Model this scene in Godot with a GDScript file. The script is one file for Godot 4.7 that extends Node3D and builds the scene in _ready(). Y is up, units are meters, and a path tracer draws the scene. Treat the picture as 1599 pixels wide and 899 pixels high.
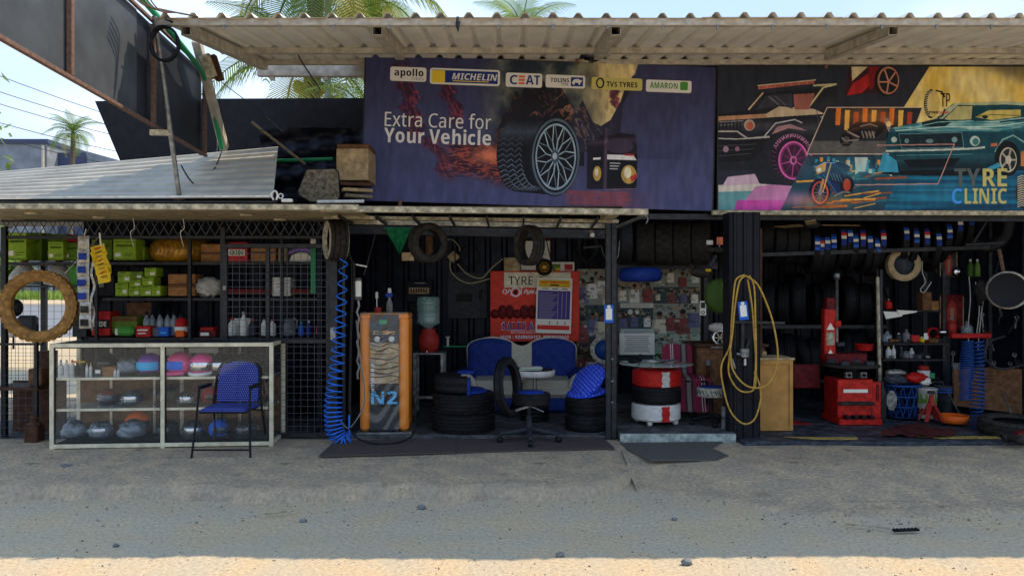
extends Node3D

# A roadside tyre shop. Metres, y up, the camera stands at z = 0 and looks along -z.
const FOCAL := 1185.0   # focal length for a picture 1599 wide
const EYE := 1.5
var M := {}
var used := {}
var rng := RandomNumberGenerator.new()
var tex_cache := {}
var tyre_cache := {}

# a survey point: picture column, picture row, distance from the camera -> metres
func at(x, y, d) -> Vector3:
	return Vector3((x - 799.5) * d / FOCAL, EYE - (y - 449.5) * d / FOCAL, -d)

func nm(parent: Node, base: String) -> String:
	var k = str(parent.get_instance_id()) + base
	var n: int = used.get(k, 0)
	used[k] = n + 1
	return base if n == 0 else "%s_%03d" % [base, n]

func tag(o, label, category, group = ""):
	o.set_meta("label", label)
	o.set_meta("category", category)
	if group != "":
		o.set_meta("group", group)
	return o

func thing(called, label, category, pos = Vector3.ZERO, turn = 0.0, group = "") -> Node3D:
	var o := Node3D.new()
	o.name = nm(self, called)
	add_child(o, true)
	o.position = pos
	o.rotation.y = turn
	tag(o, label, category, group)
	return o

func part(called, m, material, parent, xf = Transform3D.IDENTITY) -> MeshInstance3D:
	var o := MeshInstance3D.new()
	o.name = nm(parent, called)
	if m is SurfaceTool:
		m.generate_normals()
		m = m.commit()
	o.mesh = m
	o.material_override = material
	parent.add_child(o, true)
	o.transform = xf
	return o

func struct(called, m, material) -> MeshInstance3D:
	var o = part(called, m, material, self)
	o.set_meta("kind", "structure")
	return o

func copy(o: Node3D, base: String, pos: Vector3, turn = null) -> Node3D:
	var c: Node3D = o.duplicate()
	c.name = nm(self, base)
	add_child(c, true)
	c.position = pos
	if turn != null:
		c.rotation.y = turn
	return c

# ---------- mesh helpers
func S() -> SurfaceTool:
	var st := SurfaceTool.new()
	st.begin(Mesh.PRIMITIVE_TRIANGLES)
	st.set_smooth_group(-1)
	return st

func tri(st, a, b, c):
	st.add_vertex(a); st.add_vertex(b); st.add_vertex(c)

func quad(st, a, b, c, d):
	tri(st, a, b, c); tri(st, a, c, d)

# box with chamfered edges
func box(st: SurfaceTool, c: Vector3, s: Vector3, bev = 0.0, b = Basis.IDENTITY):
	st.set_smooth_group(-1)
	var h = s * 0.5
	bev = minf(bev, minf(h.x, minf(h.y, h.z)) * 0.6)
	var v = func(sx, sy, sz, ax):
		var p = Vector3(sx * h.x, sy * h.y, sz * h.z)
		if ax != 0: p.x -= sx * bev
		if ax != 1: p.y -= sy * bev
		if ax != 2: p.z -= sz * bev
		return c + b * p
	for ax in 3:
		for s1 in [-1, 1]:
			var q = []
			for k in [[-1, -1], [1, -1], [1, 1], [-1, 1]]:
				var t = [0, 0, 0]
				t[ax] = s1; t[(ax + 1) % 3] = k[0]; t[(ax + 2) % 3] = k[1]
				q.append(v.call(t[0], t[1], t[2], ax))
			if s1 > 0:
				quad(st, q[3], q[2], q[1], q[0])
			else:
				quad(st, q[0], q[1], q[2], q[3])
	if bev <= 0.0:
		return
	for ax in 3:
		var a1 = (ax + 1) % 3
		var a2 = (ax + 2) % 3
		for s1 in [-1, 1]:
			for s2 in [-1, 1]:
				var lo = [0, 0, 0]; var hi = [0, 0, 0]
				lo[ax] = -1; hi[ax] = 1
				lo[a1] = s1; hi[a1] = s1
				lo[a2] = s2; hi[a2] = s2
				var p = v.call(lo[0], lo[1], lo[2], a1); var q = v.call(hi[0], hi[1], hi[2], a1)
				var r = v.call(hi[0], hi[1], hi[2], a2); var t = v.call(lo[0], lo[1], lo[2], a2)
				if s1 * s2 > 0: quad(st, t, r, q, p)
				else: quad(st, p, q, r, t)
	for sx in [-1, 1]:
		for sy in [-1, 1]:
			for sz in [-1, 1]:
				var a = v.call(sx, sy, sz, 0); var d = v.call(sx, sy, sz, 1); var e = v.call(sx, sy, sz, 2)
				if sx * sy * sz > 0: tri(st, e, d, a)
				else: tri(st, a, d, e)

func bx(s: Vector3, bev = 0.0, c = Vector3.ZERO) -> SurfaceTool:
	var st = S()
	box(st, c, s, bev)
	return st

# square bar from a to b
func bar(st: SurfaceTool, a: Vector3, b: Vector3, w: float, h: float, up = Vector3.UP, bev = 0.0):
	var z = (b - a).normalized()
	if absf(z.dot(up)) > 0.99: up = Vector3.BACK
	var x = up.cross(z).normalized()
	var y = z.cross(x).normalized()
	box(st, (a + b) * 0.5, Vector3(w, h, a.distance_to(b)), bev, Basis(x, y, z))

func barm(a, b, w, h, bev = 0.0, up = Vector3.UP) -> SurfaceTool:
	var st = S()
	bar(st, a, b, w, h, up, bev)
	return st

# round tube along points
func tube(st: SurfaceTool, pts: Array, r, n = 8, closed = false):
	st.set_smooth_group(1)
	var k = pts.size()
	var rings = []
	var t0: Vector3 = (pts[1] - pts[0]).normalized()
	var side = t0.cross(Vector3.UP if absf(t0.y) < 0.9 else Vector3.RIGHT).normalized()
	for i in k:
		var t: Vector3
		if closed: t = (pts[(i + 1) % k] - pts[(i - 1 + k) % k]).normalized()
		elif i == 0: t = t0
		elif i == k - 1: t = (pts[i] - pts[i - 1]).normalized()
		else: t = (pts[i + 1] - pts[i - 1]).normalized()
		side = (side - t * side.dot(t)).normalized()
		var up = t.cross(side)
		var rad = r[i] if r is Array else r
		var ring = []
		for j in n:
			var a = TAU * j / n
			ring.append(pts[i] + (side * cos(a) + up * sin(a)) * rad)
		rings.append(ring)
	for i in (k if closed else k - 1):
		var A = rings[i]; var B = rings[(i + 1) % k]
		for j in n:
			var j2 = (j + 1) % n
			quad(st, A[j], A[j2], B[j2], B[j])
	if not closed:
		st.set_smooth_group(-1)
		for j in range(1, n - 1):
			tri(st, rings[0][0], rings[0][j + 1], rings[0][j])
			tri(st, rings[k - 1][0], rings[k - 1][j], rings[k - 1][j + 1])
	st.set_smooth_group(-1)

func tb(pts: Array, r, n = 8, closed = false) -> SurfaceTool:
	var st = S()
	tube(st, pts, r, n, closed)
	return st

# smooth curve through points
func curve(pts: Array, per = 6, closed = false) -> Array:
	var out = []
	var k = pts.size()
	for i in (k if closed else k - 1):
		var p0 = pts[(i - 1 + k) % k] if closed else pts[maxi(i - 1, 0)]
		var p1 = pts[i]; var p2 = pts[(i + 1) % k]
		var p3 = pts[(i + 2) % k] if closed else pts[mini(i + 2, k - 1)]
		for j in per:
			out.append(p1.cubic_interpolate(p2, p0, p3, float(j) / per))
	if not closed: out.append(pts[k - 1])
	return out

# lathe round y: profile of Vector2(radius, height)
func lathe(st: SurfaceTool, prof: Array, n = 20, xf = Transform3D.IDENTITY, crease = false, group0 = 1, a0 = 0.0, a1 = TAU):
	var cols = []
	for j in n + 1:
		var a = lerpf(a0, a1, float(j) / n)
		var col = []
		for p in prof:
			col.append(xf * Vector3(p.x * cos(a), p.y, p.x * sin(a)))
		cols.append(col)
	for i in prof.size() - 1:
		st.set_smooth_group(group0 + (i if crease else 0))
		for j in n:
			quad(st, cols[j][i], cols[j + 1][i], cols[j + 1][i + 1], cols[j][i + 1])
	st.set_smooth_group(-1)

func lt(prof: Array, n = 20, crease = false, xf = Transform3D.IDENTITY) -> SurfaceTool:
	var st = S()
	lathe(st, prof, n, xf, crease)
	return st

# flat polygon (x, y) made solid along z
func prism(st: SurfaceTool, poly: Array, depth: float, xf = Transform3D.IDENTITY):
	st.set_smooth_group(-1)
	var pv = PackedVector2Array(poly)
	if Geometry2D.is_polygon_clockwise(pv): pv.reverse()
	var idx = Geometry2D.triangulate_polygon(pv)
	var P = func(k, z): return xf * Vector3(pv[k].x, pv[k].y, z)
	for i in range(0, idx.size(), 3):
		var a = idx[i]; var b = idx[i + 1]; var c = idx[i + 2]
		if (pv[b] - pv[a]).cross(pv[c] - pv[a]) < 0:
			var t = b; b = c; c = t
		tri(st, P.call(a, depth / 2), P.call(c, depth / 2), P.call(b, depth / 2))
		tri(st, P.call(a, -depth / 2), P.call(b, -depth / 2), P.call(c, -depth / 2))
	for k in pv.size():
		var k2 = (k + 1) % pv.size()
		quad(st, P.call(k, depth / 2), P.call(k2, depth / 2), P.call(k2, -depth / 2), P.call(k, -depth / 2))

func pr(poly: Array, depth: float) -> SurfaceTool:
	var st = S()
	prism(st, poly, depth)
	return st

# grid surface from a function of (u, v) in 0..1
func gridm(nu: int, nv: int, f: Callable, smooth = true, colf = null) -> SurfaceTool:
	var st = S()
	st.set_smooth_group(1 if smooth else -1)
	var P = []
	var C = []
	for i in nu + 1:
		var row = []
		var crow = []
		for j in nv + 1:
			row.append(f.call(float(i) / nu, float(j) / nv))
			if colf != null: crow.append(colf.call(row[j]))
		P.append(row)
		C.append(crow)
	for i in nu:
		for j in nv:
			for k in [[0, 0], [1, 0], [1, 1], [0, 0], [1, 1], [0, 1]]:
				if colf != null: st.set_color(C[i + k[0]][j + k[1]])
				st.set_uv(Vector2(float(i + k[0]) / nu, float(j + k[1]) / nv))
				st.add_vertex(P[i + k[0]][j + k[1]])
	return st

# a thin sheet with ribs: corner o, width vector u, length vector v; ribs run along v
func ribbed(o: Vector3, u: Vector3, v: Vector3, pitch: float, h: float, base = 0.32, top = 0.14, thick = 0.0, v2 = null) -> SurfaceTool:
	var st = S()
	var w = u.length()
	var n = -u.cross(v).normalized()
	if n.y < -0.2 or (absf(n.y) <= 0.2 and n.z < 0): n = -n
	var xs = [[0.0, 0.0]]
	var k = int(round(w / pitch))
	for i in k:
		var c = (i + 0.5) / k
		var hb = base * 0.5 / k; var ht = top * 0.5 / k
		xs.append_array([[c - hb, 0.0], [c - ht, h], [c + ht, h], [c + hb, 0.0]])
	xs.append([1.0, 0.0])
	var vv = v if v2 == null else v2
	for i in xs.size() - 1:
		var a = o + u * xs[i][0] + n * xs[i][1]
		var b = o + u * xs[i + 1][0] + n * xs[i + 1][1]
		var va = v.lerp(vv, xs[i][0]); var vb = v.lerp(vv, xs[i + 1][0])
		for s in 4:
			quad(st, a + va * (s / 4.0), b + vb * (s / 4.0), b + vb * ((s + 1) / 4.0), a + va * ((s + 1) / 4.0))
	return st

# lumpy ball
func lump(c: Vector3, r: Vector3, amp = 0.12, freq = 2.2, seed = 1, n = 18) -> SurfaceTool:
	var ns := FastNoiseLite.new()
	ns.seed = seed
	ns.frequency = freq
	return gridm(n, n / 2, func(u, v):
		var a = u * TAU; var b = (v - 0.5) * PI
		var d = Vector3(cos(a) * cos(b), sin(b), sin(a) * cos(b))
		var s = 1.0 + amp * ns.get_noise_3dv(d * (1.0 if absf(v - 0.5) < 0.49 else 1.0)) * 2.0
		return c + d * r * s)

# ---------- lettering
var fonts := {}
func font(bold = false, serif = false) -> Font:
	var k = str(bold) + str(serif)
	if not fonts.has(k):
		var f := SystemFont.new()
		f.font_names = PackedStringArray(["Droid Serif" if serif else "Droid Sans"])
		f.font_weight = 700 if bold else 400
		fonts[k] = f
	return fonts[k]

# text centred at pos in the parent's axes, w wide and h high (cap to base), facing +z
func txt(parent, s: String, pos: Vector3, w: float, h: float, material, bold = false, serif = false, b = Basis.IDENTITY):
	var t := TextMesh.new()
	t.text = s
	t.font = font(bold, serif)
	t.font_size = 48
	t.pixel_size = 0.002
	t.depth = 0.004
	t.curve_step = 3.0
	var bb = t.get_aabb()
	if bb.size.x < 1e-5: return null
	var sx = w / bb.size.x
	var sy = h / bb.size.y
	var o := MeshInstance3D.new()
	o.name = nm(parent, "lettering")
	o.mesh = t
	o.material_override = material
	parent.add_child(o, true)
	o.transform = Transform3D(b * Basis.from_scale(Vector3(sx, sy, 0.5)), pos - b * Vector3((bb.position.x + bb.size.x / 2) * sx, (bb.position.y + bb.size.y / 2) * sy, 0))
	return o

# ---------- materials
func noise_img(kind: String) -> Image:
	var ns := FastNoiseLite.new()
	ns.noise_type = FastNoiseLite.TYPE_SIMPLEX_SMOOTH
	ns.fractal_type = FastNoiseLite.FRACTAL_FBM
	ns.fractal_octaves = 6
	ns.fractal_gain = 0.62
	ns.seed = kind.hash() % 1000
	ns.frequency = 0.012
	var n = 384
	if kind == "fine":
		ns.frequency = 0.13
	if kind == "grain":
		ns.frequency = 0.03
	var im: Image = ns.get_seamless_image(n, n)
	im.convert(Image.FORMAT_RGB8)
	return im

func wear(kind: String, lo: float, hi: float, gamma = 1.0) -> ImageTexture:
	var key = "%s%.2f%.2f%.2f" % [kind, lo, hi, gamma]
	if tex_cache.has(key): return tex_cache[key]
	var im = noise_img(kind)
	var n = im.get_width()
	for y in n:
		for x in n:
			var v = clampf((im.get_pixel(x, y).r - 0.22) / 0.56, 0, 1)
			v = lo + (hi - lo) * pow(v, gamma)
			im.set_pixel(x, y, Color(v, v, v))
	tex_cache[key] = ImageTexture.create_from_image(im)
	return tex_cache[key]

func mk(key: String, r, g, b, rough = 0.6, metal = 0.0, kind = "", scale = 1.0, lo = 0.75, hi = 1.0, bump = 0.0) -> StandardMaterial3D:
	var m := StandardMaterial3D.new()
	m.resource_name = key
	m.albedo_color = Color(r / 255.0, g / 255.0, b / 255.0)
	m.roughness = rough
	m.metallic = metal
	if metal < 0.3 and rough > 0.25: m.metallic_specular = 0.3
	m.cull_mode = BaseMaterial3D.CULL_DISABLED
	if kind != "":
		m.albedo_texture = wear(kind, lo, hi)
		m.uv1_triplanar = true
		m.uv1_world_triplanar = true
		m.uv1_scale = Vector3.ONE * scale
		if bump > 0:
			m.heightmap_enabled = true
			m.heightmap_texture = wear(kind, 0.0, 1.0)
			m.heightmap_scale = bump
	M[key] = m
	return m

func glass(key, r, g, b, a, rough = 0.03):
	var m := StandardMaterial3D.new()
	m.resource_name = key
	m.albedo_color = Color(r / 255.0, g / 255.0, b / 255.0, a)
	m.transparency = BaseMaterial3D.TRANSPARENCY_ALPHA
	m.roughness = rough
	m.cull_mode = BaseMaterial3D.CULL_DISABLED
	M[key] = m
	return m

func printed(key, im: Image, rough = 0.5):
	var m := StandardMaterial3D.new()
	m.resource_name = key
	m.albedo_texture = ImageTexture.create_from_image(im)
	m.roughness = rough
	m.metallic_specular = 0.3
	m.cull_mode = BaseMaterial3D.CULL_DISABLED
	M[key] = m
	return m

# print facing +z, size w x h, centred; wave: depth of its slack folds
func print_quad(w: float, h: float, wave = 0.0) -> SurfaceTool:
	return gridm(90 if wave > 0 else 1, 30 if wave > 0 else 1, func(u, v):
		return Vector3((u - 0.5) * w, (0.5 - v) * h, -wave * (0.5 + 0.5 * sin(u * 37 + 4 * sin(v * 5 + u * 9))) * sin(PI * v)))

# faded, dusty vinyl: a fine print grain over a picture
func dusty(im: Image, seed: int) -> Image:
	var n := FastNoiseLite.new(); n.seed = seed; n.frequency = 0.02; n.fractal_octaves = 5
	for y in im.get_height():
		for x in im.get_width():
			var k = 1.02 + 0.16 * n.get_noise_2d(x * 1.6, y * 0.5)
			var c = im.get_pixel(x, y)
			im.set_pixel(x, y, Color(c.r * k, c.g * k, c.b * k))
	return im

# ---------- drawing on an image (prints only)
func p_poly(im: Image, pts: Array, c: Color):
	var y0 = 1e9; var y1 = -1e9
	for p in pts:
		y0 = minf(y0, p.y); y1 = maxf(y1, p.y)
	for y in range(maxi(0, int(y0)), mini(im.get_height(), int(y1) + 1)):
		var yy = y + 0.5
		var xs = []
		for i in pts.size():
			var a = pts[i]; var b = pts[(i + 1) % pts.size()]
			if (a.y <= yy) != (b.y <= yy):
				xs.append(a.x + (yy - a.y) * (b.x - a.x) / (b.y - a.y))
		xs.sort()
		for i in range(0, xs.size() - 1, 2):
			var xa = maxi(0, int(round(xs[i]))); var xb = mini(im.get_width(), int(round(xs[i + 1])))
			if xb > xa: im.fill_rect(Rect2i(xa, y, xb - xa, 1), c)

func p_ell(im, cx, cy, rx, ry, c, rot = 0.0):
	var pts = []
	for i in 40:
		var a = TAU * i / 40
		pts.append(Vector2(cx, cy) + Vector2(cos(a) * rx, sin(a) * ry).rotated(rot))
	p_poly(im, pts, c)

func p_line(im, pts: Array, w: float, c):
	for i in pts.size() - 1:
		var d = (pts[i + 1] - pts[i]).normalized()
		var n = Vector2(-d.y, d.x) * w / 2
		d *= w * 0.3
		p_poly(im, [pts[i] - d + n, pts[i + 1] + d + n, pts[i + 1] + d - n, pts[i] - d - n], c)

func p_glow(im: Image, cx, cy, rx, ry, c: Color, k = 1.0):
	for y in range(maxi(0, int(cy - ry)), mini(im.get_height(), int(cy + ry))):
		for x in range(maxi(0, int(cx - rx)), mini(im.get_width(), int(cx + rx))):
			var q = Vector2(float(x - cx) / rx, float(y - cy) / ry).length()
			if q < 1.0:
				var t = (1 - q) * (1 - q) * (1 + 2 * q) * k
				im.set_pixel(x, y, im.get_pixel(x, y).lerp(c, clampf(t, 0, 1)))

func C8(r, g, b) -> Color:
	return Color(r / 255.0, g / 255.0, b / 255.0)
func V(x, y) -> Vector2:
	return Vector2(x, y)

func _ready():
	rng.seed = 7
	# ---- camera
	var cam := Camera3D.new()
	cam.name = "camera"
	add_child(cam)
	cam.position = Vector3(0, EYE, 0)
	cam.fov = rad_to_deg(2.0 * atan(449.5 / FOCAL))
	cam.near = 0.05
	cam.far = 900.0
	cam.current = true
	# ---- sky
	var we := WorldEnvironment.new()
	we.name = "world_environment"
	var env := Environment.new()
	env.background_mode = Environment.BG_SKY
	var sm := ProceduralSkyMaterial.new()
	sm.sky_top_color = Color(0.57, 0.70, 0.87)
	sm.sky_horizon_color = Color(0.78, 0.83, 0.88)
	sm.sky_curve = 0.22
	sm.ground_horizon_color = Color(0.62, 0.60, 0.55)
	sm.ground_bottom_color = Color(0.42, 0.38, 0.32)
	sm.sun_angle_max = 1.0
	sm.sky_cover = sky_clouds()
	sm.sky_cover_modulate = Color(1, 1, 1, 0.8)
	var sky := Sky.new()
	sky.sky_material = sm
	env.sky = sky
	env.background_energy_multiplier = 0.88
	env.tonemap_mode = Environment.TONE_MAPPER_LINEAR
	env.tonemap_exposure = 1.95
	env.sdfgi_enabled = true
	env.ssao_enabled = true
	env.ssil_enabled = true
	we.environment = env
	add_child(we)
	# ---- sun: high, behind the shop and to its right
	var sun := DirectionalLight3D.new()
	sun.name = "sun"
	add_child(sun)
	sun.basis = Basis.looking_at(Vector3(-0.66, -1.0, 0.37).normalized())
	sun.light_energy = 0.86
	sun.light_color = Color(1.0, 0.925, 0.81)
	sun.light_angular_distance = 0.5
	sun.shadow_enabled = true

	make_materials()
	build_ground()
	build_background()
	build_structure()
	build_signs()
	build_left_bay()
	build_showcase()
	build_centre()
	build_mid()
	build_right()
	build_small()

func sky_clouds() -> ImageTexture:
	var ns := FastNoiseLite.new()
	ns.noise_type = FastNoiseLite.TYPE_SIMPLEX_SMOOTH
	ns.seed = 11
	ns.frequency = 1.3
	ns.fractal_octaves = 5
	var im := Image.create(512, 256, false, Image.FORMAT_RGBA8)
	for y in 256:
		for x in 512:
			var a = x / 512.0 * TAU; var b = (0.5 - y / 256.0) * PI
			var d = Vector3(cos(a) * cos(b), sin(b) * 2.0, sin(a) * cos(b))
			var v = smoothstep(-0.05, 0.5, ns.get_noise_3dv(d * 1.4) + 0.06)
			im.set_pixel(x, y, Color(0.56, 0.55, 0.52, v * 0.9 if b > 0 else 0.0))
	return ImageTexture.create_from_image(im)

func make_materials():
	mk("roof_sheet", 238, 233, 222, 0.6, 0.0, "dust", 0.5, 0.92, 1.0)
	mk("roof_tube", 196, 188, 174, 0.6, 0.0, "dust", 1.5, 0.8, 1.0)
	mk("awning_sheet", 186, 180, 166, 0.5, 0.0, "dust", 0.5, 0.85, 1.0)
	mk("black_sheet", 30, 30, 36, 0.5, 0.1, "dust", 1.2, 0.8, 1.0)
	mk("navy_sheet", 27, 31, 46, 0.38, 0.25, "dust", 1.0, 0.55, 1.0)
	mk("panel_grey", 78, 83, 88, 0.5, 0.1, "dust", 0.5, 0.85, 1.0)
	mk("panel_black", 40, 44, 56, 0.5, 0.1, "dust", 0.5, 0.8, 1.0)
	mk("rust", 122, 96, 84, 0.75, 0.0, "grain", 2.0, 0.8, 1.0)
	mk("cream_paint", 202, 190, 160, 0.5, 0.0, "dust", 2.2, 0.62, 1.0)
	mk("cream_frame", 222, 213, 184, 0.4, 0.1, "dust", 1.5, 0.85, 1.0)
	mk("pvc_plank", 178, 160, 126, 0.45, 0.0, "dust", 1.2, 0.8, 1.0)
	mk("steel_dark", 44, 46, 50, 0.5, 0.35, "dust", 2.5, 0.6, 1.0)
	mk("steel_wire", 70, 74, 82, 0.45, 0.5)
	mk("galv", 150, 152, 150, 0.4, 0.6, "dust", 2.5, 0.65, 1.0)
	mk("chrome", 200, 200, 200, 0.15, 1.0)
	mk("rubber", 31, 31, 33, 0.62, 0.0, "dust", 3.0, 0.6, 1.0)
	mk("rubber_old", 62, 58, 54, 0.8, 0.0, "dust", 3.0, 0.6, 1.0)
	mk("rubber_side", 44, 44, 46, 0.6, 0.0, "dust", 3.0, 0.7, 1.0)
	mk("whitewall", 205, 198, 180, 0.7, 0.0, "dust", 4.0, 0.6, 1.0)
	mk("gold_paint", 172, 126, 66, 0.5, 0.0, "dust", 3.0, 0.65, 1.0)
	mk("gold_bright", 198, 142, 30, 0.35, 0.35, "dust", 3.0, 0.65, 1.0)
	mk("card", 172, 122, 74, 0.85, 0.0, "dust", 2.0, 0.82, 1.0)
	mk("card_dark", 120, 84, 56, 0.85, 0.0, "dust", 2.0, 0.75, 1.0)
	mk("card_pale", 190, 165, 125, 0.85, 0.0, "dust", 2.0, 0.75, 1.0)
	mk("tape", 96, 62, 36, 0.4)
	mk("green_box", 148, 180, 46, 0.55, 0.0, "dust", 2.0, 0.88, 1.0)
	mk("green_box_dark", 104, 134, 38, 0.6, 0.0, "dust", 2.0, 0.85, 1.0)
	mk("green_print", 58, 92, 22, 0.6)
	mk("red", 196, 34, 30, 0.45, 0.0, "dust", 2.5, 0.8, 1.0)
	mk("red_machine", 205, 42, 34, 0.4, 0.1, "dust", 2.5, 0.75, 1.0)
	mk("red_dark", 112, 26, 28, 0.6, 0.0, "dust", 2.5, 0.7, 1.0)
	mk("maroon", 92, 40, 38, 0.95, 0.0, "fine", 2.0, 0.6, 1.0, 0.4)
	mk("orange", 228, 130, 22, 0.35, 0.0, "dust", 2.0, 0.95, 1.0)
	mk("orange_bright", 222, 98, 30, 0.5)
	mk("white", 222, 220, 212, 0.5, 0.0, "dust", 2.5, 0.85, 1.0)
	mk("paper", 226, 222, 208, 0.8)
	mk("grey", 128, 130, 132, 0.6, 0.0, "dust", 2.5, 0.75, 1.0)
	mk("dark", 22, 23, 27, 0.55)
	mk("dark_gloss", 18, 19, 23, 0.18)
	mk("dark_grey", 58, 60, 64, 0.55, 0.0, "dust", 2.5, 0.75, 1.0)
	mk("blue", 30, 60, 148, 0.6, 0.0, "dust", 3.0, 0.8, 1.0)
	mk("blue_hose", 40, 110, 216, 0.35)
	mk("blue_hose_dark", 28, 64, 124, 0.4)
	mk("blue_label", 34, 92, 190, 0.5)
	mk("cyan", 60, 170, 220, 0.35)
	mk("yellow", 226, 188, 30, 0.45, 0.0, "dust", 3.0, 0.85, 1.0)
	mk("yellow_hose", 200, 160, 72, 0.4, 0.0, "dust", 4.0, 0.8, 1.0)
	mk("pink", 222, 70, 130, 0.22)
	mk("purple", 112, 58, 150, 0.25)
	mk("black_red", 150, 28, 32, 0.3)
	mk("green", 24, 120, 74, 0.75, 0.0, "dust", 3.0, 0.7, 1.0)
	mk("green_pipe", 40, 140, 92, 0.4)
	mk("wood", 132, 92, 60, 0.6, 0.0, "grain", 1.2, 0.7, 1.0)
	mk("wood_dark", 84, 54, 38, 0.6, 0.0, "grain", 1.2, 0.7, 1.0)
	mk("plywood", 150, 138, 118, 0.85, 0.0, "grain", 1.6, 0.6, 1.0)
	mk("cabinet", 190, 138, 74, 0.6, 0.0, "dust", 1.2, 0.88, 1.0)
	mk("sofa_blue", 38, 58, 134, 0.75, 0.0, "fine", 4.0, 0.75, 1.0)
	mk("sofa_cream", 192, 186, 168, 0.75, 0.0, "fine", 3.0, 0.85, 1.0)
	mk("clay", 168, 48, 40, 0.45, 0.0, "dust", 2.5, 0.8, 1.0)
	mk("mat", 106, 94, 90, 0.95, 0.0, "fine", 3.0, 0.6, 1.0, 0.3)
	mk("mat_grey", 116, 112, 106, 0.9, 0.0, "fine", 3.0, 0.65, 1.0, 0.3)
	mk("floor_grey", 96, 96, 96, 0.75, 0.0, "dust", 0.9, 0.6, 1.0)
	mk("floor_blue", 78, 84, 94, 0.6, 0.0, "dust", 1.2, 0.5, 1.0)
	mk("step_paint", 172, 182, 174, 0.7, 0.0, "dust", 2.0, 0.7, 1.0)
	mk("stripe_yellow", 208, 176, 96, 0.7, 0.0, "dust", 4.0, 0.6, 1.0)
	mk("skin_print", 150, 110, 90, 0.7)
	mk("asphalt", 128, 132, 136, 0.9, 0.0, "fine", 0.6, 0.85, 1.0)
	mk("foam", 236, 234, 226, 0.7)
	mk("cable", 150, 140, 112, 0.6)
	mk("silver_foil", 190, 184, 172, 0.35, 0.4, "dust", 6.0, 0.7, 1.0)
	mk("bag_white", 196, 194, 184, 0.5, 0.0, "dust", 4.0, 0.8, 1.0)
	mk("building_grey", 140, 146, 154, 0.7, 0.0, "dust", 0.1, 0.85, 1.0)
	mk("building_navy", 70, 78, 104, 0.7)
	mk("plaster", 205, 198, 180, 0.8, 0.0, "dust", 0.2, 0.85, 1.0)
	glass("pane", 235, 245, 240, 0.015)
	M.pane.metallic_specular = 0.3
	glass("table_glass", 190, 220, 210, 0.22)
	glass("clear_plastic", 205, 220, 228, 0.20, 0.22)
	glass("bottle_clear", 190, 205, 210, 0.25, 0.12)
	glass("wrap", 225, 230, 235, 0.02, 0.14)
	glass("bottle_green", 150, 190, 175, 0.30, 0.12)
	glass("visor", 40, 60, 80, 0.8, 0.05)
	var tr = mk("trunk", 128, 116, 100, 0.95, 0.0, "grain", 1.5, 0.55, 1.0)
	tr.uv1_world_triplanar = false
	for k in [["leaf", 66, 92, 40], ["leaf_palm", 78, 98, 52], ["leaf_yellow", 150, 138, 66], ["leaf_light", 98, 124, 54], ["grass", 118, 140, 62]]:
		var m = mk(k[0], k[1], k[2], k[3], 0.5)
		m.backlight_enabled = true
		m.backlight = Color(0.5, 0.6, 0.25)

# ---------- ground
var gn := FastNoiseLite.new()
func ground_y(x, z) -> float:
	var rut = exp(-pow((z + 4.72 + 0.05 * sin(x * 0.7)) / 0.09, 2)) + exp(-pow((z + 3.55 + 0.08 * sin(x * 0.5)) / 0.1, 2))
	return -0.010 * rut + gn.get_noise_2d(x * 40.0, z * 40.0) * 0.012 + gn.get_noise_2d(x * 9 + 50, z * 9) * 0.02

func soil_texture() -> ImageTexture:
	# sandy dust with greyer and redder patches, pebbles and dark grit
	var n = 768
	var a := FastNoiseLite.new(); a.seed = 3; a.frequency = 0.006; a.fractal_octaves = 4
	var b := FastNoiseLite.new(); b.seed = 8; b.frequency = 0.12; b.fractal_octaves = 5; b.fractal_gain = 0.65
	var ia = a.get_seamless_image(n, n)
	var ib = b.get_seamless_image(n, n)
	var im := Image.create(n, n, false, Image.FORMAT_RGB8)
	for y in n:
		for x in n:
			var p = ia.get_pixel(x, y).r; var q = ib.get_pixel(x, y).r
			var t = clampf((p - 0.3) * 2.2 + (q - 0.5) * 0.5, 0, 1)
			var c = C8(184, 170, 146).lerp(C8(192, 171, 139), t)
			c = c * (0.86 + 0.26 * q)
			im.set_pixel(x, y, c)
	var r := RandomNumberGenerator.new()
	r.seed = 5
	for i in 1800:
		var x = r.randi_range(0, n - 4); var y = r.randi_range(0, n - 4)
		var g = r.randf_range(0.42, 0.78)
		im.fill_rect(Rect2i(x, y, r.randi_range(1, 3), r.randi_range(1, 2)), Color(g, g * 0.93, g * 0.84))
	return ImageTexture.create_from_image(im)

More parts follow.
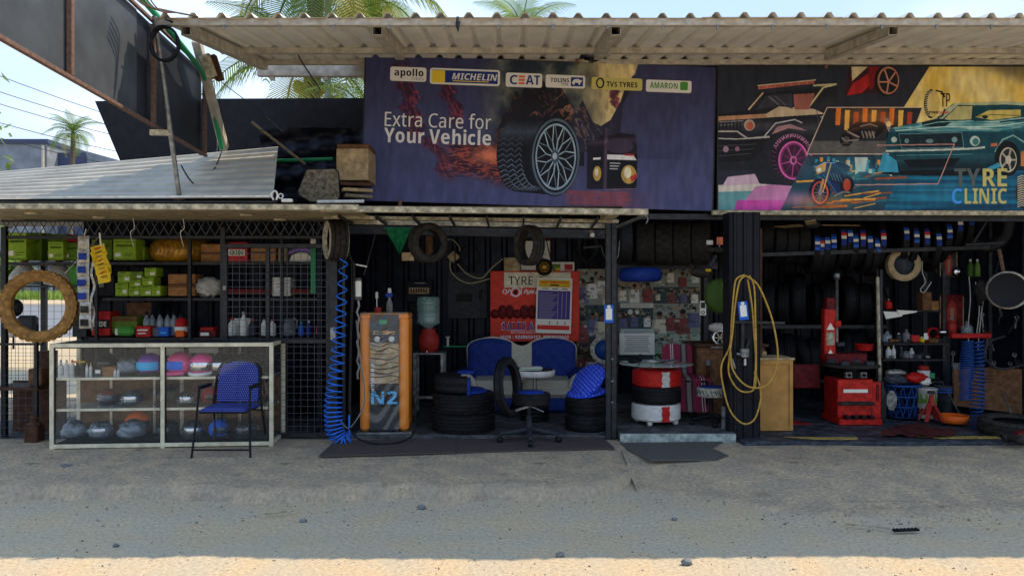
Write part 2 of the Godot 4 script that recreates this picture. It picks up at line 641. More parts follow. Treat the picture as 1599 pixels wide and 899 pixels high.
func concrete_texture() -> ImageTexture:
	var n = 768
	var a := FastNoiseLite.new(); a.seed = 13; a.frequency = 0.008; a.fractal_octaves = 5
	var b := FastNoiseLite.new(); b.seed = 18; b.frequency = 0.06; b.fractal_octaves = 5; b.fractal_gain = 0.7
	var ia = a.get_seamless_image(n, n)
	var ib = b.get_seamless_image(n, n)
	var im := Image.create(n, n, false, Image.FORMAT_RGB8)
	for y in n:
		for x in n:
			var p = ia.get_pixel(x, y).r; var q = ib.get_pixel(x, y).r
			var t = clampf((p - 0.35) * 2.5, 0, 1)
			var c = C8(166, 150, 128).lerp(C8(188, 166, 136), t) * (0.78 + 0.38 * q)
			im.set_pixel(x, y, c)
	var r := RandomNumberGenerator.new()
	r.seed = 12
	for i in 26:
		var x = r.randf() * n; var y = r.randf() * n; var q = r.randf_range(6, 34)
		p_glow(im, x, y, q * r.randf_range(0.7, 1.8), q, C8(70, 64, 58), r.randf_range(0.15, 0.5))
	for i in 4:
		var p = V(r.randf() * n, r.randf() * n)
		var d = V(r.randfn(), r.randfn()).normalized()
		for k in 40:
			var p2 = p + d * 7 + V(r.randfn(), r.randfn()) * 3
			p_line(im, [p, p2], 1.6, C8(84, 76, 68))
			p = p2
	for i in 2600:
		var g = r.randf_range(0.3, 0.8)
		im.fill_rect(Rect2i(r.randi_range(0, n - 4), r.randi_range(0, n - 4), r.randi_range(1, 3), r.randi_range(1, 2)), Color(g, g * 0.93, g * 0.85))
	return ImageTexture.create_from_image(im)

func build_ground():
	gn.seed = 21
	gn.frequency = 0.02
	gn.fractal_octaves = 4
	var soil = mk("soil", 255, 255, 255, 0.95)
	soil.albedo_texture = soil_texture()
	soil.uv1_triplanar = true; soil.uv1_world_triplanar = true; soil.uv1_scale = Vector3.ONE * 0.33
	soil.heightmap_enabled = true; soil.heightmap_texture = wear("fine", 0.0, 1.0); soil.heightmap_scale = 0.3
	var conc = mk("concrete", 255, 255, 255, 0.9)
	conc.albedo_texture = concrete_texture()
	conc.uv1_triplanar = true; conc.uv1_world_triplanar = true; conc.uv1_scale = Vector3.ONE * 0.5
	conc.heightmap_enabled = true; conc.heightmap_texture = wear("fine", 0.0, 1.0); conc.heightmap_scale = 0.5
	var g = S()
	quad(g, Vector3(-400, -0.05, 200), Vector3(400, -0.05, 200), Vector3(400, -0.05, -400), Vector3(-400, -0.05, -400))
	struct("ground", g, soil)
	struct("yard", gridm(200, 90, func(u, v):
		var x = lerpf(-9, 9, u); var z = lerpf(1.5, -8, v)
		var e = minf(minf(u, 1 - u), minf(v, 1 - v))
		return Vector3(x, ground_y(x, z) - 0.045 * (1 - smoothstep(0.0, 0.05, e)), z)), soil)
	# broken concrete apron in front of the left and centre bays
	struct("apron", gridm(220, 26, func(u, v):
		var x = lerpf(-8.5, 1.22, u)
		var front = -5.47 + gn.get_noise_2d(x * 30, 7) * 0.13 + gn.get_noise_2d(x * 160, 70) * 0.05
		front -= smoothstep(0.55, 1.22, x) * 0.75
		var top = 0.085 + gn.get_noise_2d(x * 60, 300) * 0.02
		if v < 0.16:
			var t = v / 0.16
			return Vector3(x, lerpf(-0.03, top, smoothstep(0.12, 0.62, t)) + gn.get_noise_2d(x * 190, t * 120) * 0.03 * sin(PI * t), front + 0.20 - 0.28 * t + gn.get_noise_2d(x * 260, t * 40) * 0.035)
		var t2 = (v - 0.16) / 0.84
		var z = lerpf(front - 0.08, -7.2, t2)
		return Vector3(x, lerpf(top, 0.135, minf(1, t2 * 2.6)) + gn.get_noise_2d(x * 30, z * 30) * 0.008, z)), conc)
	# ramp in front of the right bay
	struct("ramp", gridm(150, 30, func(u, v):
		var x = lerpf(0.92, 9.0, u)
		var front = -4.98 + gn.get_noise_2d(x * 20, 37) * 0.22 + gn.get_noise_2d(x * 130, 17) * 0.05
		front -= (1 - smoothstep(0.9, 2.1, x)) * 0.55
		if v < 0.1:
			return Vector3(x, lerpf(-0.03, 0.022, v / 0.1), front + 0.12 - 1.2 * v)
		var t = (v - 0.1) / 0.9
		var z = lerpf(front, -7.1, t)
		return Vector3(x, lerpf(0.022, 0.128, smoothstep(0.0, 0.46, t)) + gn.get_noise_2d(x * 30, z * 30) * 0.012, z)), conc)
	# shop floors
	struct("floor_centre", bx(Vector3(2.75, 0.34, 3.0), 0.01, Vector3(-0.42, 0.0, -8.36)), M.floor_grey)
	struct("floor_left", bx(Vector3(6.6, 0.3, 2.6), 0.01, Vector3(-5.1, -0.01, -8.15)), M.floor_grey)
	var stp = struct("floor_step", bx(Vector3(1.04, 0.36, 2.9), 0.012, Vector3(1.475, 0.03, -8.20)), M.floor_grey)
	stp.set_meta("kind", "structure")
	struct("step_face", bx(Vector3(1.03, 0.10, 0.02), 0.004, Vector3(1.475, 0.155, -6.738)), M.step_paint)
	struct("floor_right", bx(Vector3(6.2, 0.36, 3.4), 0.012, Vector3(5.12, -0.02, -8.30)), M.floor_blue)
	# gravel
	var mm := MultiMesh.new()
	mm.transform_format = MultiMesh.TRANSFORM_3D
	mm.use_colors = true
	var ico := SphereMesh.new()
	ico.radius = 1.0; ico.height = 1.4; ico.radial_segments = 6; ico.rings = 3
	mm.mesh = ico
	mm.instance_count = 3600
	for i in 3600:
		var z = -rng.randf_range(3.1, 5.6)
		if i < 900: z = -5.35 + rng.randfn(0, 0.12)
		var x = rng.randf_range(-4.6, 4.6)
		if i >= 900 and i < 1400:
			x = rng.randf_range(1.6, 4.6); z = -4.85 + rng.randfn(0, 0.1)
		var s = 0.0022 + 0.005 * pow(rng.randf(), 3.0) + (0.006 if rng.randf() < 0.012 else 0.0)
		var b = Basis.from_euler(Vector3(rng.randf() * 6, rng.randf() * 6, rng.randf() * 6)) * Basis.from_scale(Vector3(s * rng.randf_range(0.8, 1.8), s * 0.7, s))
		mm.set_instance_transform(i, Transform3D(b, Vector3(x, ground_y(x, z) + s * 0.3, z)))
		var t = rng.randf_range(0.10, 0.42)
		mm.set_instance_color(i, Color(t, t * 0.9, t * 0.78))
	var gm := MultiMeshInstance3D.new()
	gm.name = "gravel"
	gm.multimesh = mm
	var stone = mk("stone", 255, 255, 255, 0.9)
	stone.vertex_color_use_as_albedo = true
	gm.material_override = stone
	add_child(gm)
	gm.set_meta("kind", "stuff")
	tag(gm, "small stones and grit scattered over the dusty yard", "gravel")
	# things lying on the ground
	var rs = thing("rubber_strip", "short black ribbed rubber strip lying in the dust by the ramp edge", "rubber strip", Vector3(2.40, 0.02, -4.62), 0.12)
	part("strip", bx(Vector3(0.17, 0.012, 0.03), 0.004, Vector3(0, 0.006, 0)), M.rubber, rs)
	for k in 7:
		part("rib", bx(Vector3(0.012, 0.005, 0.03), 0.002, Vector3(-0.072 + k * 0.024, 0.014, 0)), M.rubber, rs)
	tag(part("stick", tb([Vector3(2.08, 0.025, -4.74), Vector3(2.2, 0.03, -4.70), Vector3(2.32, 0.025, -4.65)], 0.005, 6), M.cream_paint, self), "thin pale stick lying beside the black rubber strip", "stick")
	tag(part("stick", tb([Vector3(-1.62, 0.02, -4.97), Vector3(-1.53, 0.024, -5.0), Vector3(-1.45, 0.02, -5.05)], 0.006, 6), M.cream_paint, self), "short whitish stick lying in the dust before the showcase", "stick")
	tag(part("flat_stone", lump(Vector3(-3.5, 0.105, -5.95), Vector3(0.075, 0.012, 0.05), 0.15, 1.5, 4), M.grey, self), "flat grey stone lying on concrete before the glass showcase", "stone")
	for k in [[-0.62, -5.2, 0.03], [0.27, -4.25, 0.024], [-1.35, -4.9, 0.022], [0.95, -4.12, 0.03], [1.05, -4.9, 0.018], [-2.3, -4.4, 0.018]]:
		tag(part("pebble", lump(Vector3(k[0], ground_y(k[0], k[1]) + k[2] * 0.4, k[1]), Vector3(k[2], k[2] * 0.6, k[2] * 0.8), 0.25, 1.5, int(k[2] * 1000)), M.grey, self), "grey pebble lying loose on the dusty yard", "pebble", "pebbles on the yard")

# ---------- what lies beyond the shop
func leaf_cloud(c: Vector3, r: Vector3, n: int, size: float, seed: int) -> SurfaceTool:
	var st = S()
	var rr := RandomNumberGenerator.new()
	rr.seed = seed
	var clumps = []
	for i in maxi(8, n / 60):
		var d = Vector3(rr.randfn(), rr.randfn(), rr.randfn()).normalized() * pow(rr.randf(), 0.4)
		clumps.append(c + d * r * 0.85)
	for i in n:
		var q: Vector3 = clumps[i % clumps.size()] + Vector3(rr.randfn(), rr.randfn(), rr.randfn()) * r * 0.16
		var b = Basis.from_euler(Vector3(rr.randf_range(-1, 1), rr.randf() * TAU, rr.randf_range(-0.8, 0.8)))
		var s = size * rr.randf_range(0.6, 1.3)
		quad(st, q - b.x * s * 0.35, q + b.z * s * 0.5 + b.y * s * 0.1, q + b.x * s * 0.35, q - b.z * s * 0.5)
	return st

func tree(label, base: Vector3, h: float, r: float, seed: int, mat_key = "leaf", n = 2600, size = 0.3):
	var t = thing("tree", label, "tree", base, seed * 1.3)
	part("trunk", tb([Vector3(0, -0.1, 0), Vector3(0.1 * r, h * 0.25, 0), Vector3(-0.05 * r, h * 0.5, 0.1 * r), Vector3(0, h * 0.8, 0)], [0.05 * h, 0.04 * h, 0.03 * h, 0.01 * h], 8), M.trunk, t)
	for k in 4:
		var a = k * 1.7 + seed
		part("limb", tb([Vector3(0, h * 0.4, 0), Vector3(cos(a) * r * 0.4, h * 0.58, sin(a) * r * 0.4), Vector3(cos(a) * r * 0.7, h * 0.72, sin(a) * r * 0.7)], [0.02 * h, 0.014 * h, 0.005 * h], 6), M.trunk, t)
	part("crown", leaf_cloud(Vector3(0, h * 0.66, 0), Vector3(r, h * 0.34, r), n, size, seed), M[mat_key], t)
	return t

var frond_cache := []
func fronds():
	if frond_cache.size() > 0: return
	for v in 3:
		var st = S()
		var rr := RandomNumberGenerator.new()
		rr.seed = 40 + v
		var L = 1.0
		var droop = [0.35, 0.65, 0.95][v]
		var P = func(t): return Vector3(0, 0.42 * t * (1 - t) * 1.4 - droop * t * t * 0.55, t * (1.0 - 0.25 * droop * t))
		var pts = []
		for i in 9: pts.append(P.call(i / 8.0))
		tube(st, pts, [0.012, 0.011, 0.009, 0.008, 0.007, 0.006, 0.004, 0.003, 0.001], 5)
		for i in 46:
			var t = 0.10 + 0.9 * i / 46.0
			var p: Vector3 = P.call(t)
			var dir = (P.call(minf(t + 0.02, 1.0)) - P.call(t - 0.02)).normalized()
			for s in [-1, 1]:
				var len = 0.30 * sin(PI * clampf(0.16 + t * 0.8, 0, 1)) * rr.randf_range(0.8, 1.1)
				var out = (Vector3(s, 0, 0) * 0.85 + dir * 0.55).normalized()
				var e1 = p + out * len * 0.55 + Vector3(0, -0.02 * len, 0)
				var e2 = p + out * len + Vector3(0, -rr.randf_range(0.25, 0.55) * len, 0)
				var wv = dir * 0.0055
				quad(st, p - wv, p + wv, e1 + wv, e1 - wv)
				tri(st, e1 - wv, e1 + wv, e2)
		st.generate_normals()
		frond_cache.append(st.commit())

func palm(label, base: Vector3, h: float, L: float, seed: int, lean = 0.0, trunk_r = 0.16, count = 17):
	fronds()
	var t = thing("palm_tree", label, "palm tree", base)
	var rr := RandomNumberGenerator.new()
	rr.seed = seed
	part("trunk", tb(curve([Vector3(0, -0.2, 0), Vector3(lean * 0.2, h * 0.35, 0), Vector3(lean * 0.6, h * 0.7, 0), Vector3(lean, h, 0)], 5), range(16).map(func(i): return trunk_r * (1.15 - 0.35 * i / 15.0) * (1.0 + 0.04 * (i % 2))), 10), M.trunk, t)
	for i in count:
		var e = lerpf(1.1, -0.75, float(i) / count) + rr.randfn() * 0.08
		var b = Basis(Vector3.UP, i * 2.4 + rr.randf() * 0.4) * Basis(Vector3.RIGHT, -e)
		part("frond", frond_cache[clampi(int((0.9 - e) * 1.6), 0, 2)], M["leaf_yellow" if i > count - 3 else "leaf_palm"], t, Transform3D(b.scaled(Vector3.ONE * L * rr.randf_range(0.85, 1.1)), Vector3(lean, h, 0)))
	for i in 5:
		part("coconut", lump(Vector3(lean + cos(i * 1.3) * trunk_r * 1.6, h - 0.25, sin(i * 1.3) * trunk_r * 1.6), Vector3(0.11, 0.14, 0.11), 0.0, 1.0, 1, 8), M.leaf_yellow, t)
	return t

func build_background():
	# side road behind the left bay, its sandy verge and the green beyond
	var rd = S()
	quad(rd, Vector3(-90, -0.044, -24), Vector3(-1, -0.044, -24), Vector3(-1, -0.044, -62), Vector3(-90, -0.044, -78))
	struct("road", rd, M.asphalt)
	var vg = S()
	var vp = func(x, k): return Vector3(x, [-0.03, 0.35, 0.5][k], -62 - 16 * (-x - 1) / 89.0 - [0, 7, 16][k])
	for k in 2:
		quad(vg, vp.call(-90, k), vp.call(-1, k), vp.call(-1, k + 1), vp.call(-90, k + 1))
	struct("verge", vg, M.soil)
	var gr = S()
	var r2 := RandomNumberGenerator.new()
	r2.seed = 17
	for i in 5000:
		var x = r2.randf_range(-66, -30)
		var p = Vector3(x, 0.3, -62 - 16 * (-x - 1) / 89.0 - r2.randf_range(6, 12))
		var hh = r2.randf_range(0.3, 1.1)
		var b = Basis(Vector3.UP, r2.randf() * TAU)
		tri(gr, p - b.x * 0.12, p + b.x * 0.12, p + Vector3(r2.randfn() * 0.25, hh, r2.randfn() * 0.2))
	var gi = part("grass", gr, M.grass, self)
	gi.set_meta("kind", "stuff")
	tag(gi, "long sunlit grass growing along the far road verge", "grass")
	# a plank fence along the far side
	var fe = thing("fence", "grey slatted fence behind the grass beyond the road", "fence", Vector3(-52, 0.4, -86.5), 0.17)
	for k in 34:
		part("slat", bx(Vector3(0.34, 2.3 + 0.25 * sin(k * 1.9), 0.05), 0.0, Vector3(k * 0.62 - 8, 1.15, 0)), M[["plaster", "grey", "card_pale"][k % 3]], fe)
	for k in 2:
		part("rail", bx(Vector3(21.2, 0.14, 0.06), 0.0, Vector3(2.3, 0.6 + k * 1.2, -0.06)), M.grey, fe)
	tree("dense green tree beyond the road, left of its neighbours", Vector3(-64, 0.3, -92), 15, 6.5, 3, "leaf_light", 2600, 0.75)
	tree("dark round tree standing behind the slatted fence", Vector3(-54, 0.3, -93), 11, 5.5, 4, "leaf", 2400, 0.7)
	tree("light green spreading tree behind the slatted fence", Vector3(-46, 0.3, -95), 12, 6, 5, "leaf_light", 2400, 0.7)
	tree("broad tree beyond the road with dark crown", Vector3(-37, 0.3, -92), 11, 6, 6, "leaf", 2400, 0.7)
	tree("near leafy tree beside the road left of the shop", Vector3(-12.2, 0, -15.5), 6.4, 1.7, 9, "leaf", 1800, 0.22)
	var sh = thing("shrub", "leafy green shrub just behind the left bay", "shrub", Vector3(-10.1, 0, -14.6))
	part("foliage", leaf_cloud(Vector3(0, 1.85, 0), Vector3(0.85, 0.45, 0.6), 1500, 0.15, 12), M.leaf_light, sh)
	for k in 4:
		part("stem", tb([Vector3(-0.3 + k * 0.2, -0.05, 0), Vector3(-0.5 + k * 0.33, 1.0, 0.05), Vector3(-0.6 + k * 0.4, 1.9, 0)], [0.03, 0.022, 0.01], 6), M.trunk, sh)
	# grey building far off
	var b1 = thing("building", "pale grey flat roofed building with drain pipe far behind the awning", "building", Vector3(-56.5, 0, -90))
	part("wall", bx(Vector3(7.5, 17.9, 8), 0.0, Vector3(0, 8.95, 0)), M.building_grey, b1)
	part("parapet", bx(Vector3(7.9, 0.5, 8.4), 0.0, Vector3(0, 18.1, 0)), M.building_navy, b1)
	part("drain_pipe", tb([Vector3(3.4, 0, 4.2), Vector3(3.4, 17.6, 4.2)], 0.16, 8), M.plaster, b1)
	for k in 3:
		part("window", bx(Vector3(1.6, 1.4, 0.1), 0.0, Vector3(-1, 5 + k * 4.0, 4.05)), M.dark_gloss, b1)
	var b2 = thing("building", "low building with navy end wall and sloping grey roof far off", "building", Vector3(-49.5, 0, -92))
	part("wall", bx(Vector3(4.0, 17.2, 8), 0.0, Vector3(-2.0, 8.6, 0)), M.building_navy, b2)
	var sl = S()
	prism(sl, [V(0, 0), V(9, 0), V(9, 14.9), V(0, 17.4)], 7.6)
	part("sloping_block", sl, M.building_grey, b2)
	part("window", bx(Vector3(2.0, 1.5, 0.1), 0.0, Vector3(3, 11, 3.9)), M.dark_gloss, b2)
	# palms
	palm("slender coconut palm far off between grey building and black panel", Vector3(-38.6, 0, -66), 14.9, 2.7, 31, 0.4, 0.22, 19)
	palm("coconut palm with yellowing fronds close behind the black panel", Vector3(-4.15, 0, -15.2), 5.75, 2.6, 52, 0.1, 0.15, 15)
	palm("tall coconut palm with pale trunk behind the canopy roof", Vector3(-4.0, 0, -14.6), 7.5, 3.0, 53, 0.25, 0.17, 17)
	palm("coconut palm whose crown shows over the corrugated roof edge", Vector3(-2.7, 0, -16.5), 7.75, 2.3, 54, -0.3, 0.16, 17)
	palm("short coconut palm behind the sign board corner", Vector3(-2.75, 0, -14.2), 4.6, 2.0, 55, 0.1, 0.14, 13)
	palm("distant palm whose frond tips just clear the roof", Vector3(0.35, 0, -24), 9.55, 1.9, 56, 0.0, 0.16, 13)
	var po = thing("utility_pole", "blue grey utility pole rising behind the canopy roof", "pole", Vector3(-3.4, 0, -14))
	part("shaft", tb([Vector3(0, 0, 0), Vector3(0, 8.5, 0)], [0.07, 0.05], 10), M.building_grey, po)
	part("cross_arm", bx(Vector3(1.0, 0.08, 0.08), 0.01, Vector3(0, 8.2, 0)), M.building_grey, po)
	# power lines on the left
	var wires = [[0, 132, 170, 200], [0, 154, 172, 212], [0, 172, 130, 213], [0, 200, 116, 233], [0, 224, 80, 247]]
	for k in wires.size():
		var w = wires[k]
		var a = at(w[0] - 260, w[1] - (w[3] - w[1]) * 260.0 / (w[2] - w[0]) , 26.0); var b = at(w[2] + 300, w[3] + (w[3] - w[1]) * 300.0 / (w[2] - w[0]) * 0.6, 34.0)
		var pts = []
		for i in 13:
			var t = i / 12.0
			pts.append(a.lerp(b, t) - Vector3(0, 0.5 * sin(PI * t), 0) + Vector3(0, 0.3, 0))
		tag(part("power_line", tb(pts, 0.013, 5), M.dark_grey, self), "thin power line sagging across the sky beside the hoarding", "power line", "power lines in the sky")

var dims := {}
func roof_y(z) -> float:
	return 3.46 + (-z - 5.5) * 0.142

func build_structure():
	# ---- canopy roof: rising to the back, ribs every 0.2 m
	var rf = thing("canopy_roof", "grey ribbed metal canopy roof rising behind the shop front", "roof")
	var slope = Vector3(0, 0.142, -1.0)
	for k in 12:
		var x0 = -2.62 + k * 1.0
		var depth = 2.05 if k < 1 else 4.7
		var o = Vector3(x0, 3.46 + (0.003 if k % 2 else 0.0) + 0.001 * sin(k * 2.1), -5.5 + 0.012 * sin(k * 3.7))
		part("roof_sheet", ribbed(o, Vector3(1.02, 0.0, 0), slope * depth, 0.2, 0.034, 0.38, 0.13), M.roof_sheet, rf)
	for z in [-5.56, -6.77, -7.42]:
		part("purlin", barm(Vector3(-2.6, roof_y(z) - 0.026, z), Vector3(9.3, roof_y(z) - 0.026, z), 0.05, 0.05, 0.003), M.roof_tube, rf)
	for x in [-1.0, 0.77, 2.83, 4.85]:
		rafter(rf, x, -5.62, -6.78)
	rafter(rf, -2.42, -5.62, -7.4)
	part("back_beam", barm(Vector3(-2.6, 3.72, -7.75), Vector3(-1.36, 3.71, -7.75), 0.06, 0.12, 0.004), M.roof_tube, rf)
	for x in [-2.45, -1.9, -1.5]:
		part("hanger", barm(Vector3(x, 3.62, -7.75), Vector3(x, 3.84, -7.75), 0.04, 0.04), M.roof_tube, rf)
	# screws under the ribs
	for k in 26:
		var x = -2.5 + k * 0.4
		part("hook_bolt", bx(Vector3(0.012, 0.03, 0.012), 0.0, Vector3(x, roof_y(-5.53) - 0.06, -5.535)), M.galv, rf)
	# ---- loose electrical things at the roof's left end
	tag(part("cable_coil", cable_coil(Vector3(-2.52, 3.27, -5.5)), M.dark, self), "coil of black cable hanging at the roof corner beside hoarding", "cable coil")
	tag(part("roof_cable", tb(curve([at(258, 30, 5.45), at(300, 45, 5.8), at(345, 48, 6.2), at(395, 62, 6.5), at(450, 60, 6.7), at(470, 95, 7.2), at(500, 140, 7.9)], 6), 0.007, 6), M.dark, self), "black cable sagging under the roof sheets at its left end", "cable")
	var tangle = thing("wire_tangle", "thin tangled brown wires over the roof corner above hoarding", "wire")
	for k in 5:
		part("strand", tb(curve([at(205 + k * 6, -8, 5.2), at(226 + k * 6, 9 + k * 2, 5.35), at(250 + k * 7, 14 + k * 1.5, 5.4), at(285 + k * 6, 22 + k, 5.44)], 6), 0.005, 5), M.rust, tangle)
	tag(part("lamp_box", bx(Vector3(0.09, 0.20, 0.07), 0.006), M.cream_paint, self, Transform3D(Basis(Vector3.BACK, 0.35), at(326, 104, 6.4))), "pale weathered batten box hanging from the leaning rafter", "box")
	tag(part("wooden_block", bx(Vector3(0.06, 0.22, 0.06), 0.006), M.wood_dark, self, Transform3D(Basis(Vector3.BACK, 0.3), at(337, 106, 6.42))), "dark brown wooden batten beside the pale hanging box", "batten")
	# leaning post with the green pipe beside the hoarding
	tag(part("leaning_post", barm(at(306, 62, 6.6), at(350, 232, 7.45), 0.07, 0.09, 0.006), M.roof_tube, self), "leaning grey timber post between roof and lower awning", "post")
	tag(part("green_pipe", tb(curve([Vector3(-2.76, 3.68, -4.6), Vector3(-2.75, 3.66, -5.5), at(300, 92, 6.45), at(322, 130, 6.9), at(346, 232, 7.36)], 6), 0.022, 8), M.green_pipe, self), "green plastic pipe running along the hoarding top down to awning", "pipe")
	# ---- hoarding on the left, square to the shop front
	var hd = thing("hoarding", "dark sheet hoarding on a brown steel frame jutting towards the road", "hoarding", Vector3(-2.69, 2.75, -5.0), 0.10)
	part("sheet", bx(Vector3(0.006, 0.80, 3.9), 0.0, Vector3(-0.02, 0.40, 1.36)), M.panel_grey, hd)
	part("sheet", bx(Vector3(0.006, 0.80, 1.7), 0.0, Vector3(-0.032, 0.40, -1.33)), M.panel_black, hd)
	for y in [0.0, 0.80]:
		part("rail", bx(Vector3(0.026, 0.026, 5.5), 0.003, Vector3(0.012, y, 0.56)), M.rust, hd)
	for z in [-2.16, -0.86, 0.48, 2.2]:
		part("stud", bx(Vector3(0.035, 0.77, 0.035), 0.004, Vector3(0.006, 0.40, z)), M.rust, hd)
	# pipe that carries the awning
	var sp = thing("support_pipe", "slim galvanised pipe standing from the awning up to the roof", "pipe", at(280, 308, 5.98))
	part("shaft", tb([Vector3(0, -0.02, 0), Vector3(-0.03, 1.30, 0.36)], 0.018, 10), M.galv, sp)
	part("bracket", barm(Vector3(-0.16, 0.48, 0.15), Vector3(0.0, 0.48, 0.13), 0.04, 0.04), M.cream_paint, sp)
	part("foot_plate", bx(Vector3(0.08, 0.03, 0.06), 0.004, Vector3(0.0, -0.01, 0)), M.rust, sp)
	# ---- black fascia sheet behind the lower awning
	var d = 8.3
	var fs = thing("fascia_panel", "large black sheet panel standing behind the lower awning", "panel", Vector3(0, 0, -d))
	var pts = []
	for q in [[148, 158], [190, 156]]:
		pts.append(q)
	part("sheet", pr([[148, 158], [338, 154], [338, 262], [192, 262]].map(func(q): var p = at(q[0], q[1], d); return V(p.x, p.y)), 0.02), M.black_sheet, fs)
	part("sheet", pr([[339, 154], [585, 153], [585, 204], [432, 230], [339, 262]].map(func(q): var p = at(q[0], q[1], d); return V(p.x, p.y)), 0.02), M.black_sheet, fs, Transform3D(Basis.IDENTITY, Vector3(0, 0, -0.004)))
	part("post", bx(Vector3(0.06, 2.6, 0.06), 0.0, Vector3(-3.4, 2.0, -0.06)), M.steel_dark, fs)
	# ---- lower awning
	var aw = thing("awning", "low awning of grey ribbed sheet over cream plank ceiling", "awning")
	var fl = at(-290, 312, 5.9); var fr = at(426, 309, 5.9); var bl = at(-290, 296, 7.6); var br = at(434, 229, 7.6)
	part("roof_sheet", ribbed(fl, bl - fl, (fr - fl), 0.25, 0.02, 0.34, 0.16, 0.0, br - bl), M.awning_sheet, aw)
	part("front_beam", barm(at(-330, 321, 5.9), at(560, 324, 5.9), 0.05, 0.045, 0.004), M.cream_paint, aw)
	part("ledge", barm(at(-290, 315, 5.93), at(432, 315.5, 5.93), 0.05, 0.012), M.steel_dark, aw)
	part("closing_board", barm(at(-290, 316, 6.02), at(432, 316, 6.02), 0.01, 0.10), M.black_sheet, aw)
	part("flashing", barm(fl + Vector3(0, 0.012, 0.01), fr + Vector3(0, 0.012, 0.01), 0.02, 0.012), M.white, aw)
	for k in 44:
		var x = -5.6 + k * 0.1
		part("ceiling_plank", bx(Vector3(0.097, 0.012, 1.06 if x < -1.55 else 1.0), 0.003, Vector3(x, 2.13 + 0.003 * sin(k * 1.7), -6.43)), M.pvc_plank, aw)
	for p in [[50, 333, 6.25], [155, 352, 6.6], [385, 338, 6.4], [437, 354, 6.8]]:
		var q = at(p[0], p[1], p[2])
		part("downlight", lt([V(0, -0.018), V(0.05, -0.018), V(0.058, -0.01), V(0.058, 0.0)], 18), M.cream_paint, aw, Transform3D(Basis.IDENTITY, Vector3(q.x, 2.121, q.z)))
	tag(part("ceiling_void", bx(Vector3(4.3, 0.02, 1.5), 0.0, Vector3(-3.5, 2.2, -7.75)), M.black_sheet, self), "dark sheet closing the awning above the shelf bay", "sheet")
	var cl = thing("pipe_clamp", "cream curved bracket on the awning's front beam", "bracket", at(427, 312, 5.88))
	part("hook", tb(curve([Vector3(0, 0, 0), Vector3(-0.02, 0.04, 0), Vector3(0.01, 0.07, 0), Vector3(0.03, 0.04, 0), Vector3(0.02, 0, 0)], 4), 0.008, 6), M.white, cl)
	var cl2 = thing("wall_socket", "small white socket box with a ring on the awning beam", "socket", at(448, 313, 5.88))
	part("box", bx(Vector3(0.08, 0.025, 0.04), 0.003), M.white, cl2)
	part("ring", tb(range(12).map(func(i): return Vector3(-0.05 + 0.018 * cos(i * TAU / 12), 0.035 + 0.018 * sin(i * TAU / 12), 0)), 0.005, 6, true), M.white, cl2)
	# stored things on top, right of the awning
	var tp = thing("tarpaulin", "dark navy tarpaulin hanging behind the stored cartons", "tarpaulin", Vector3(0, 0, -7.95))
	part("cloth", gridm(40, 20, func(u, v):
		var p = at(lerpf(405, 600, u), lerpf(200, 330, v), 7.95)
		return Vector3(p.x, p.y, 0.03 * sin(v * 22 + u * 5) + 0.02 * sin(u * 31 - v * 6))), M.navy_sheet, tp)
	tag(part("green_pipe", tb([at(430, 251, 7.6), at(519, 248, 7.6)], 0.018, 8), M.green_pipe, self), "short green pipe end lying above the tarpaulin", "pipe")
	tag(part("prop_stick", tb([at(392, 190, 7.0), at(476, 256, 7.3)], 0.014, 7), M.plywood, self), "slanting grey brown stick propped over the awning edge", "stick")
	var oc = thing("octagon_plate", "weathered grey octagonal plywood plate with dark rim", "plate", at(502, 291, 6.9), 0.15)
	var o8 = []
	for q in [[-35, -8], [-22, 25], [20, 27], [25, 22], [27, -15], [22, -24], [-16, -24], [-33, -14]]:
		o8.append(V(q[0] * 6.9 / FOCAL, q[1] * 6.9 / FOCAL))
	part("rim", pr(o8.map(func(p): return p * 1.06), 0.02), M.dark, oc)
	part("board", pr(o8, 0.02), M.plywood, oc, Transform3D(Basis.IDENTITY, Vector3(0, 0, 0.006)))
	for q in [[-0.08, 0.11], [-0.11, 0.02], [-0.06, -0.03], [0.02, -0.02], [-0.03, -0.08]]:
		part("screw_hole", bx(Vector3(0.012, 0.012, 0.006), 0.0, Vector3(q[0], q[1], 0.016)), M.dark, oc)
	carton("pale carton with brown top lying on timber beside the sign board", 525, 232, 575, 281, 6.95, 0.5, "card_pale", "carton")
	carton("brown carton flap stacked over the pale carton", 526, 225, 576, 241.5, 7.0, 0.4, "card_dark", "carton")
	for k in 3:
		tag(part("plank", barm(at(530 + k * 4, 287 + k * 9, 6.9), at(580, 289 + k * 9.5, 7.0), 0.10, 0.03, 0.003), M[["wood_dark", "card_pale", "plywood"][k]], self), ["reddish plank under the pale carton", "pale plank lying below the reddish plank", "grey plank resting on the awning beam below other planks"][k], "plank")
	tag(part("white_tube", tb([at(495, 315, 6.2), at(568, 314, 6.2)], 0.014, 8), M.white, self), "white tube lying on the beam below the octagonal plate", "tube")
	# ---- horizontal grille frame below the sign boards
	var gf = thing("grille_frame", "cream painted steel frame with black cross bars under the sign board", "grille")
	part("rail", barm(at(500, 326, 6.15), at(1012, 331, 6.15), 0.05, 0.05, 0.004), M.cream_paint, gf)
	part("rail", barm(at(505, 339, 6.6), at(966, 345.5, 6.6), 0.025, 0.03, 0.003), M.cream_paint, gf)
	part("rail", barm(at(508, 346, 6.95), at(948, 353, 6.95), 0.025, 0.04, 0.003), M.cream_paint, gf)
	part("panel", pr([V(-1.5, 0), V(0.9, 0), V(0.9, -0.35), V(-1.5, -0.35)], 0.01), M.wood_dark, gf, Transform3D(Basis(Vector3.RIGHT, PI / 2 - 0.02), at(800, 336, 6.5) + Vector3(0, 0.04, 0.32)))
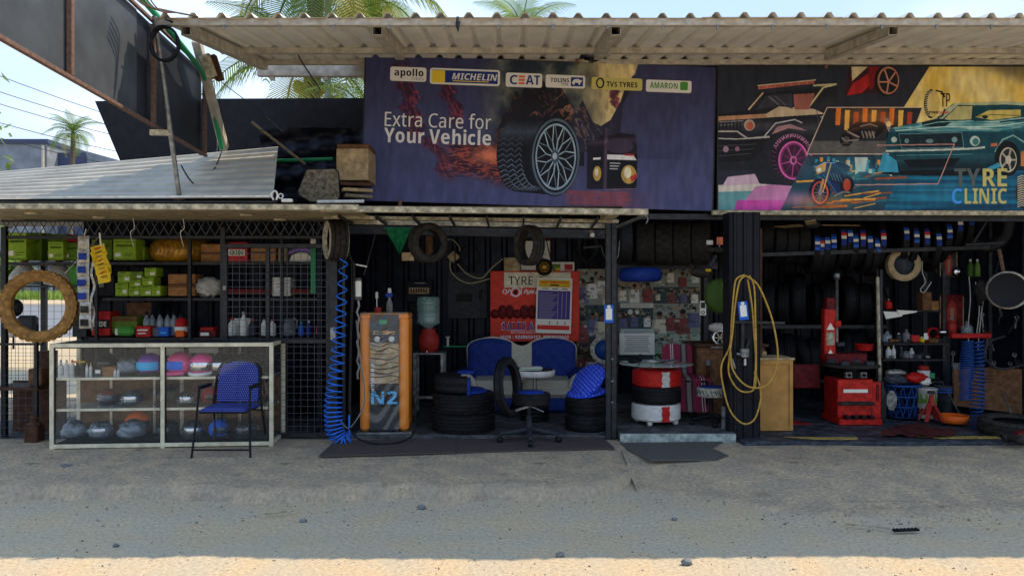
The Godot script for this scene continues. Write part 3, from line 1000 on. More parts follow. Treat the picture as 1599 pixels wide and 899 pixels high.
	for k in 8:
		var x = 528 + k * 58
		part("cross_bar", barm(at(x, 337 + k * 0.6, 6.3), at(x + (800 - x) * 0.09, 350 + k * 0.9, 7.0), 0.014, 0.03), M.steel_dark, gf)
	part("end_plate", bx(Vector3(0.10, 0.05, 0.5), 0.004, at(952, 336, 6.4)), M.cream_paint, gf)
	part("brace", barm(at(1008, 336, 6.16), at(935, 366, 7.2), 0.022, 0.022), M.galv, gf)
	part("hook", tb(curve([at(1008, 334, 6.14), at(1012, 342, 6.14), at(1009, 349, 6.14)], 4), 0.004, 5), M.galv, gf)
	var lint = thing("lintel_beam", "dark grey steel beam across the top of the waiting bay", "beam")
	part("beam", barm(at(520, 358, 7.25), at(945, 366, 7.25), 0.06, 0.09, 0.006), M.steel_dark, lint)
	# ---- walls of the shop
	var bw = thing("back_wall", "navy black ribbed sheet wall at the back of the shop", "wall")
	for k in 9:
		part("wall_sheet", ribbed(Vector3(-1.8 + k * 1.0, 0.1, -9.3 + (0.004 if k % 2 else 0.0)), Vector3(1.01, 0, 0), Vector3(0, 2.6, 0), 0.2, 0.03, 0.4, 0.18), M.navy_sheet, bw)
	var pw = thing("partition_wall", "dark ribbed sheet partition between shelf bay and waiting bay", "wall")
	part("wall_sheet", bx(Vector3(0.03, 2.3, 2.4), 0.0, Vector3(-1.80, 1.15, -8.25)), M.navy_sheet, pw)
	var lb = thing("shelf_bay_wall", "dark sheet wall behind the battery shelves", "wall")
	for k in 3:
		part("wall_sheet", ribbed(Vector3(-4.55 + k * 0.9, 0.1, -8.05), Vector3(0.91, 0, 0), Vector3(0, 2.1, 0), 0.18, 0.02, 0.4, 0.2), M.navy_sheet, lb)
	var rw = thing("end_wall", "dark sheet wall at the far right end of the workshop", "wall")
	part("wall_sheet", ribbed(Vector3(6.25, 0.1, -9.35), Vector3(0, 0, 2.6), Vector3(0, 2.6, 0), 0.2, 0.03), M.navy_sheet, rw)
	var ce = thing("inner_ceiling", "black sheet ceiling over the shop interior", "ceiling")
	part("sheet", bx(Vector3(8.2, 0.02, 1.85), 0.0, Vector3(2.25, 2.62, -8.46)), M.black_sheet, ce)
	# upper wall behind the boards, so that no daylight falls in from above
	part("sheet", bx(Vector3(7.7, 1.35, 0.02), 0.0, Vector3(2.5, 3.28, -7.56)), M.black_sheet, ce)
	# ---- posts
	var ps = thing("double_post", "worn grey double steel post between the waiting and display bays", "post", at(954, 683, 6.85))
	for s in [-1, 1]:
		part("tube", bx(Vector3(0.047, 2.02, 0.06), 0.004, Vector3(s * 0.0255, 1.0, 0)), M.steel_dark, ps)
	for y in [0.32, 0.51, 0.71]:
		part("bolt", lt([V(0, 0.012), V(0.012, 0.008), V(0.014, 0)], 8), M.galv, ps, Transform3D(Basis(Vector3.RIGHT, PI / 2), Vector3(0.01, y, 0.031)))
	var p2 = thing("steel_post", "dark steel post at the edge of the mesh door by the blue air hose", "post", at(521, 690, 6.85))
	part("tube", bx(Vector3(0.075, 2.02, 0.06), 0.004, Vector3(0, 0.98, 0)), M.steel_dark, p2)
	part("rail", bx(Vector3(0.03, 2.0, 0.03), 0.003, Vector3(0.08, 0.98, -0.05)), M.steel_dark, p2)
	part("lock_plate", bx(Vector3(0.05, 0.12, 0.01), 0.003, Vector3(0, 0.98, 0.034)), M.galv, p2)
	# ribbed black pillar
	var bp = thing("ribbed_pillar", "black ribbed sheet pillar hung with yellow hoses", "pillar", at(1158, 685, 6.9))
	part("front_sheet", ribbed(Vector3(-0.135, -0.05, 0.10), Vector3(0.27, 0, 0), Vector3(0, 2.10, 0), 0.09, 0.018, 0.45, 0.2), M.black_sheet, bp)
	part("side_sheet", bx(Vector3(0.01, 2.10, 0.2), 0.0, Vector3(-0.135, 1.0, 0)), M.black_sheet, bp)
	part("side_sheet", bx(Vector3(0.01, 2.10, 0.2), 0.0, Vector3(0.135, 1.0, 0)), M.black_sheet, bp)
	part("side_sheet", bx(Vector3(0.27, 2.10, 0.01), 0.0, Vector3(0, 1.0, -0.1)), M.black_sheet, bp)
	part("cross_bar", barm(Vector3(-0.14, 1.07, 0.145), Vector3(0.34, 1.06, 0.145), 0.03, 0.022), M.steel_dark, bp)
	part("inner_post", bx(Vector3(0.05, 1.9, 0.05), 0.0, Vector3(0.24, 0.98, -0.25)), M.wood_dark, bp)
	# sill under the right board
	tag(part("sill_beam", barm(at(1112, 332, 7.36), at(1680, 333, 7.36), 0.06, 0.045, 0.004), M.cream_paint, self), "long cream timber under the picture sign board", "beam")
	tag(part("header_beam", barm(at(1000, 338, 7.45), at(1680, 342, 7.45), 0.04, 0.06, 0.004), M.steel_dark, self), "dark beam behind the cream timber over the workshop opening", "beam")
	# doormats
	var mt = thing("door_mat", "long brown grey mat in front of the waiting bay", "mat")
	var mp = [[497, 713], [960, 700], [942, 683.5], [524, 688]].map(func(q): var dd = FOCAL * (EYE - 0.145) / (q[1] - 449.5); var p = at(q[0], q[1], dd); return V(p.x, p.z))
	part("pad", pr([mp[0], mp[1].lerp(mp[0], 0.55), mp[2].lerp(mp[3], 0.55), mp[3]], 0.01), M.mat, mt, Transform3D(Basis(Vector3.RIGHT, PI / 2), Vector3(0, 0.147, 0)))
	part("pad", pr([mp[1].lerp(mp[0], 0.548), mp[1], mp[2], mp[2].lerp(mp[3], 0.552)], 0.01), M.mat, mt, Transform3D(Basis(Vector3.RIGHT, PI / 2), Vector3(0, 0.1445, 0)))
	var m2 = thing("rubber_mat", "torn grey rubber mat at the foot of pale step", "mat")
	var q2 = [[968, 692], [1130, 690], [1112, 700], [1138, 712], [1120, 718], [1015, 719], [985, 705]].map(func(q): var dd = FOCAL * (EYE - 0.135) / (q[1] - 449.5); var p = at(q[0], q[1], dd); return V(p.x, p.z))
	part("pad", pr(q2, 0.012), M.mat_grey, m2, Transform3D(Basis(Vector3.RIGHT, PI / 2), Vector3(0, 0.135, 0)))

func cable_coil(c: Vector3) -> SurfaceTool:
	var pts = []
	for i in 90:
		var a = i * TAU / 18.0
		pts.append(c + Vector3(0.095 + 0.006 * sin(i * 1.1), 0, 0) * cos(a) + Vector3(0, 0.13 + 0.006 * cos(i * 0.7), 0) * sin(a) + Vector3(0, 0, 0.02 * sin(i * 0.31)))
	return tb(pts, 0.009, 6)

func rafter(rf, x, z0, z1):
	# hollow square tube with an open end
	var y0 = roof_y(z0) - 0.062; var y1 = roof_y(z1) - 0.062
	var r = Node3D.new()
	r.name = nm(rf, "rafter")
	rf.add_child(r, true)
	for s in [-1, 1]:
		part("side", barm(Vector3(x + s * 0.034, y0, z0), Vector3(x + s * 0.034, y1, z1), 0.004, 0.085), M.roof_tube, r)
		part("flange", barm(Vector3(x, y0 + s * 0.0405, z0), Vector3(x, y1 + s * 0.0405, z1), 0.072, 0.004), M.roof_tube, r)

# a carton whose front face spans the survey points (x0, y0)-(x1, y1) at distance d
func carton(label, x0, y0, x1, y1, d, depth, mat_key, called = "carton", group = "", turn = 0.0, category = "box") -> Node3D:
	var a = at(x0, y1, d); var b = at(x1, y0, d)
	var w = b.x - a.x; var h = b.y - a.y
	var t = thing(called, label, category, Vector3((a.x + b.x) / 2, a.y, -d - depth / 2), turn, group)
	part("body", bx(Vector3(w, h, depth), 0.003, Vector3(0, h / 2, 0)), M[mat_key], t)
	dims[t] = Vector3(w, h, depth)
	return t

# a thin piece on a carton's front: fractions from the left and from the bottom
func face(t: Node3D, called, u0, v0, u1, v1, mat_key, lift = 0.0015):
	var w = dims[t].x; var h = dims[t].y; var d = dims[t].z
	return part(called, bx(Vector3((u1 - u0) * w, (v1 - v0) * h, 0.002), 0.0, Vector3(((u0 + u1) / 2 - 0.5) * w, (v0 + v1) / 2 * h, d / 2 + lift)), M[mat_key], t)

func face_txt(t: Node3D, s, u, v, fw, fh, mat_key, bold = true):
	var w = dims[t].x; var h = dims[t].y; var d = dims[t].z
	return txt(t, s, Vector3((u - 0.5) * w, v * h, d / 2 + 0.004), fw * w, fh * h, M[mat_key], bold)

# ---------- the two big sign boards
# repaint the pixels of one flat colour with a function of (x, y)
func p_tex(im: Image, r: Array, key: Color, fn: Callable):
	for y in range(r[1], mini(r[3], im.get_height())):
		for x in range(r[0], mini(r[2], im.get_width())):
			var c = im.get_pixel(x, y)
			if absf(c.r - key.r) + absf(c.g - key.g) + absf(c.b - key.b) < 0.012:
				im.set_pixel(x, y, fn.call(x, y))

func ridge(n: FastNoiseLite, x, y) -> float:
	return pow(1.0 - absf(n.get_noise_2d(x, y)), 4.0)

func banner_print() -> Image:
	# 550 x 230 survey units, two pixels each
	var W = 1100; var H = 460
	var im := Image.create(W, H, false, Image.FORMAT_RGB8)
	var n1 := FastNoiseLite.new(); n1.seed = 2; n1.frequency = 0.008; n1.fractal_octaves = 5
	var n2 := FastNoiseLite.new(); n2.seed = 5; n2.frequency = 0.025; n2.fractal_octaves = 4
	var navy = C8(60, 63, 100); var navy2 = C8(78, 82, 124)
	for y in H:
		for x in W:
			var c = navy.lerp(navy2, float(y) / H)
			var a = n1.get_noise_2d(x, y); var b = n2.get_noise_2d(x * 1.6, y * 0.7)
			# stormy sky in the middle
			var mid = smoothstep(330, 460, x) * (1 - smoothstep(820, 960, x))
			if y < 270:
				var s = C8(44, 52, 66).lerp(C8(120, 124, 112), clampf(0.35 + a * 1.5, 0, 1))
				var warm = smoothstep(640, 780, x) * (1 - smoothstep(840, 900, x + a * 60))
				s = s.lerp(C8(240, 216, 156), warm * clampf(0.9 + b * 0.4, 0, 1))
				c = c.lerp(s, mid * (0.98 - 0.3 * smoothstep(200, 270, y)))
			else:
				var l = C8(48, 34, 50).lerp(C8(170, 70, 50), clampf(b * 1.6 + 0.25, 0, 1))
				var hot = smoothstep(360, 460, x) * (1 - smoothstep(560, 700, x)) * (1 - smoothstep(360, 420, y))
				c = c.lerp(l, hot * 0.85)
				var hot2 = smoothstep(560, 760, x) * (1 - smoothstep(800, 960, x)) * smoothstep(390, 430, y - a * 60) * 0.35
				c = c.lerp(C8(130, 60, 70), hot2)
			im.set_pixel(x, y, c)
	# red rock columns on the left
	var r := RandomNumberGenerator.new()
	r.seed = 4
	for band in [[105, 0, 178, 300, 30], [235, 40, 300, 235, 24], [205, 240, 270, 400, 26], [775, 70, 802, 165, 16]]:
		for y in range(band[1], band[3]):
			var t = float(y - band[1]) / (band[3] - band[1])
			var cx = lerpf(band[0], band[2], t) + n1.get_noise_2d(y * 2.0, band[0]) * 22
			for x in range(int(cx - band[4] - 10), int(cx + band[4] + 10)):
				if x < 0 or x >= W: continue
				var e = absf(x - cx) / band[4] + n2.get_noise_2d(x, y * 2.0) * 0.5
				var m = clampf((1.1 - e) * 2.0, 0, 1) * smoothstep(0, 0.15, t) * (1 - smoothstep(0.7, 1.0, t))
				var k = clampf(ridge(n2, x * 1.3 - y * 0.5, y * 0.6) * 1.6 - 0.55, 0, 1)
				im.set_pixel(x, y, im.get_pixel(x, y).lerp(C8(62, 34, 58).lerp(C8(196, 82, 96), k * (0.4 + 0.6 * smoothstep(-1, 1, (x - cx) / band[4]))), m * 0.85))
	# mountains
	var dark = C8(34, 32, 42)
	p_poly(im, [V(405, 250), V(430, 180), V(452, 150), V(470, 96), V(486, 120), V(500, 70), V(520, 96), V(548, 56), V(570, 80), V(596, 40), V(618, 92), V(650, 150), V(690, 235), V(690, 330), V(405, 330)], dark)
	p_poly(im, [V(640, 200), V(662, 150), V(680, 120), V(700, 160), V(716, 190), V(740, 200), V(770, 180), V(800, 120), V(815, 70), V(835, 40), V(862, 10), V(900, 0), V(905, 260), V(640, 290)], C8(46, 44, 66))
	p_poly(im, [V(852, 0), V(1000, 0), V(1000, 300), V(800, 300), V(806, 130), V(826, 96)], C8(64, 66, 102))
	for i in 60:
		var x = r.randf_range(500, 690); var y = r.randf_range(70, 230)
		if y > 60 + absf(x - 590) * 0.9:
			p_line(im, [V(x, y), V(x + r.randf_range(4, 16), y + r.randf_range(8, 26))], r.randf_range(1, 4), C8(130, 84, 72).lerp(C8(70, 50, 60), r.randf()))
	# rock faces with lit edges
	p_tex(im, [400, 30, 910, 335], dark, func(x, y):
		var k = clampf(ridge(n2, x * 0.8 + y * 0.5, y * 0.55) * 1.7 - 0.75, 0, 1) * smoothstep(-0.3, 0.4, n1.get_noise_2d(x * 1.5, y))
		return dark.lerp(C8(178, 122, 102), k * (0.5 + 0.5 * smoothstep(520, 640, x))))
	p_tex(im, [630, 0, 910, 300], C8(46, 44, 66), func(x, y):
		return C8(46, 44, 66).lerp(C8(128, 116, 112), clampf(ridge(n2, x * 0.9 - y * 0.5, y * 0.5) * 1.7 - 0.8, 0, 1) * (1 - smoothstep(700, 800, x))))
	# lava field and pool
	for y in range(262, 410):
		for x in range(225, 500):
			var k = clampf(ridge(n2, x * 0.55, y * 2.2) * 1.5 - 0.5, 0, 1)
			var m = smoothstep(225, 300, x) * (1 - smoothstep(350, 408, y + n1.get_noise_2d(x, y) * 30)) * smoothstep(262, 280, y)
			im.set_pixel(x, y, im.get_pixel(x, y).lerp(C8(56, 30, 44).lerp(C8(206, 92, 70), k), m * 0.9))
	p_glow(im, 395, 305, 95, 46, C8(246, 140, 100), 0.9)
	# tyre: tread drum and rim
	p_ell(im, 480, 300, 66, 118, C8(22, 24, 34))
	p_poly(im, [V(480, 182), V(590, 178), V(600, 425), V(480, 418)], C8(22, 24, 34))
	for i in 26:
		var a = lerpf(-1.9, 1.9, i / 25.0) + PI
		for k in 3:
			var c0 = V(478 + k * 26, 300)
			var p = c0 + V(cos(a) * 60, sin(a) * 114)
			p_line(im, [p, p + V(15, -9 - k * 2), p + V(22, -4)], 3.0, C8(120, 132, 148).lerp(C8(30, 34, 46), clampf(absf(i - 8) / 12.0, 0, 1)))
	p_tex(im, [410, 176, 610, 430], C8(22, 24, 34), func(x, y):
		return C8(20, 22, 32).lerp(C8(96, 110, 130), pow(clampf(1.0 - absf(y - 225) / 70.0, 0, 1), 2.0) * 0.6 + 0.12 * clampf(1.0 - absf(x - 440) / 30.0, 0, 1)))
	p_ell(im, 598, 303, 78, 126, C8(30, 34, 46))
	p_ell(im, 600, 303, 75, 122, C8(92, 108, 124))
	p_ell(im, 600, 303, 69, 114, C8(24, 28, 38))
	p_ell(im, 600, 303, 64, 106, C8(150, 172, 190))
	p_ell(im, 600, 303, 59, 99, C8(16, 18, 28))
	for i in 12:
		var a = i * TAU / 12 + 0.15
		var q = V(cos(a) * 60, sin(a) * 100)
		var c = V(600, 303)
		var mid2 = c + q * 0.5
		p_line(im, [c + q * 0.15, mid2], 4.5, C8(150, 174, 192))
		var s = V(cos(a + 0.22) * 60, sin(a + 0.22) * 100); var s2 = V(cos(a - 0.22) * 60, sin(a - 0.22) * 100)
		p_line(im, [mid2, c + s * 0.97], 3, C8(190, 210, 222))
		p_line(im, [mid2, c + s2 * 0.97], 3, C8(110, 130, 148))
	p_ell(im, 598, 303, 13, 20, C8(70, 86, 100))
	p_ell(im, 597, 301, 7, 11, C8(180, 196, 206))
	# oil can
	p_poly(im, [V(698, 250), V(716, 250), V(740, 232), V(752, 226), V(752, 205), V(762, 205), V(762, 232), V(800, 220), V(850, 224), V(856, 262), V(856, 400), V(700, 402)], C8(36, 30, 46))
	p_ell(im, 800, 262, 44, 24, C8(66, 56, 76))
	p_poly(im, [V(716, 292), V(746, 284), V(746, 386), V(716, 388)], C8(22, 22, 30))
	p_poly(im, [V(764, 286), V(858, 286), V(858, 390), V(764, 392)], C8(20, 22, 30))
	p_poly(im, [V(762, 290), V(846, 290), V(856, 306), V(762, 306)], C8(224, 222, 226))
	p_poly(im, [V(718, 302), V(742, 300), V(742, 307), V(718, 309)], C8(224, 222, 226))
	p_ell(im, 832, 352, 24, 30, C8(196, 160, 80))
	p_ell(im, 828, 346, 12, 18, C8(234, 224, 190))
	p_ell(im, 732, 352, 13, 24, C8(196, 160, 80))
	p_ell(im, 730, 348, 6, 12, C8(234, 224, 190))
	p_poly(im, [V(836, 360), V(858, 346), V(858, 360), V(842, 376)], C8(190, 60, 50))
	for k in 3:
		p_line(im, [V(772, 318 + k * 9), V(804 - k * 4, 318 + k * 9)], 3, C8(200, 200, 206))
	p_line(im, [V(762, 402), V(858, 397)], 2, C8(150, 120, 130))
	p_tex(im, [696, 200, 860, 404], C8(36, 30, 46), func(x, y):
		return C8(34, 28, 44).lerp(C8(104, 84, 104), clampf(1.0 - absf(x - 757) / 9.0, 0, 1) * 0.8 + clampf(1.0 - absf(y - 246 + (x - 800) * 0.1) / 14.0, 0, 1) * 0.5))
	for i in 420:
		p_ell(im, r.randf_range(640, 830), r.randf_range(408, 452), r.randf_range(4, 22), 1.0, im.get_pixel(700, 440).lerp(C8(150, 74, 84), r.randf() * 0.55))
	return im

func picture_print() -> Image:
	# second board: 520 x 228 survey units, two pixels each
	var W = 1040; var H = 456
	var im := Image.create(W, H, false, Image.FORMAT_RGB8)
	im.fill(C8(44, 48, 62))
	var n1 := FastNoiseLite.new(); n1.seed = 9; n1.frequency = 0.01; n1.fractal_octaves = 4
	# right half: yellow sky over teal
	for y in H:
		for x in range(440, W):
			var edge = 662 - y * 0.62
			if x < edge: continue
			var a = n1.get_noise_2d(x, y)
			var c = C8(226, 192, 92).lerp(C8(244, 226, 160), clampf(0.5 + a, 0, 1))
			c = c.lerp(C8(96, 84, 66), smoothstep(0, 90, (x - 760) * 0.35 - y + 20 + a * 40) * 0.8)
			if y > 210: c = c.lerp(C8(22, 62, 74), smoothstep(210, 300, y))
			if y > 330: c = C8(24, 116, 150).lerp(C8(18, 66, 96), clampf(0.5 + n1.get_noise_2d(x * 0.2, y * 5) * 1.4, 0, 1))
			im.set_pixel(x, y, c)
	# left floor in white, teal and magenta
	p_poly(im, [V(0, 376), V(240, 366), V(200, 456), V(0, 456)], C8(214, 206, 196))
	p_poly(im, [V(0, 398), V(120, 394), V(90, 456), V(0, 456)], C8(104, 160, 164))
	p_poly(im, [V(118, 380), V(236, 366), V(198, 456), V(60, 456)], C8(196, 130, 176))
	p_poly(im, [V(60, 424), V(212, 424), V(198, 456), V(50, 456)], C8(206, 78, 172))
	p_poly(im, [V(30, 350), V(120, 340), V(136, 372), V(12, 380)], C8(206, 176, 196))
	# off-road truck
	var dk = C8(34, 36, 46)
	p_poly(im, [V(0, 150), V(96, 138), V(140, 84), V(320, 68), V(372, 60), V(376, 170), V(330, 330), V(250, 380), V(130, 372), V(110, 330), V(0, 330)], dk)
	p_tex(im, [0, 56, 380, 384], dk, func(x, y):
		var a = clampf(1.0 - absf(y - 185 - (x - 100) * 0.05) / 26.0, 0, 1) * 0.30 + clampf(1.0 - absf(y - 118) / 36.0, 0, 1) * 0.12 + 0.1 * n1.get_noise_2d(x * 2.0, y * 5.0)
		return dk.lerp(C8(150, 138, 146), clampf(a, 0, 1)))
	p_poly(im, [V(0, 158), V(150, 150), V(190, 126), V(300, 134), V(336, 150), V(0, 172)], C8(196, 176, 150))
	p_poly(im, [V(0, 158), V(140, 150), V(160, 160), V(0, 172)], C8(190, 140, 108))
	p_poly(im, [V(126, 60), V(300, 44), V(300, 54), V(126, 72)], C8(206, 128, 106))
	for k in 7:
		p_poly(im, [V(130 + k * 25, 61 - k * 2.3), V(152 + k * 25, 59 - k * 2.3), V(152 + k * 25, 68 - k * 2.3), V(130 + k * 25, 70 - k * 2.3)], C8(170, 92, 84))
	p_line(im, [V(124, 60), V(306, 42)], 3, C8(200, 190, 170))
	p_line(im, [V(96, 136), V(140, 84)], 5, C8(206, 180, 150))
	p_line(im, [V(300, 60), V(370, 56), V(330, 66), V(280, 134)], 6, C8(196, 188, 150))
	p_poly(im, [V(236, 88), V(304, 84), V(284, 136), V(240, 136)], C8(156, 96, 92))
	p_ell(im, 98, 186, 17, 18, C8(170, 160, 150))
	p_ell(im, 99, 188, 12, 13, C8(186, 100, 80))
	p_line(im, [V(0, 206), V(60, 206), V(92, 228), V(160, 222)], 5, C8(176, 170, 168))
	p_line(im, [V(0, 228), V(60, 230), V(160, 224)], 4, C8(180, 176, 176))
	p_line(im, [V(0, 186), V(50, 184)], 4, C8(120, 116, 116))
	p_poly(im, [V(94, 240), V(130, 236), V(130, 248), V(94, 252)], C8(150, 74, 66))
	p_line(im, [V(146, 220), V(180, 180), V(240, 168), V(262, 178)], 4, C8(190, 190, 196))
	p_poly(im, [V(166, 216), V(186, 190), V(226, 182), V(280, 204), V(220, 196)], C8(170, 130, 140))
	p_ell(im, 232, 288, 66, 74, C8(32, 24, 38))
	for i in 22:
		var a = lerpf(-2.6, -0.1, i / 21.0)
		p_line(im, [V(232, 288) + V(cos(a) * 56, sin(a) * 66), V(232, 288) + V(cos(a) * 66, sin(a) * 74)], 4, C8(176, 120, 156))
	p_ell(im, 236, 298, 46, 60, C8(216, 92, 172))
	p_ell(im, 236, 298, 40, 54, C8(56, 24, 50))
	for i in 5:
		var a = i * TAU / 5 + 0.3
		p_line(im, [V(236, 298), V(236, 298) + V(cos(a) * 38, sin(a) * 50)], 7, C8(104, 44, 92))
	p_ell(im, 236, 298, 10, 13, C8(150, 60, 120))
	for k in 7:
		p_line(im, [V(4 + k * 11, 178), V(4 + k * 11, 200)], 4, C8(18, 20, 26))
	p_line(im, [V(0, 176), V(78, 172)], 2.5, C8(150, 144, 146))
	p_poly(im, [V(0, 234), V(150, 228), V(140, 268), V(100, 300), V(0, 306)], C8(26, 26, 34))
	for k in 3: p_line(im, [V(0, 252 + k * 16), V(118 - k * 8, 246 + k * 15)], 2, C8(84, 80, 90))
	p_ell(im, 24, 262, 9, 10, C8(170, 130, 150)); p_ell(im, 60, 261, 7, 8, C8(150, 110, 130))
	p_poly(im, [V(150, 92), V(230, 84), V(234, 134), V(196, 122), V(120, 136)], C8(58, 60, 74))
	p_line(im, [V(160, 96), V(190, 120)], 5, C8(110, 110, 124)); p_line(im, [V(180, 94), V(212, 122)], 2, C8(120, 118, 130))
	p_line(im, [V(310, 140), V(318, 200), V(312, 300)], 2, C8(96, 92, 104))
	p_line(im, [V(322, 160), V(350, 158)], 3, C8(190, 180, 176))
	p_poly(im, [V(286, 300), V(370, 150), V(376, 170), V(330, 330), V(296, 340)], C8(62, 44, 66))
	for i in 30:
		var a = i * TAU / 30
		p_line(im, [V(232, 288) + V(cos(a) * 54, sin(a) * 63), V(232, 288) + V(cos(a + 0.08) * 64, sin(a + 0.08) * 72)], 2.5, C8(104, 60, 96).lerp(C8(200, 140, 184), clampf(-sin(a), 0, 1)))
	p_ell(im, 236, 298, 47, 61, C8(236, 110, 190)); p_ell(im, 236, 298, 42, 56, C8(120, 44, 100)); p_ell(im, 237, 299, 37, 50, C8(40, 20, 40))
	for i in 10:
		var a = i * TAU / 10 + 0.3
		p_line(im, [V(236, 298) + V(cos(a), sin(a) * 1.3) * 9, V(236, 298) + V(cos(a + 0.12) * 38, sin(a + 0.12) * 51)], 4, C8(170, 70, 140).lerp(C8(80, 34, 72), float(i % 2)))
	p_ell(im, 236, 298, 11, 14, C8(206, 110, 176)); p_ell(im, 236, 298, 6, 8, C8(60, 26, 54))
	# red car corner at the top
	p_poly(im, [V(412, 0), V(560, 0), V(520, 80), V(396, 92), V(404, 50)], C8(60, 30, 38))
	p_poly(im, [V(418, 0), V(470, 0), V(420, 46)], C8(206, 190, 150))
	p_poly(im, [V(404, 92), V(420, 56), V(474, 20), V(476, 60), V(450, 84)], C8(170, 40, 46))
	p_poly(im, [V(470, 0), V(520, 0), V(500, 50), V(476, 76)], C8(120, 30, 36))
	p_ell(im, 530, 44, 40, 50, C8(30, 28, 34))
	p_ell(im, 534, 44, 34, 44, C8(176, 120, 100))
	p_ell(im, 535, 44, 29, 38, C8(34, 32, 40))
	for i in 5:
		var a = i * TAU / 5 + 0.5
		p_line(im, [V(535, 48), V(535, 44) + V(cos(a) * 28, sin(a) * 36)], 5, C8(190, 132, 110))
	var r0 := RandomNumberGenerator.new()
	r0.seed = 44
	# street with a standing motorbike in a slanted frame
	p_poly(im, [V(342, 130), V(640, 130), V(586, 276), V(278, 276)], C8(44, 46, 54))
	for k in 9:
		var x = 370 + k * 28
		p_poly(im, [V(x, 132 + (k % 3) * 6), V(x + 16, 132 + (k % 3) * 6), V(x + 12, 186 + (k % 2) * 16), V(x - 2, 186 + (k % 2) * 16)], [C8(236, 124, 50), C8(250, 196, 96), C8(176, 66, 44)][k % 3])
	p_poly(im, [V(300, 236), V(604, 236), V(586, 276), V(280, 276)], C8(92, 92, 92))
	bike(im, 402, 245, 548, 236, 21, C8(20, 20, 26), C8(150, 130, 120))
	p_ell(im, 470, 196, 30, 13, C8(34, 32, 40)); p_line(im, [V(446, 190), V(476, 182), V(500, 190)], 3, C8(150, 140, 140))
	p_poly(im, [V(404, 198), V(440, 190), V(446, 202), V(412, 206)], C8(60, 40, 36))
	for k in 4:
		p_line(im, [V(450 + k * 11, 206), V(456 + k * 11, 226)], 4, C8(112, 104, 104)); p_line(im, [V(452 + k * 11, 206), V(458 + k * 11, 226)], 1.5, C8(190, 180, 170))
	p_line(im, [V(440, 232), V(402, 236), V(388, 226)], 5, C8(130, 120, 118))
	for k in 2: p_line(im, [V(524 + k * 8, 176), V(545 + k * 7, 226)], 3, C8(176, 166, 160))
	p_line(im, [V(506, 168), V(534, 172), V(540, 164)], 3, C8(110, 104, 104)); p_ell(im, 536, 182, 8, 9, C8(250, 226, 170))
	for i in 40:
		var x = r0.randf_range(296, 590)
		p_line(im, [V(x, r0.randf_range(242, 274)), V(x + r0.randf_range(10, 36), r0.randf_range(242, 274))], 1.4, C8(130, 118, 104).lerp(C8(70, 70, 74), r0.randf()))
	p_line(im, [V(342, 130), V(644, 130), V(588, 278), V(278, 278), V(342, 130)], 3, C8(214, 190, 176))
	# racing bike in coloured light
	p_poly(im, [V(276, 284), V(590, 284), V(520, 456), V(196, 456)], C8(38, 74, 92))
	var r := RandomNumberGenerator.new()
	r.seed = 6
	for i in 60:
		var x = r.randf_range(290, 560); var y = r.randf_range(286, 330)
		p_poly(im, [V(x, y), V(x + 10, y), V(x + 10, y + r.randf_range(6, 24)), V(x, y + 14)], [C8(60, 150, 180), C8(210, 210, 180), C8(30, 60, 80), C8(226, 150, 60)][r.randi() % 4])
	for i in 34:
		var y = r.randf_range(330, 452)
		var x = r.randf_range(220, 500) - (y - 330) * 0.2
		p_line(im, [V(x, y), V(x + r.randf_range(40, 110), y - r.randf_range(2, 16))], r.randf_range(2, 8), [C8(216, 100, 40), C8(236, 170, 70), C8(150, 80, 50), C8(40, 120, 130)][r.randi() % 4])
	p_ell(im, 318, 400, 34, 44, C8(24, 26, 60))
	p_ell(im, 320, 400, 26, 36, C8(214, 84, 60))
	p_ell(im, 320, 400, 21, 31, C8(22, 26, 44))
	p_ell(im, 320, 400, 6, 8, C8(110, 130, 150))
	p_line(im, [V(320, 398), V(346, 300)], 8, C8(214, 150, 80))
	p_poly(im, [V(300, 322), V(330, 300), V(372, 302), V(404, 326), V(410, 380), V(372, 412), V(348, 372), V(318, 346)], C8(30, 52, 96))
	p_poly(im, [V(304, 320), V(340, 302), V(336, 332), V(310, 342)], C8(226, 160, 90))
	p_poly(im, [V(372, 300), V(416, 318), V(410, 336), V(380, 330)], C8(20, 34, 60))
	p_ell(im, 404, 376, 22, 32, C8(22, 24, 40))
	p_ell(im, 404, 376, 12, 20, C8(180, 70, 50))
	p_poly(im, [V(428, 288), V(470, 288), V(462, 334), V(432, 334)], C8(190, 206, 200))
	p_poly(im, [V(344, 330), V(372, 318), V(396, 344), V(384, 372), V(356, 366)], C8(20, 26, 48))
	for k in 4: p_line(im, [V(350 + k * 10, 336 + k * 3), V(362 + k * 9, 362 + k * 2)], 2, C8(90, 120, 150))
	p_line(im, [V(306, 318), V(334, 304), V(366, 306)], 3, C8(130, 170, 210)); p_line(im, [V(330, 344), V(352, 372), V(372, 404)], 3, C8(70, 110, 170))
	p_line(im, [V(366, 410), V(392, 398), V(412, 400)], 6, C8(120, 124, 130)); p_ell(im, 316, 328, 8, 6, C8(240, 246, 240), -0.4)
	p_line(im, [V(328, 400), V(354, 308)], 4, C8(236, 186, 110))
	for i in 12:
		var a = i * TAU / 12
		p_line(im, [V(320, 400), V(320, 400) + V(cos(a) * 20, sin(a) * 30)], 1.5, C8(120, 130, 150))
	# classic coupe in teal
	p_poly(im, [V(540, 196), V(600, 182), V(672, 172), V(736, 118), V(900, 112), V(1040, 118), V(1040, 330), V(560, 336), V(524, 250)], C8(22, 66, 80))
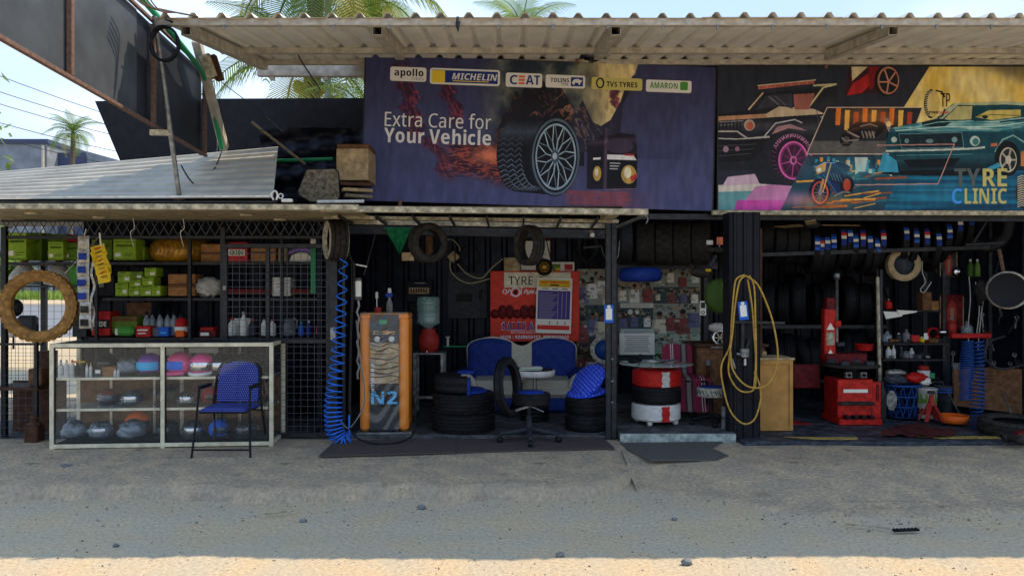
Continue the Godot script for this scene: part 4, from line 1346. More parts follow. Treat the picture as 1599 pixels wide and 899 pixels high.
	p_tex(im, [520, 100, 1040, 340], C8(22, 66, 80), func(x, y):
		var a = clampf(1.0 - absf(y - 292 + (x - 780) * 0.04) / 22.0, 0, 1) * 0.22 + clampf(1.0 - absf(y - 190) / 20.0, 0, 1) * 0.35 + 0.12 * n1.get_noise_2d(x * 1.5, y * 6.0)
		return C8(18, 70, 86).lerp(C8(130, 206, 214), clampf(a, 0, 1)).lerp(C8(14, 24, 32), smoothstep(262, 330, y) * 0.6))
	p_poly(im, [V(672, 172), V(742, 116), V(900, 110), V(1040, 116), V(1040, 128), V(900, 120), V(752, 124), V(700, 170)], C8(176, 190, 160))
	p_poly(im, [V(706, 170), V(752, 126), V(800, 124), V(796, 168)], C8(190, 186, 130))
	p_poly(im, [V(806, 160), V(850, 138), V(950, 136), V(950, 158), V(860, 170)], C8(206, 190, 110))
	p_poly(im, [V(548, 194), V(660, 176), V(860, 172), V(1040, 150), V(1040, 176), V(880, 206), V(560, 206)], C8(64, 142, 160))
	p_tex(im, [540, 145, 1040, 210], C8(64, 142, 160), func(x, y): return C8(44, 118, 138).lerp(C8(168, 206, 204), clampf(0.5 + n1.get_noise_2d(x * 0.6, y * 7.0) * 1.3, 0, 1)))
	p_poly(im, [V(640, 176), V(690, 164), V(740, 172), V(710, 190), V(640, 190)], C8(20, 44, 56))
	p_poly(im, [V(560, 212), V(766, 206), V(776, 258), V(570, 262)], C8(16, 34, 46))
	p_line(im, [V(566, 214), V(764, 208), V(772, 256), V(576, 260), V(566, 214)], 3, C8(90, 140, 150))
	p_ell(im, 806, 236, 16, 16, C8(190, 206, 196))
	p_ell(im, 808, 238, 10, 11, C8(60, 120, 130))
	p_ell(im, 552, 232, 9, 9, C8(180, 200, 190))
	p_line(im, [V(528, 268), V(700, 264), V(800, 260), V(836, 256)], 6, C8(196, 206, 196))
	p_poly(im, [V(856, 244), V(876, 242), V(876, 252), V(856, 254)], C8(196, 110, 80))
	p_line(im, [V(870, 270), V(892, 232), V(926, 218), V(960, 240)], 5, C8(130, 170, 172))
	p_ell(im, 908, 292, 40, 56, C8(16, 22, 28))
	p_ell(im, 910, 296, 27, 40, C8(196, 190, 170))
	p_ell(im, 911, 296, 23, 35, C8(40, 44, 48))
	for i in 5:
		var a = i * TAU / 5
		p_line(im, [V(911, 296), V(911, 296) + V(cos(a) * 22, sin(a) * 34)], 6, C8(176, 172, 156))
	for k in 6: p_line(im, [V(566, 218 + k * 7), V(768, 212 + k * 7.2)], 1.5, C8(44, 70, 82))
	p_ell(im, 664, 236, 12, 7, C8(110, 140, 144)); p_ell(im, 742, 232, 9, 9, C8(120, 160, 160)); p_ell(im, 592, 236, 7, 8, C8(110, 150, 150))
	p_line(im, [V(556, 204), V(700, 192), V(872, 190), V(1040, 166)], 3, C8(196, 226, 220))
	p_line(im, [V(600, 196), V(690, 176), V(800, 172)], 2.5, C8(150, 206, 206)); p_line(im, [V(960, 190), V(966, 300)], 2, C8(14, 40, 50))
	p_line(im, [V(884, 176), V(1040, 158)], 4, C8(14, 46, 58)); p_line(im, [V(752, 124), V(800, 124), V(796, 170)], 3, C8(20, 40, 44))
	p_line(im, [V(812, 158), V(860, 152), V(946, 156)], 3, C8(120, 110, 60)); p_ell(im, 838, 160, 9, 5, C8(30, 44, 44))
	p_line(im, [V(560, 282), V(800, 278)], 2, C8(90, 150, 156)); p_poly(im, [V(580, 296), V(760, 290), V(740, 318), V(600, 322)], C8(10, 22, 30))
	p_ell(im, 700, 338, 190, 9, C8(8, 20, 28)); p_ell(im, 911, 296, 9, 14, C8(210, 204, 186))
	p_poly(im, [V(520, 270), V(560, 300), V(566, 336), V(500, 334)], C8(60, 160, 196))
	p_poly(im, [V(836, 326), V(880, 304), V(890, 318), V(850, 330)], C8(60, 160, 196))
	p_poly(im, [V(950, 270), V(1040, 240), V(1040, 320), V(950, 316)], C8(206, 130, 70))
	p_glow(im, 236, 420, 130, 40, C8(240, 150, 214), 0.5)
	p_glow(im, 236, 292, 90, 90, C8(230, 110, 190), 0.22)
	p_glow(im, 480, 160, 150, 50, C8(246, 150, 70), 0.45)
	p_glow(im, 400, 330, 150, 46, C8(110, 200, 220), 0.35)
	p_glow(im, 330, 430, 160, 40, C8(250, 170, 80), 0.4)
	p_glow(im, 700, 400, 200, 60, C8(60, 150, 180), 0.4)
	p_glow(im, 820, 60, 170, 80, C8(244, 228, 170), 0.5)
	# slanted thin frame lines
	p_line(im, [V(500, 250), V(742, 246), V(690, 372), V(430, 376)], 3, C8(206, 150, 140))
	# emblem: tyre ring with letters
	p_ell(im, 668, 118, 22, 46, C8(40, 36, 34))
	p_ell(im, 676, 118, 20, 43, C8(208, 184, 110))
	for i in 12:
		var y = 80 + i * 7
		p_line(im, [V(650, y), V(660, y - 4), V(672, y + 1)], 2.5, C8(206, 196, 150))
	p_line(im, [V(684, 76), V(702, 80), V(710, 96)], 5, C8(40, 36, 34))
	p_line(im, [V(690, 162), V(704, 156), V(711, 136)], 5, C8(40, 36, 34))
	# tyre at the right end
	p_ell(im, 964, 400, 30, 54, C8(44, 40, 36))
	for i in 14:
		var y = 352 + i * 7.2
		p_line(im, [V(940, y), V(954, y - 6), V(970, y), V(984, y - 5)], 3, C8(206, 200, 176))
	p_ell(im, 1006, 400, 34, 50, C8(130, 52, 44))
	p_ell(im, 1010, 400, 24, 38, C8(210, 200, 180))
	return im

func bike(im, x0, y0, x1, y1, r, c, hi):
	for q in [V(x0, y0), V(x1, y1)]:
		p_ell(im, q.x, q.y - r * 0.6, r, r, c)
		p_ell(im, q.x, q.y - r * 0.6, r * 0.55, r * 0.55, C8(84, 78, 76))
	var y = minf(y0, y1)
	p_poly(im, [V(x0, y - 26), V(x0 + 30, y - 60), V(x1 - 40, y - 62), V(x1 - 10, y - 54), V(x1 - 50, y - 12), V(x0 + 40, y - 6)], c)
	p_line(im, [V(x1, y1 - r * 0.6), V(x1 - 26, y - 76)], 5, hi)
	p_ell(im, x1 - 16, y - 62, 9, 10, hi)
	p_line(im, [V(x0 + 4, y - 30), V(x0 + 40, y - 12)], 6, hi)
	p_ell(im, x0 + 76, y - 28, 16, 14, hi * 0.6)

func plate(parent, x, y, w, h, key, called = "logo_plate", z = 0.004):
	# rounded plate on the banner, in banner metres from its centre
	var pts = []
	var r = minf(w, h) * 0.16
	for c in [[1, 1, 0.0], [-1, 1, PI / 2], [-1, -1, PI], [1, -1, PI * 1.5]]:
		for i in 4:
			var a = c[2] + i * PI / 6
			pts.append(V(c[0] * (w / 2 - r) + cos(a) * r, c[1] * (h / 2 - r) + sin(a) * r))
	return part(called, pr(pts, 0.004), M[key], parent, Transform3D(Basis.IDENTITY, Vector3(x, y, z)))

func build_signs():
	mk("ink_white", 232, 230, 230, 0.6)
	mk("ink_black", 26, 26, 34, 0.6)
	mk("ink_navy", 36, 58, 132, 0.6)
	mk("ink_yellow", 236, 206, 60, 0.6)
	mk("ink_red", 206, 52, 48, 0.6)
	mk("ink_green", 78, 150, 62, 0.6)
	mk("ink_grey", 150, 148, 150, 0.6)
	mk("ink_orange", 226, 120, 80, 0.6)
	mk("ink_olive", 206, 196, 120, 0.6)
	mk("ink_blue", 70, 160, 245, 0.6)
	mk("ink_steel", 92, 104, 104, 0.6)
	mk("ink_violet", 74, 58, 130, 0.6)
	printed("banner_print", dusty(banner_print(), 1), 0.5)
	printed("picture_print", dusty(picture_print(), 2), 0.5)
	var k = 7.37 / FOCAL      # metres per survey unit on the boards
	# board one
	var b1 = thing("sign_board", "navy sign board with wheel, oil can and brand logos reading Extra Care for Your Vehicle", "sign board", at(844, 208, 7.37), 0.035)
	b1.rotation.z = -0.026
	var w = 550 * k; var h = 228 * k
	part("panel", bx(Vector3(w, h, 0.03), 0.003, Vector3(0, 0, -0.0215)), M.black_sheet, b1)
	part("print", print_quad(w - 0.012, h - 0.012, 0.004), M.banner_print, b1)
	for q in [[w / 2, 0, 0.012, h], [-w / 2, 0, 0.012, h]]:
		part("edge_strip", bx(Vector3(q[2], q[3], 0.044), 0.002, Vector3(q[0], q[1], -0.02)), M.steel_dark, b1)
	for x in [-1.36, 0.34]:
		part("clip", bx(Vector3(0.035, 0.08, 0.02), 0.003, Vector3(x, h / 2 + 0.01, 0.008)), M.rust, b1)
		part("clip", bx(Vector3(0.035, 0.07, 0.02), 0.003, Vector3(x + 0.02, -h / 2 - 0.01, 0.008)), M.rust, b1)
	for x in [-1.3, -0.4, 0.5, 1.4]:
		part("hanger", barm(Vector3(x, h / 2 - 0.1, -0.06), Vector3(x, h / 2 + 0.12, -0.06), 0.03, 0.03), M.steel_dark, b1)
	var X = func(px): return (px - 844) * k
	var Y = func(py, px): return -(py - 208 - (px - 844) * 0.026) * k
	var z = 0.0015
	txt(b1, "Extra Care for", Vector3(X.call(684), Y.call(189, 684), z), 165 * k, 24 * k, M.ink_white)
	txt(b1, "Your Vehicle", Vector3(X.call(684), Y.call(214, 684), z), 166 * k, 24 * k, M.ink_white, true)
	var lz = 0.004
	plate(b1, X.call(636), Y.call(118, 636), 56 * k, 22 * k, "ink_white")
	txt(b1, "apollo", Vector3(X.call(637), Y.call(117, 637), 0.007), 45 * k, 15 * k, M.ink_black, true)
	txt(b1, "TYRES", Vector3(X.call(650), Y.call(125.5, 650), 0.007), 20 * k, 3.6 * k, M.ink_grey)
	plate(b1, X.call(724), Y.call(121.5, 724), 109 * k, 25 * k, "ink_white")
	part("logo_field", bx(Vector3(102 * k, 19 * k, 0.003), 0.0, Vector3(X.call(724), Y.call(121.5, 724), 0.0065)), M.ink_navy, b1)
	part("logo_field", bx(Vector3(20 * k, 19 * k, 0.003), 0.0, Vector3(X.call(683), Y.call(121, 683), 0.0075)), M.ink_yellow, b1)
	txt(b1, "MICHELIN", Vector3(X.call(739), Y.call(121.5, 739), 0.009), 68 * k, 10 * k, M.ink_white, true, false, Basis(Vector3(1, 0, 0), Vector3(0.2, 1, 0), Vector3(0, 0, 1)))
	part("logo_line", bx(Vector3(56 * k, 1.2 * k, 0.002), 0.0, Vector3(X.call(733), Y.call(128.5, 733), 0.009)), M.ink_yellow, b1)
	plate(b1, X.call(816), Y.call(125.5, 816), 57 * k, 22 * k, "ink_white")
	txt(b1, "C", Vector3(X.call(800), Y.call(125, 800), 0.007), 12 * k, 14.5 * k, M.ink_navy, true)
	for j in 3:
		part("logo_bar", bx(Vector3(9.5 * k, 3.4 * k, 0.002), 0.0, Vector3(X.call(812.5), Y.call(120 + j * 5.2, 812), 0.007)), M.ink_orange, b1)
	txt(b1, "AT", Vector3(X.call(830), Y.call(125.3, 830), 0.007), 22 * k, 14.5 * k, M.ink_navy, true)
	plate(b1, X.call(881), Y.call(127, 881), 62 * k, 20 * k, "ink_white")
	txt(b1, "TOLINS", Vector3(X.call(872), Y.call(125, 872), 0.007), 29 * k, 6.5 * k, M.ink_black, true)
	txt(b1, "TYRE", Vector3(X.call(880), Y.call(131.5, 880), 0.007), 12 * k, 4 * k, M.ink_black)
	part("logo_field", bx(Vector3(19 * k, 14 * k, 0.003), 0.0, Vector3(X.call(899), Y.call(127.5, 899), 0.0065)), M.ink_navy, b1)
	part("logo_beast", pr([V(-8, -2), V(-5, 3), V(2, 4), V(6, 2), V(8, 3), V(7, -1), V(5, -2), V(5, -5), V(3, -5), V(2, -2), V(-3, -2), V(-4, -5), V(-6, -5)].map(func(p): return p * k), 0.002), M.ink_white, b1, Transform3D(Basis.IDENTITY, Vector3(X.call(899), Y.call(127, 899), 0.0085)))
	plate(b1, X.call(962), Y.call(130, 962), 80 * k, 19 * k, "ink_olive")
	var ring = []
	for i in 14: ring.append(Vector3(cos(i * TAU / 14) * 5.5 * k, sin(i * TAU / 14) * 7.5 * k, 0))
	part("logo_ring", tb(ring, 1.3 * k, 6, true), M.ink_black, b1, Transform3D(Basis.from_scale(Vector3(1, 1, 0.3)), Vector3(X.call(935.5), Y.call(129, 935), 0.008)))
	txt(b1, "TVS TYRES", Vector3(X.call(970), Y.call(131, 970), 0.007), 49 * k, 8 * k, M.ink_black, true)
	plate(b1, X.call(1044), Y.call(133, 1044), 72 * k, 19 * k, "ink_white")
	txt(b1, "AMARON", Vector3(X.call(1036), Y.call(132, 1036), 0.007), 44 * k, 9 * k, M.ink_green, true)
	plate(b1, X.call(1068), Y.call(132.5, 1068), 12 * k, 13 * k, "ink_green", "logo_mark", 0.0075)
	txt(b1, "BOSCH", Vector3(X.call(985), Y.call(241, 985), z), 14 * k, 4 * k, M.ink_red, true)
	# board two
	var k2 = 7.42 / FOCAL
	var b2 = thing("sign_board", "picture sign board with truck, motorbikes and teal coupe reading TYRE CLINIC", "sign board", at(1381, 216, 7.42), 0.0)
	var w2 = 520 * k2; var h2 = 226 * k2
	part("panel", bx(Vector3(w2, h2, 0.03), 0.003, Vector3(0, 0, -0.0215)), M.black_sheet, b2)
	part("print", print_quad(w2 - 0.012, h2 - 0.012, 0.004), M.picture_print, b2)
	for q in [[0, h2 / 2, w2, 0.012], [-w2 / 2, 0, 0.014, h2]]:
		part("edge_strip", bx(Vector3(q[2], q[3], 0.044), 0.002, Vector3(q[0], q[1], -0.02)), M.steel_dark, b2)
	for x in [-0.55, 1.0]:
		part("hanger", barm(Vector3(x, h2 / 2 - 0.1, -0.06), Vector3(x, h2 / 2 + 0.12, -0.06), 0.03, 0.03), M.steel_dark, b2)
	part("clip", bx(Vector3(0.035, 0.05, 0.02), 0.003, Vector3(-0.57, h2 / 2, 0.008)), M.rust, b2)
	var X2 = func(px): return (px - 1381) * k2
	var Y2 = func(py): return -(py - 216) * k2
	txt(b2, "TYRE", Vector3(X2.call(1532), Y2.call(277, ), z), 82 * k2, 28 * k2, M.ink_steel, true)
	txt(b2, "RE", Vector3(X2.call(1554), Y2.call(277), z + 0.003), 38 * k2, 28 * k2, M.ink_olive, true)
	txt(b2, "C", Vector3(X2.call(1495), Y2.call(306), z), 16 * k2, 24 * k2, M.ink_blue, true)
	txt(b2, "LINIC", Vector3(X2.call(1540), Y2.call(306), z), 66 * k2, 24 * k2, M.ink_olive, true)
	txt(b2, "TP", Vector3(X2.call(1477), Y2.call(156), z), 15 * k2, 21 * k2, M.ink_black)
	txt(b2, "TYRE", Vector3(X2.call(1458), Y2.call(175.5), z), 15 * k2, 3.6 * k2, M.ink_black, true)
	txt(b2, "CLINIC", Vector3(X2.call(1475), Y2.call(175.5), z), 17 * k2, 3.6 * k2, M.ink_red, true)

# ---------- tyres: axis along y, lying flat, centre at the origin
func tyre_parts(R: float, rin: float, W: float, lugs: int, grooves: int) -> Dictionary:
	var key = "%.3f %.3f %.3f %d %d" % [R, rin, W, lugs, grooves]
	if tyre_cache.has(key): return tyre_cache[key]
	var n = 44
	var hw = W / 2
	var tr = [V(R - 0.016, -hw * 0.92), V(R - 0.004, -hw * 0.80)]
	for g in grooves:
		var y = lerpf(-hw * 0.55, hw * 0.55, float(g) / maxi(1, grooves - 1))
		var e = minf(0.006, W * 0.04)
		tr.append_array([V(R, y - e), V(R - 0.009, y - e * 0.7), V(R - 0.009, y + e * 0.7), V(R, y + e)])
	tr.append_array([V(R - 0.004, hw * 0.80), V(R - 0.016, hw * 0.92)])
	var st = S()
	lathe(st, tr, n, Transform3D.IDENTITY, true)
	for i in lugs:
		for s in [-1, 1]:
			var a = (i + (0.5 if s > 0 else 0.0)) * TAU / lugs
			var b = Basis(Vector3.UP, -a) * Basis(Vector3.RIGHT, 0.0)
			box(st, b * Vector3(R - 0.004, s * hw * 0.80, 0), Vector3(0.014, hw * 0.30, TAU * R / lugs * 0.62), 0.002, b)
	st.generate_normals()
	var out = {"tread": st.commit()}
	var mid = (R + rin) / 2
	for s in [-1, 1]:
		var sw = S()
		lathe(sw, [V(rin, s * hw * 0.62), V(rin + 0.008, s * hw * 0.76), V(rin + (R - rin) * 0.25, s * hw * 0.92), V(mid + 0.1 * (R - rin), s * hw), V(R - 0.05 * (R - rin) - 0.012, s * hw * 0.97), V(R - 0.016, s * hw * 0.92)], n)
		if s > 0: 
			lathe(sw, [V(mid - 0.004, s * (hw * 0.985)), V(mid, s * (hw + 0.003)), V(mid + 0.004, s * (hw * 0.995))], n, Transform3D.IDENTITY, false, 5)
		sw.generate_normals()
		out["side%d" % s] = sw.commit()
	var inn = S()
	lathe(inn, [V(rin, -hw * 0.62), V(rin + 0.012, -hw * 0.55), V(R - 0.022, -hw * 0.75), V(R - 0.018, 0), V(R - 0.022, hw * 0.75), V(rin + 0.012, hw * 0.55), V(rin, hw * 0.62)], n)
	inn.generate_normals()
	out["inner"] = inn.commit()
	tyre_cache[key] = out
	return out

func add_tyre(parent, R, rin, W, xf, tread = "rubber", side = "rubber_side", inner = "dark", lugs = 0, grooves = 4, holder = ""):
	var p = tyre_parts(R, rin, W, lugs, grooves)
	var t = parent
	if holder != "":
		t = Node3D.new()
		t.name = nm(parent, holder)
		parent.add_child(t, true)
		t.transform = xf
		xf = Transform3D.IDENTITY
	part("tread", p["tread"], M[tread], t, xf)
	part("sidewall", p["side1"], M[side], t, xf)
	part("sidewall", p["side-1"], M[side], t, xf)
	part("inner_liner", p["inner"], M[inner], t, xf)
	return t

func tyre(label, R, rin, W, pos, b = Basis.IDENTITY, tread = "rubber", side = "rubber_side", inner = "dark", lugs = 0, grooves = 4, group = "") -> Node3D:
	var t = thing("tyre", label, "tyre", pos, 0.0, group)
	t.basis = b
	add_tyre(t, R, rin, W, Transform3D.IDENTITY, tread, side, inner, lugs, grooves)
	return t

func bottle(label, x, y, d, h, r, body, cap, group = "", called = "bottle") -> Node3D:
	var t = thing(called, label, "bottle", at(x, y, d) if y < 560 or y > 600 else on_shelf(at(x, y, d), y), 0.0, group)
	part("body", lt([V(0, 0), V(r * 0.9, 0), V(r, h * 0.04), V(r, h * 0.58), V(r * 0.85, h * 0.68), V(r * 0.38, h * 0.8), V(r * 0.36, h * 0.88)], 14), M[body], t)
	part("cap", lt([V(r * 0.36, h * 0.85), V(r * 0.42, h * 0.86), V(r * 0.42, h * 0.98), V(0, h)], 12), M[cap], t)
	return t

func mesh_wires(x0, y0, x1, y1, pitch, r) -> SurfaceTool:
	# welded grid in the xy plane, thin square wires
	var st = S()
	var nx = int((x1 - x0) / pitch)
	for i in nx + 1:
		var x = lerpf(x0, x1, float(i) / nx)
		box(st, Vector3(x, (y0 + y1) / 2, 0), Vector3(r, y1 - y0, r))
	var ny = int((y1 - y0) / pitch)
	for i in ny + 1:
		var y = lerpf(y0, y1, float(i) / ny)
		box(st, Vector3((x0 + x1) / 2, y, r), Vector3(x1 - x0, r, r))
	return st

# rest a thing on the showcase boards
func on_shelf(p: Vector3, y) -> Vector3:
	p.y = 0.724 if y < 600 else (0.460 if y < 650 else 0.182)
	return p

func helmet(label, x, y, d, r, shell, visor, turn = 0.0, strap = "dark", bag = "") -> Node3D:
	var t = thing("helmet", label, "helmet", on_shelf(at(x, y, d), y), turn)
	var c = Vector3(0, r * 0.9, 0)
	part("shell", gridm(20, 14, func(u, v):
		var a = u * TAU; var b = lerpf(-0.75, PI / 2, v)
		var q = Vector3(cos(a) * cos(b), sin(b), sin(a) * cos(b) * 1.12)
		if q.z > 0.35 and q.y < 0.25 and q.y > -0.42: q *= 0.86
		return c + q * r), M[shell], t)
	part("visor", gridm(12, 5, func(u, v):
		var a = lerpf(0.42, PI - 0.42, u); var b = lerpf(-0.36, 0.30, v)
		return c + Vector3(cos(a) * cos(b), sin(b), sin(a) * cos(b) * 1.12) * r * 1.02), M[visor], t)
	part("chin_bar", tb(curve([Vector3(-0.86, 0.28, 0.35) * r, Vector3(-0.55, 0.24, 0.92) * r, Vector3(0, 0.22, 1.16) * r, Vector3(0.55, 0.24, 0.92) * r, Vector3(0.86, 0.28, 0.35) * r], 4), r * 0.16, 8), M[strap], t)
	if bag != "":
		part("plastic_bag", lump(c - Vector3(0, r * 0.06, -r * 0.1), Vector3(1.16, 0.92, 1.25) * r, 0.22, 3.2, int(x), 30), M[bag], t)
	return t

func build_left_bay():
	# ---- welded mesh front of the shelf bay
	var fm = thing("mesh_screen", "black steel frame with diamond lattice band over the shelf bay", "screen", Vector3(0, 0, -6.95))
	var L = at(2, 0, 6.95).x; var R = at(512, 0, 6.95).x
	var yt = at(0, 342, 6.95).y; var yb = at(0, 367, 6.95).y
	part("rail", bx(Vector3(R - L, 0.03, 0.03), 0.003, Vector3((L + R) / 2, yb - 0.02, 0)), M.steel_dark, fm)
	part("rail", bx(Vector3(R - L, 0.03, 0.03), 0.003, Vector3((L + R) / 2, yt - 0.01, 0)), M.steel_dark, fm)
	var la = S()
	var k = 0
	var x = L
	while x < R - 0.1:
		bar(la, Vector3(x, yb, 0), Vector3(x + 0.085, yt, 0), 0.006, 0.006)
		bar(la, Vector3(x + 0.085, yb, 0.006), Vector3(x, yt, 0.006), 0.006, 0.006)
		x += 0.085
	part("lattice", la, M.steel_wire, fm).set_meta("kind", "stuff")
	for px in [4, 347]:
		var p = at(px, 690, 6.93)
		part("upright", bx(Vector3(0.045, 1.93, 0.045), 0.003, Vector3(p.x, 0.13 + 0.965, 0.0)), M.steel_dark, fm)
	# right leaf with welded grid
	var dr = thing("mesh_door", "welded wire mesh door leaf beside the glass showcase", "mesh door", Vector3(0, 0, -6.86))
	var a = at(352, 0, 6.86).x; var b = at(512, 0, 6.86).x
	for y in [0.17, 1.02, 1.88]:
		part("rail", bx(Vector3(b - a, 0.04, 0.03), 0.003, Vector3((a + b) / 2, y, 0)), M.steel_dark, dr)
	for xx in [a, at(418, 0, 6.86).x, b]:
		part("stile", bx(Vector3(0.035, 1.74, 0.034), 0.003, Vector3(xx, 1.03, 0)), M.steel_dark, dr)
	part("wire_grid", mesh_wires(a, 0.19, b, 1.87, 0.058, 0.0035), M.steel_wire, dr).set_meta("kind", "stuff")
	part("padlock", bx(Vector3(0.03, 0.05, 0.02), 0.006, Vector3(at(352, 0, 6.86).x, 1.50, 0.03)), M.galv, dr)
	# left end grid
	var le = thing("end_mesh", "welded wire mesh closing the shelf bay's open left end", "mesh screen", Vector3(0, 0, -7.9))
	part("wire_grid", mesh_wires(-5.5, 0.1, -4.45, 1.95, 0.075, 0.003), M.steel_dark, le).set_meta("kind", "stuff")
	part("upright", bx(Vector3(0.05, 2.0, 0.05), 0.003, Vector3(at(68, 0, 7.9).x, 1.05, 0)), M.steel_dark, le)
	part("upright", bx(Vector3(0.05, 2.0, 0.05), 0.003, Vector3(-4.5, 1.05, 0)), M.steel_dark, le)
	part("rail", bx(Vector3(1.05, 0.05, 0.04), 0.003, Vector3(-4.98, at(0, 398, 7.9).y, 0)), M.steel_dark, le)
	# ---- shelves
	var sv = thing("shelf_rack", "black steel rack with three long shelves of batteries and bottles", "shelf")
	for r in [[2, 512, 408, 7.45], [160, 512, 464, 7.45], [140, 512, 526, 7.45]]:
		var p0 = at(r[0], r[2], r[3]); var p1 = at(r[1], r[2], r[3])
		part("shelf_board", bx(Vector3(p1.x - p0.x, 0.03, 0.42), 0.002, Vector3((p0.x + p1.x) / 2, p0.y - 0.02, -r[3] - 0.2)), M.steel_dark, sv)
	for px in [150, 296, 440]:
		part("upright", bx(Vector3(0.03, 1.9, 0.03), 0.002, Vector3(at(px, 0, 7.43).x, 1.1, -7.43)), M.steel_dark, sv)
	# ---- top shelf: green battery boxes
	var d = 7.48
	var G = "green battery boxes on the top shelf"
	var row = [[10, 363, 40, 392, 7.46, 1, "bright green battery box at the open end of top shelf"], [40.5, 363, 64, 393, 7.6, 0, "dark green battery box behind the bright one on top shelf"], [65, 365, 103, 397, 7.7, 0, "long dark green battery box under red box on top shelf"], [74, 377, 98, 396, 7.44, 1, "small yellow green battery box before a darker one"], [99, 379, 121, 403, 7.5, 0, "dark green battery box beside the foil strip"], [142, 374, 174, 405, 7.55, 0, "green battery box behind the yellow sachets"], [176, 373, 211, 405, 7.46, 1, "large green battery box beside the golden tyre"], [211.5, 385, 225, 405, 7.6, 1, "narrow green battery box half behind golden tyre"]]
	for q in row:
		var t = carton(q[6], q[0], q[1], q[2], 406, q[4], 0.2, "green_box" if q[5] else "green_box_dark", "battery_box", G)
		if q[2] - q[0] > 20:
			face_txt(t, "AMARON", 0.5, 0.68, 0.72, 0.10, "green_print")
			face(t, "base_band", 0.02, 0.02, 0.98, 0.07, "green_box_dark")
			face(t, "sticker", 0.08, 0.16, 0.34, 0.34, "paper")
			face(t, "print_line", 0.45, 0.26, 0.9, 0.29, "green_print")
			face(t, "print_line", 0.45, 0.18, 0.8, 0.205, "green_print")
			face(t, "lid_seam", 0.0, 0.86, 1.0, 0.875, "green_print")
	carton("red box lying on dark green battery box", 103, 367, 122, 379, 7.62, 0.2, "red", "box")
	carton("black box beneath the small green boxes on the top shelf end", 122, 380, 141, 406, 7.7, 0.15, "dark", "box")
	# golden tyre lying on its tread on top shelf
	var gt = thing("tyre", "bright golden painted motorcycle tyre lying flat on the top shelf", "tyre", Vector3(at(264, 0, 7.45).x, at(0, 408, 7.45).y + 0.112, -7.76))
	var prof = []
	for i in 13:
		var ga = lerpf(-1.9, 1.9, i / 12.0)
		prof.append(V(0.235 + cos(ga) * 0.075, sin(ga) * 0.118))
	part("tread", lt(prof, 48), M.gold_bright, gt)
	part("inner_liner", lt([V(0.21, -0.11), V(0.27, 0), V(0.21, 0.11)], 40), M.gold_paint, gt)
	for i in 40:
		var ga = i * TAU / 40
		for s in [-1, 1]:
			part("tread_bar", tb([Vector3(cos(ga) * 0.3115, 0.006 * s, sin(ga) * 0.3115), Vector3(cos(ga + 0.11) * 0.3, s * 0.055, sin(ga + 0.11) * 0.3), Vector3(cos(ga + 0.17) * 0.272, s * 0.098, sin(ga + 0.17) * 0.272)], 0.004, 4), M.gold_paint, gt)
	var t = carton("brown carton behind the golden tyre on the top shelf", 313, 381, 344, 410, 7.55, 0.25, "card")
	face(t, "tape", 0.0, 0.44, 1.0, 0.58, "tape")
	t = carton("red and white battery carton with bold lettering behind mesh", 356, 378, 386, 410, 7.48, 0.22, "red", "battery_box")
	face(t, "white_band", 0.0, 0.34, 0.86, 0.64, "paper")
	face_txt(t, "EXIDE", 0.44, 0.49, 0.72, 0.22, "green_print")
	t = carton("orange brown carton with dark tape on the top shelf", 391, 381, 430, 410, 7.48, 0.25, "card")
	face(t, "tape", 0.0, 0.47, 1.0, 0.60, "tape")
	carton("small grey carton between the orange and purple cartons", 434, 386, 447, 409, 7.5, 0.1, "card_pale")
	t = carton("purple and white carton at the right end of top shelf", 450, 381, 488, 410, 7.48, 0.22, "dark_grey")
	part("swoosh", pr([V(-0.11, 0.0), V(0.11, 0.0), V(0.11, 0.04), V(0.06, 0.085), V(-0.02, 0.09), V(-0.09, 0.06)], 0.003), M.paper, t, Transform3D(Basis.IDENTITY, Vector3(0, 0.01, 0.1115)))
	part("swoosh", pr([V(-0.118, 0.07), V(-0.02, 0.105), V(0.08, 0.09), V(0.118, 0.05), V(0.118, 0.11), V(0.02, 0.15), V(-0.118, 0.10)], 0.003), M.purple, t, Transform3D(Basis.IDENTITY, Vector3(0, 0.01, 0.1125)))
	# ---- second shelf: small green boxes
	var G2 = "small green cartons on the middle shelf"
	var sm = [[179, 442, 199, 462, "lower left small green carton in the stack"], [200, 448, 217, 462, "small green carton right of the lower left one"], [218, 447, 236, 462, "small green carton in the bottom row middle"], [236.5, 446, 250, 462, "small green carton closing the bottom row"], [183, 424, 203, 441.5, "small green carton standing on the lower left carton"], [201, 436.5, 219.5, 447.5, "small green carton in the middle row of the stack"], [221, 432.5, 239, 446, "small green carton in the middle row beside dark gap"], [203.5, 424, 222, 436, "small green carton on top over the middle row"], [225, 418, 243, 432, "topmost small green carton of the stack"]]
	for i in sm.size():
		var q = sm[i]
		var c = carton(q[4], q[0], q[1], q[2], q[3], 7.48 + 0.004 * (i % 3), 0.16, "green_box" if i != 7 else "green_box_dark", "small_carton", G2)
		face(c, "lid_seam", 0.02, 0.80, 0.98, 0.82, "green_box_dark")
		face(c, "print", 0.2, 0.86, 0.6, 0.93, "green_print")
		face(c, "sticker", 0.58 - 0.05 * (i % 3), 0.2, 0.9, 0.5, "paper")
		face(c, "print_line", 0.1, 0.56, 0.5, 0.62, "green_print")
	t = carton("black plastic battery with pale sticker on the middle shelf", 145, 430, 177, 462, 7.5, 0.2, "dark", "battery")
	face(t, "sticker", 0.22, 0.42, 0.5, 0.66, "grey")
	part("terminal", bx(Vector3(0.02, 0.02, 0.02), 0.003, Vector3(-0.06, 0.215, 0)), M.galv, t)
	t = carton("brown taped carton in the middle of the second shelf", 262, 428, 291, 462, 7.48, 0.22, "card")
	face(t, "tape", 0.0, 0.40, 1.0, 0.58, "card_dark")
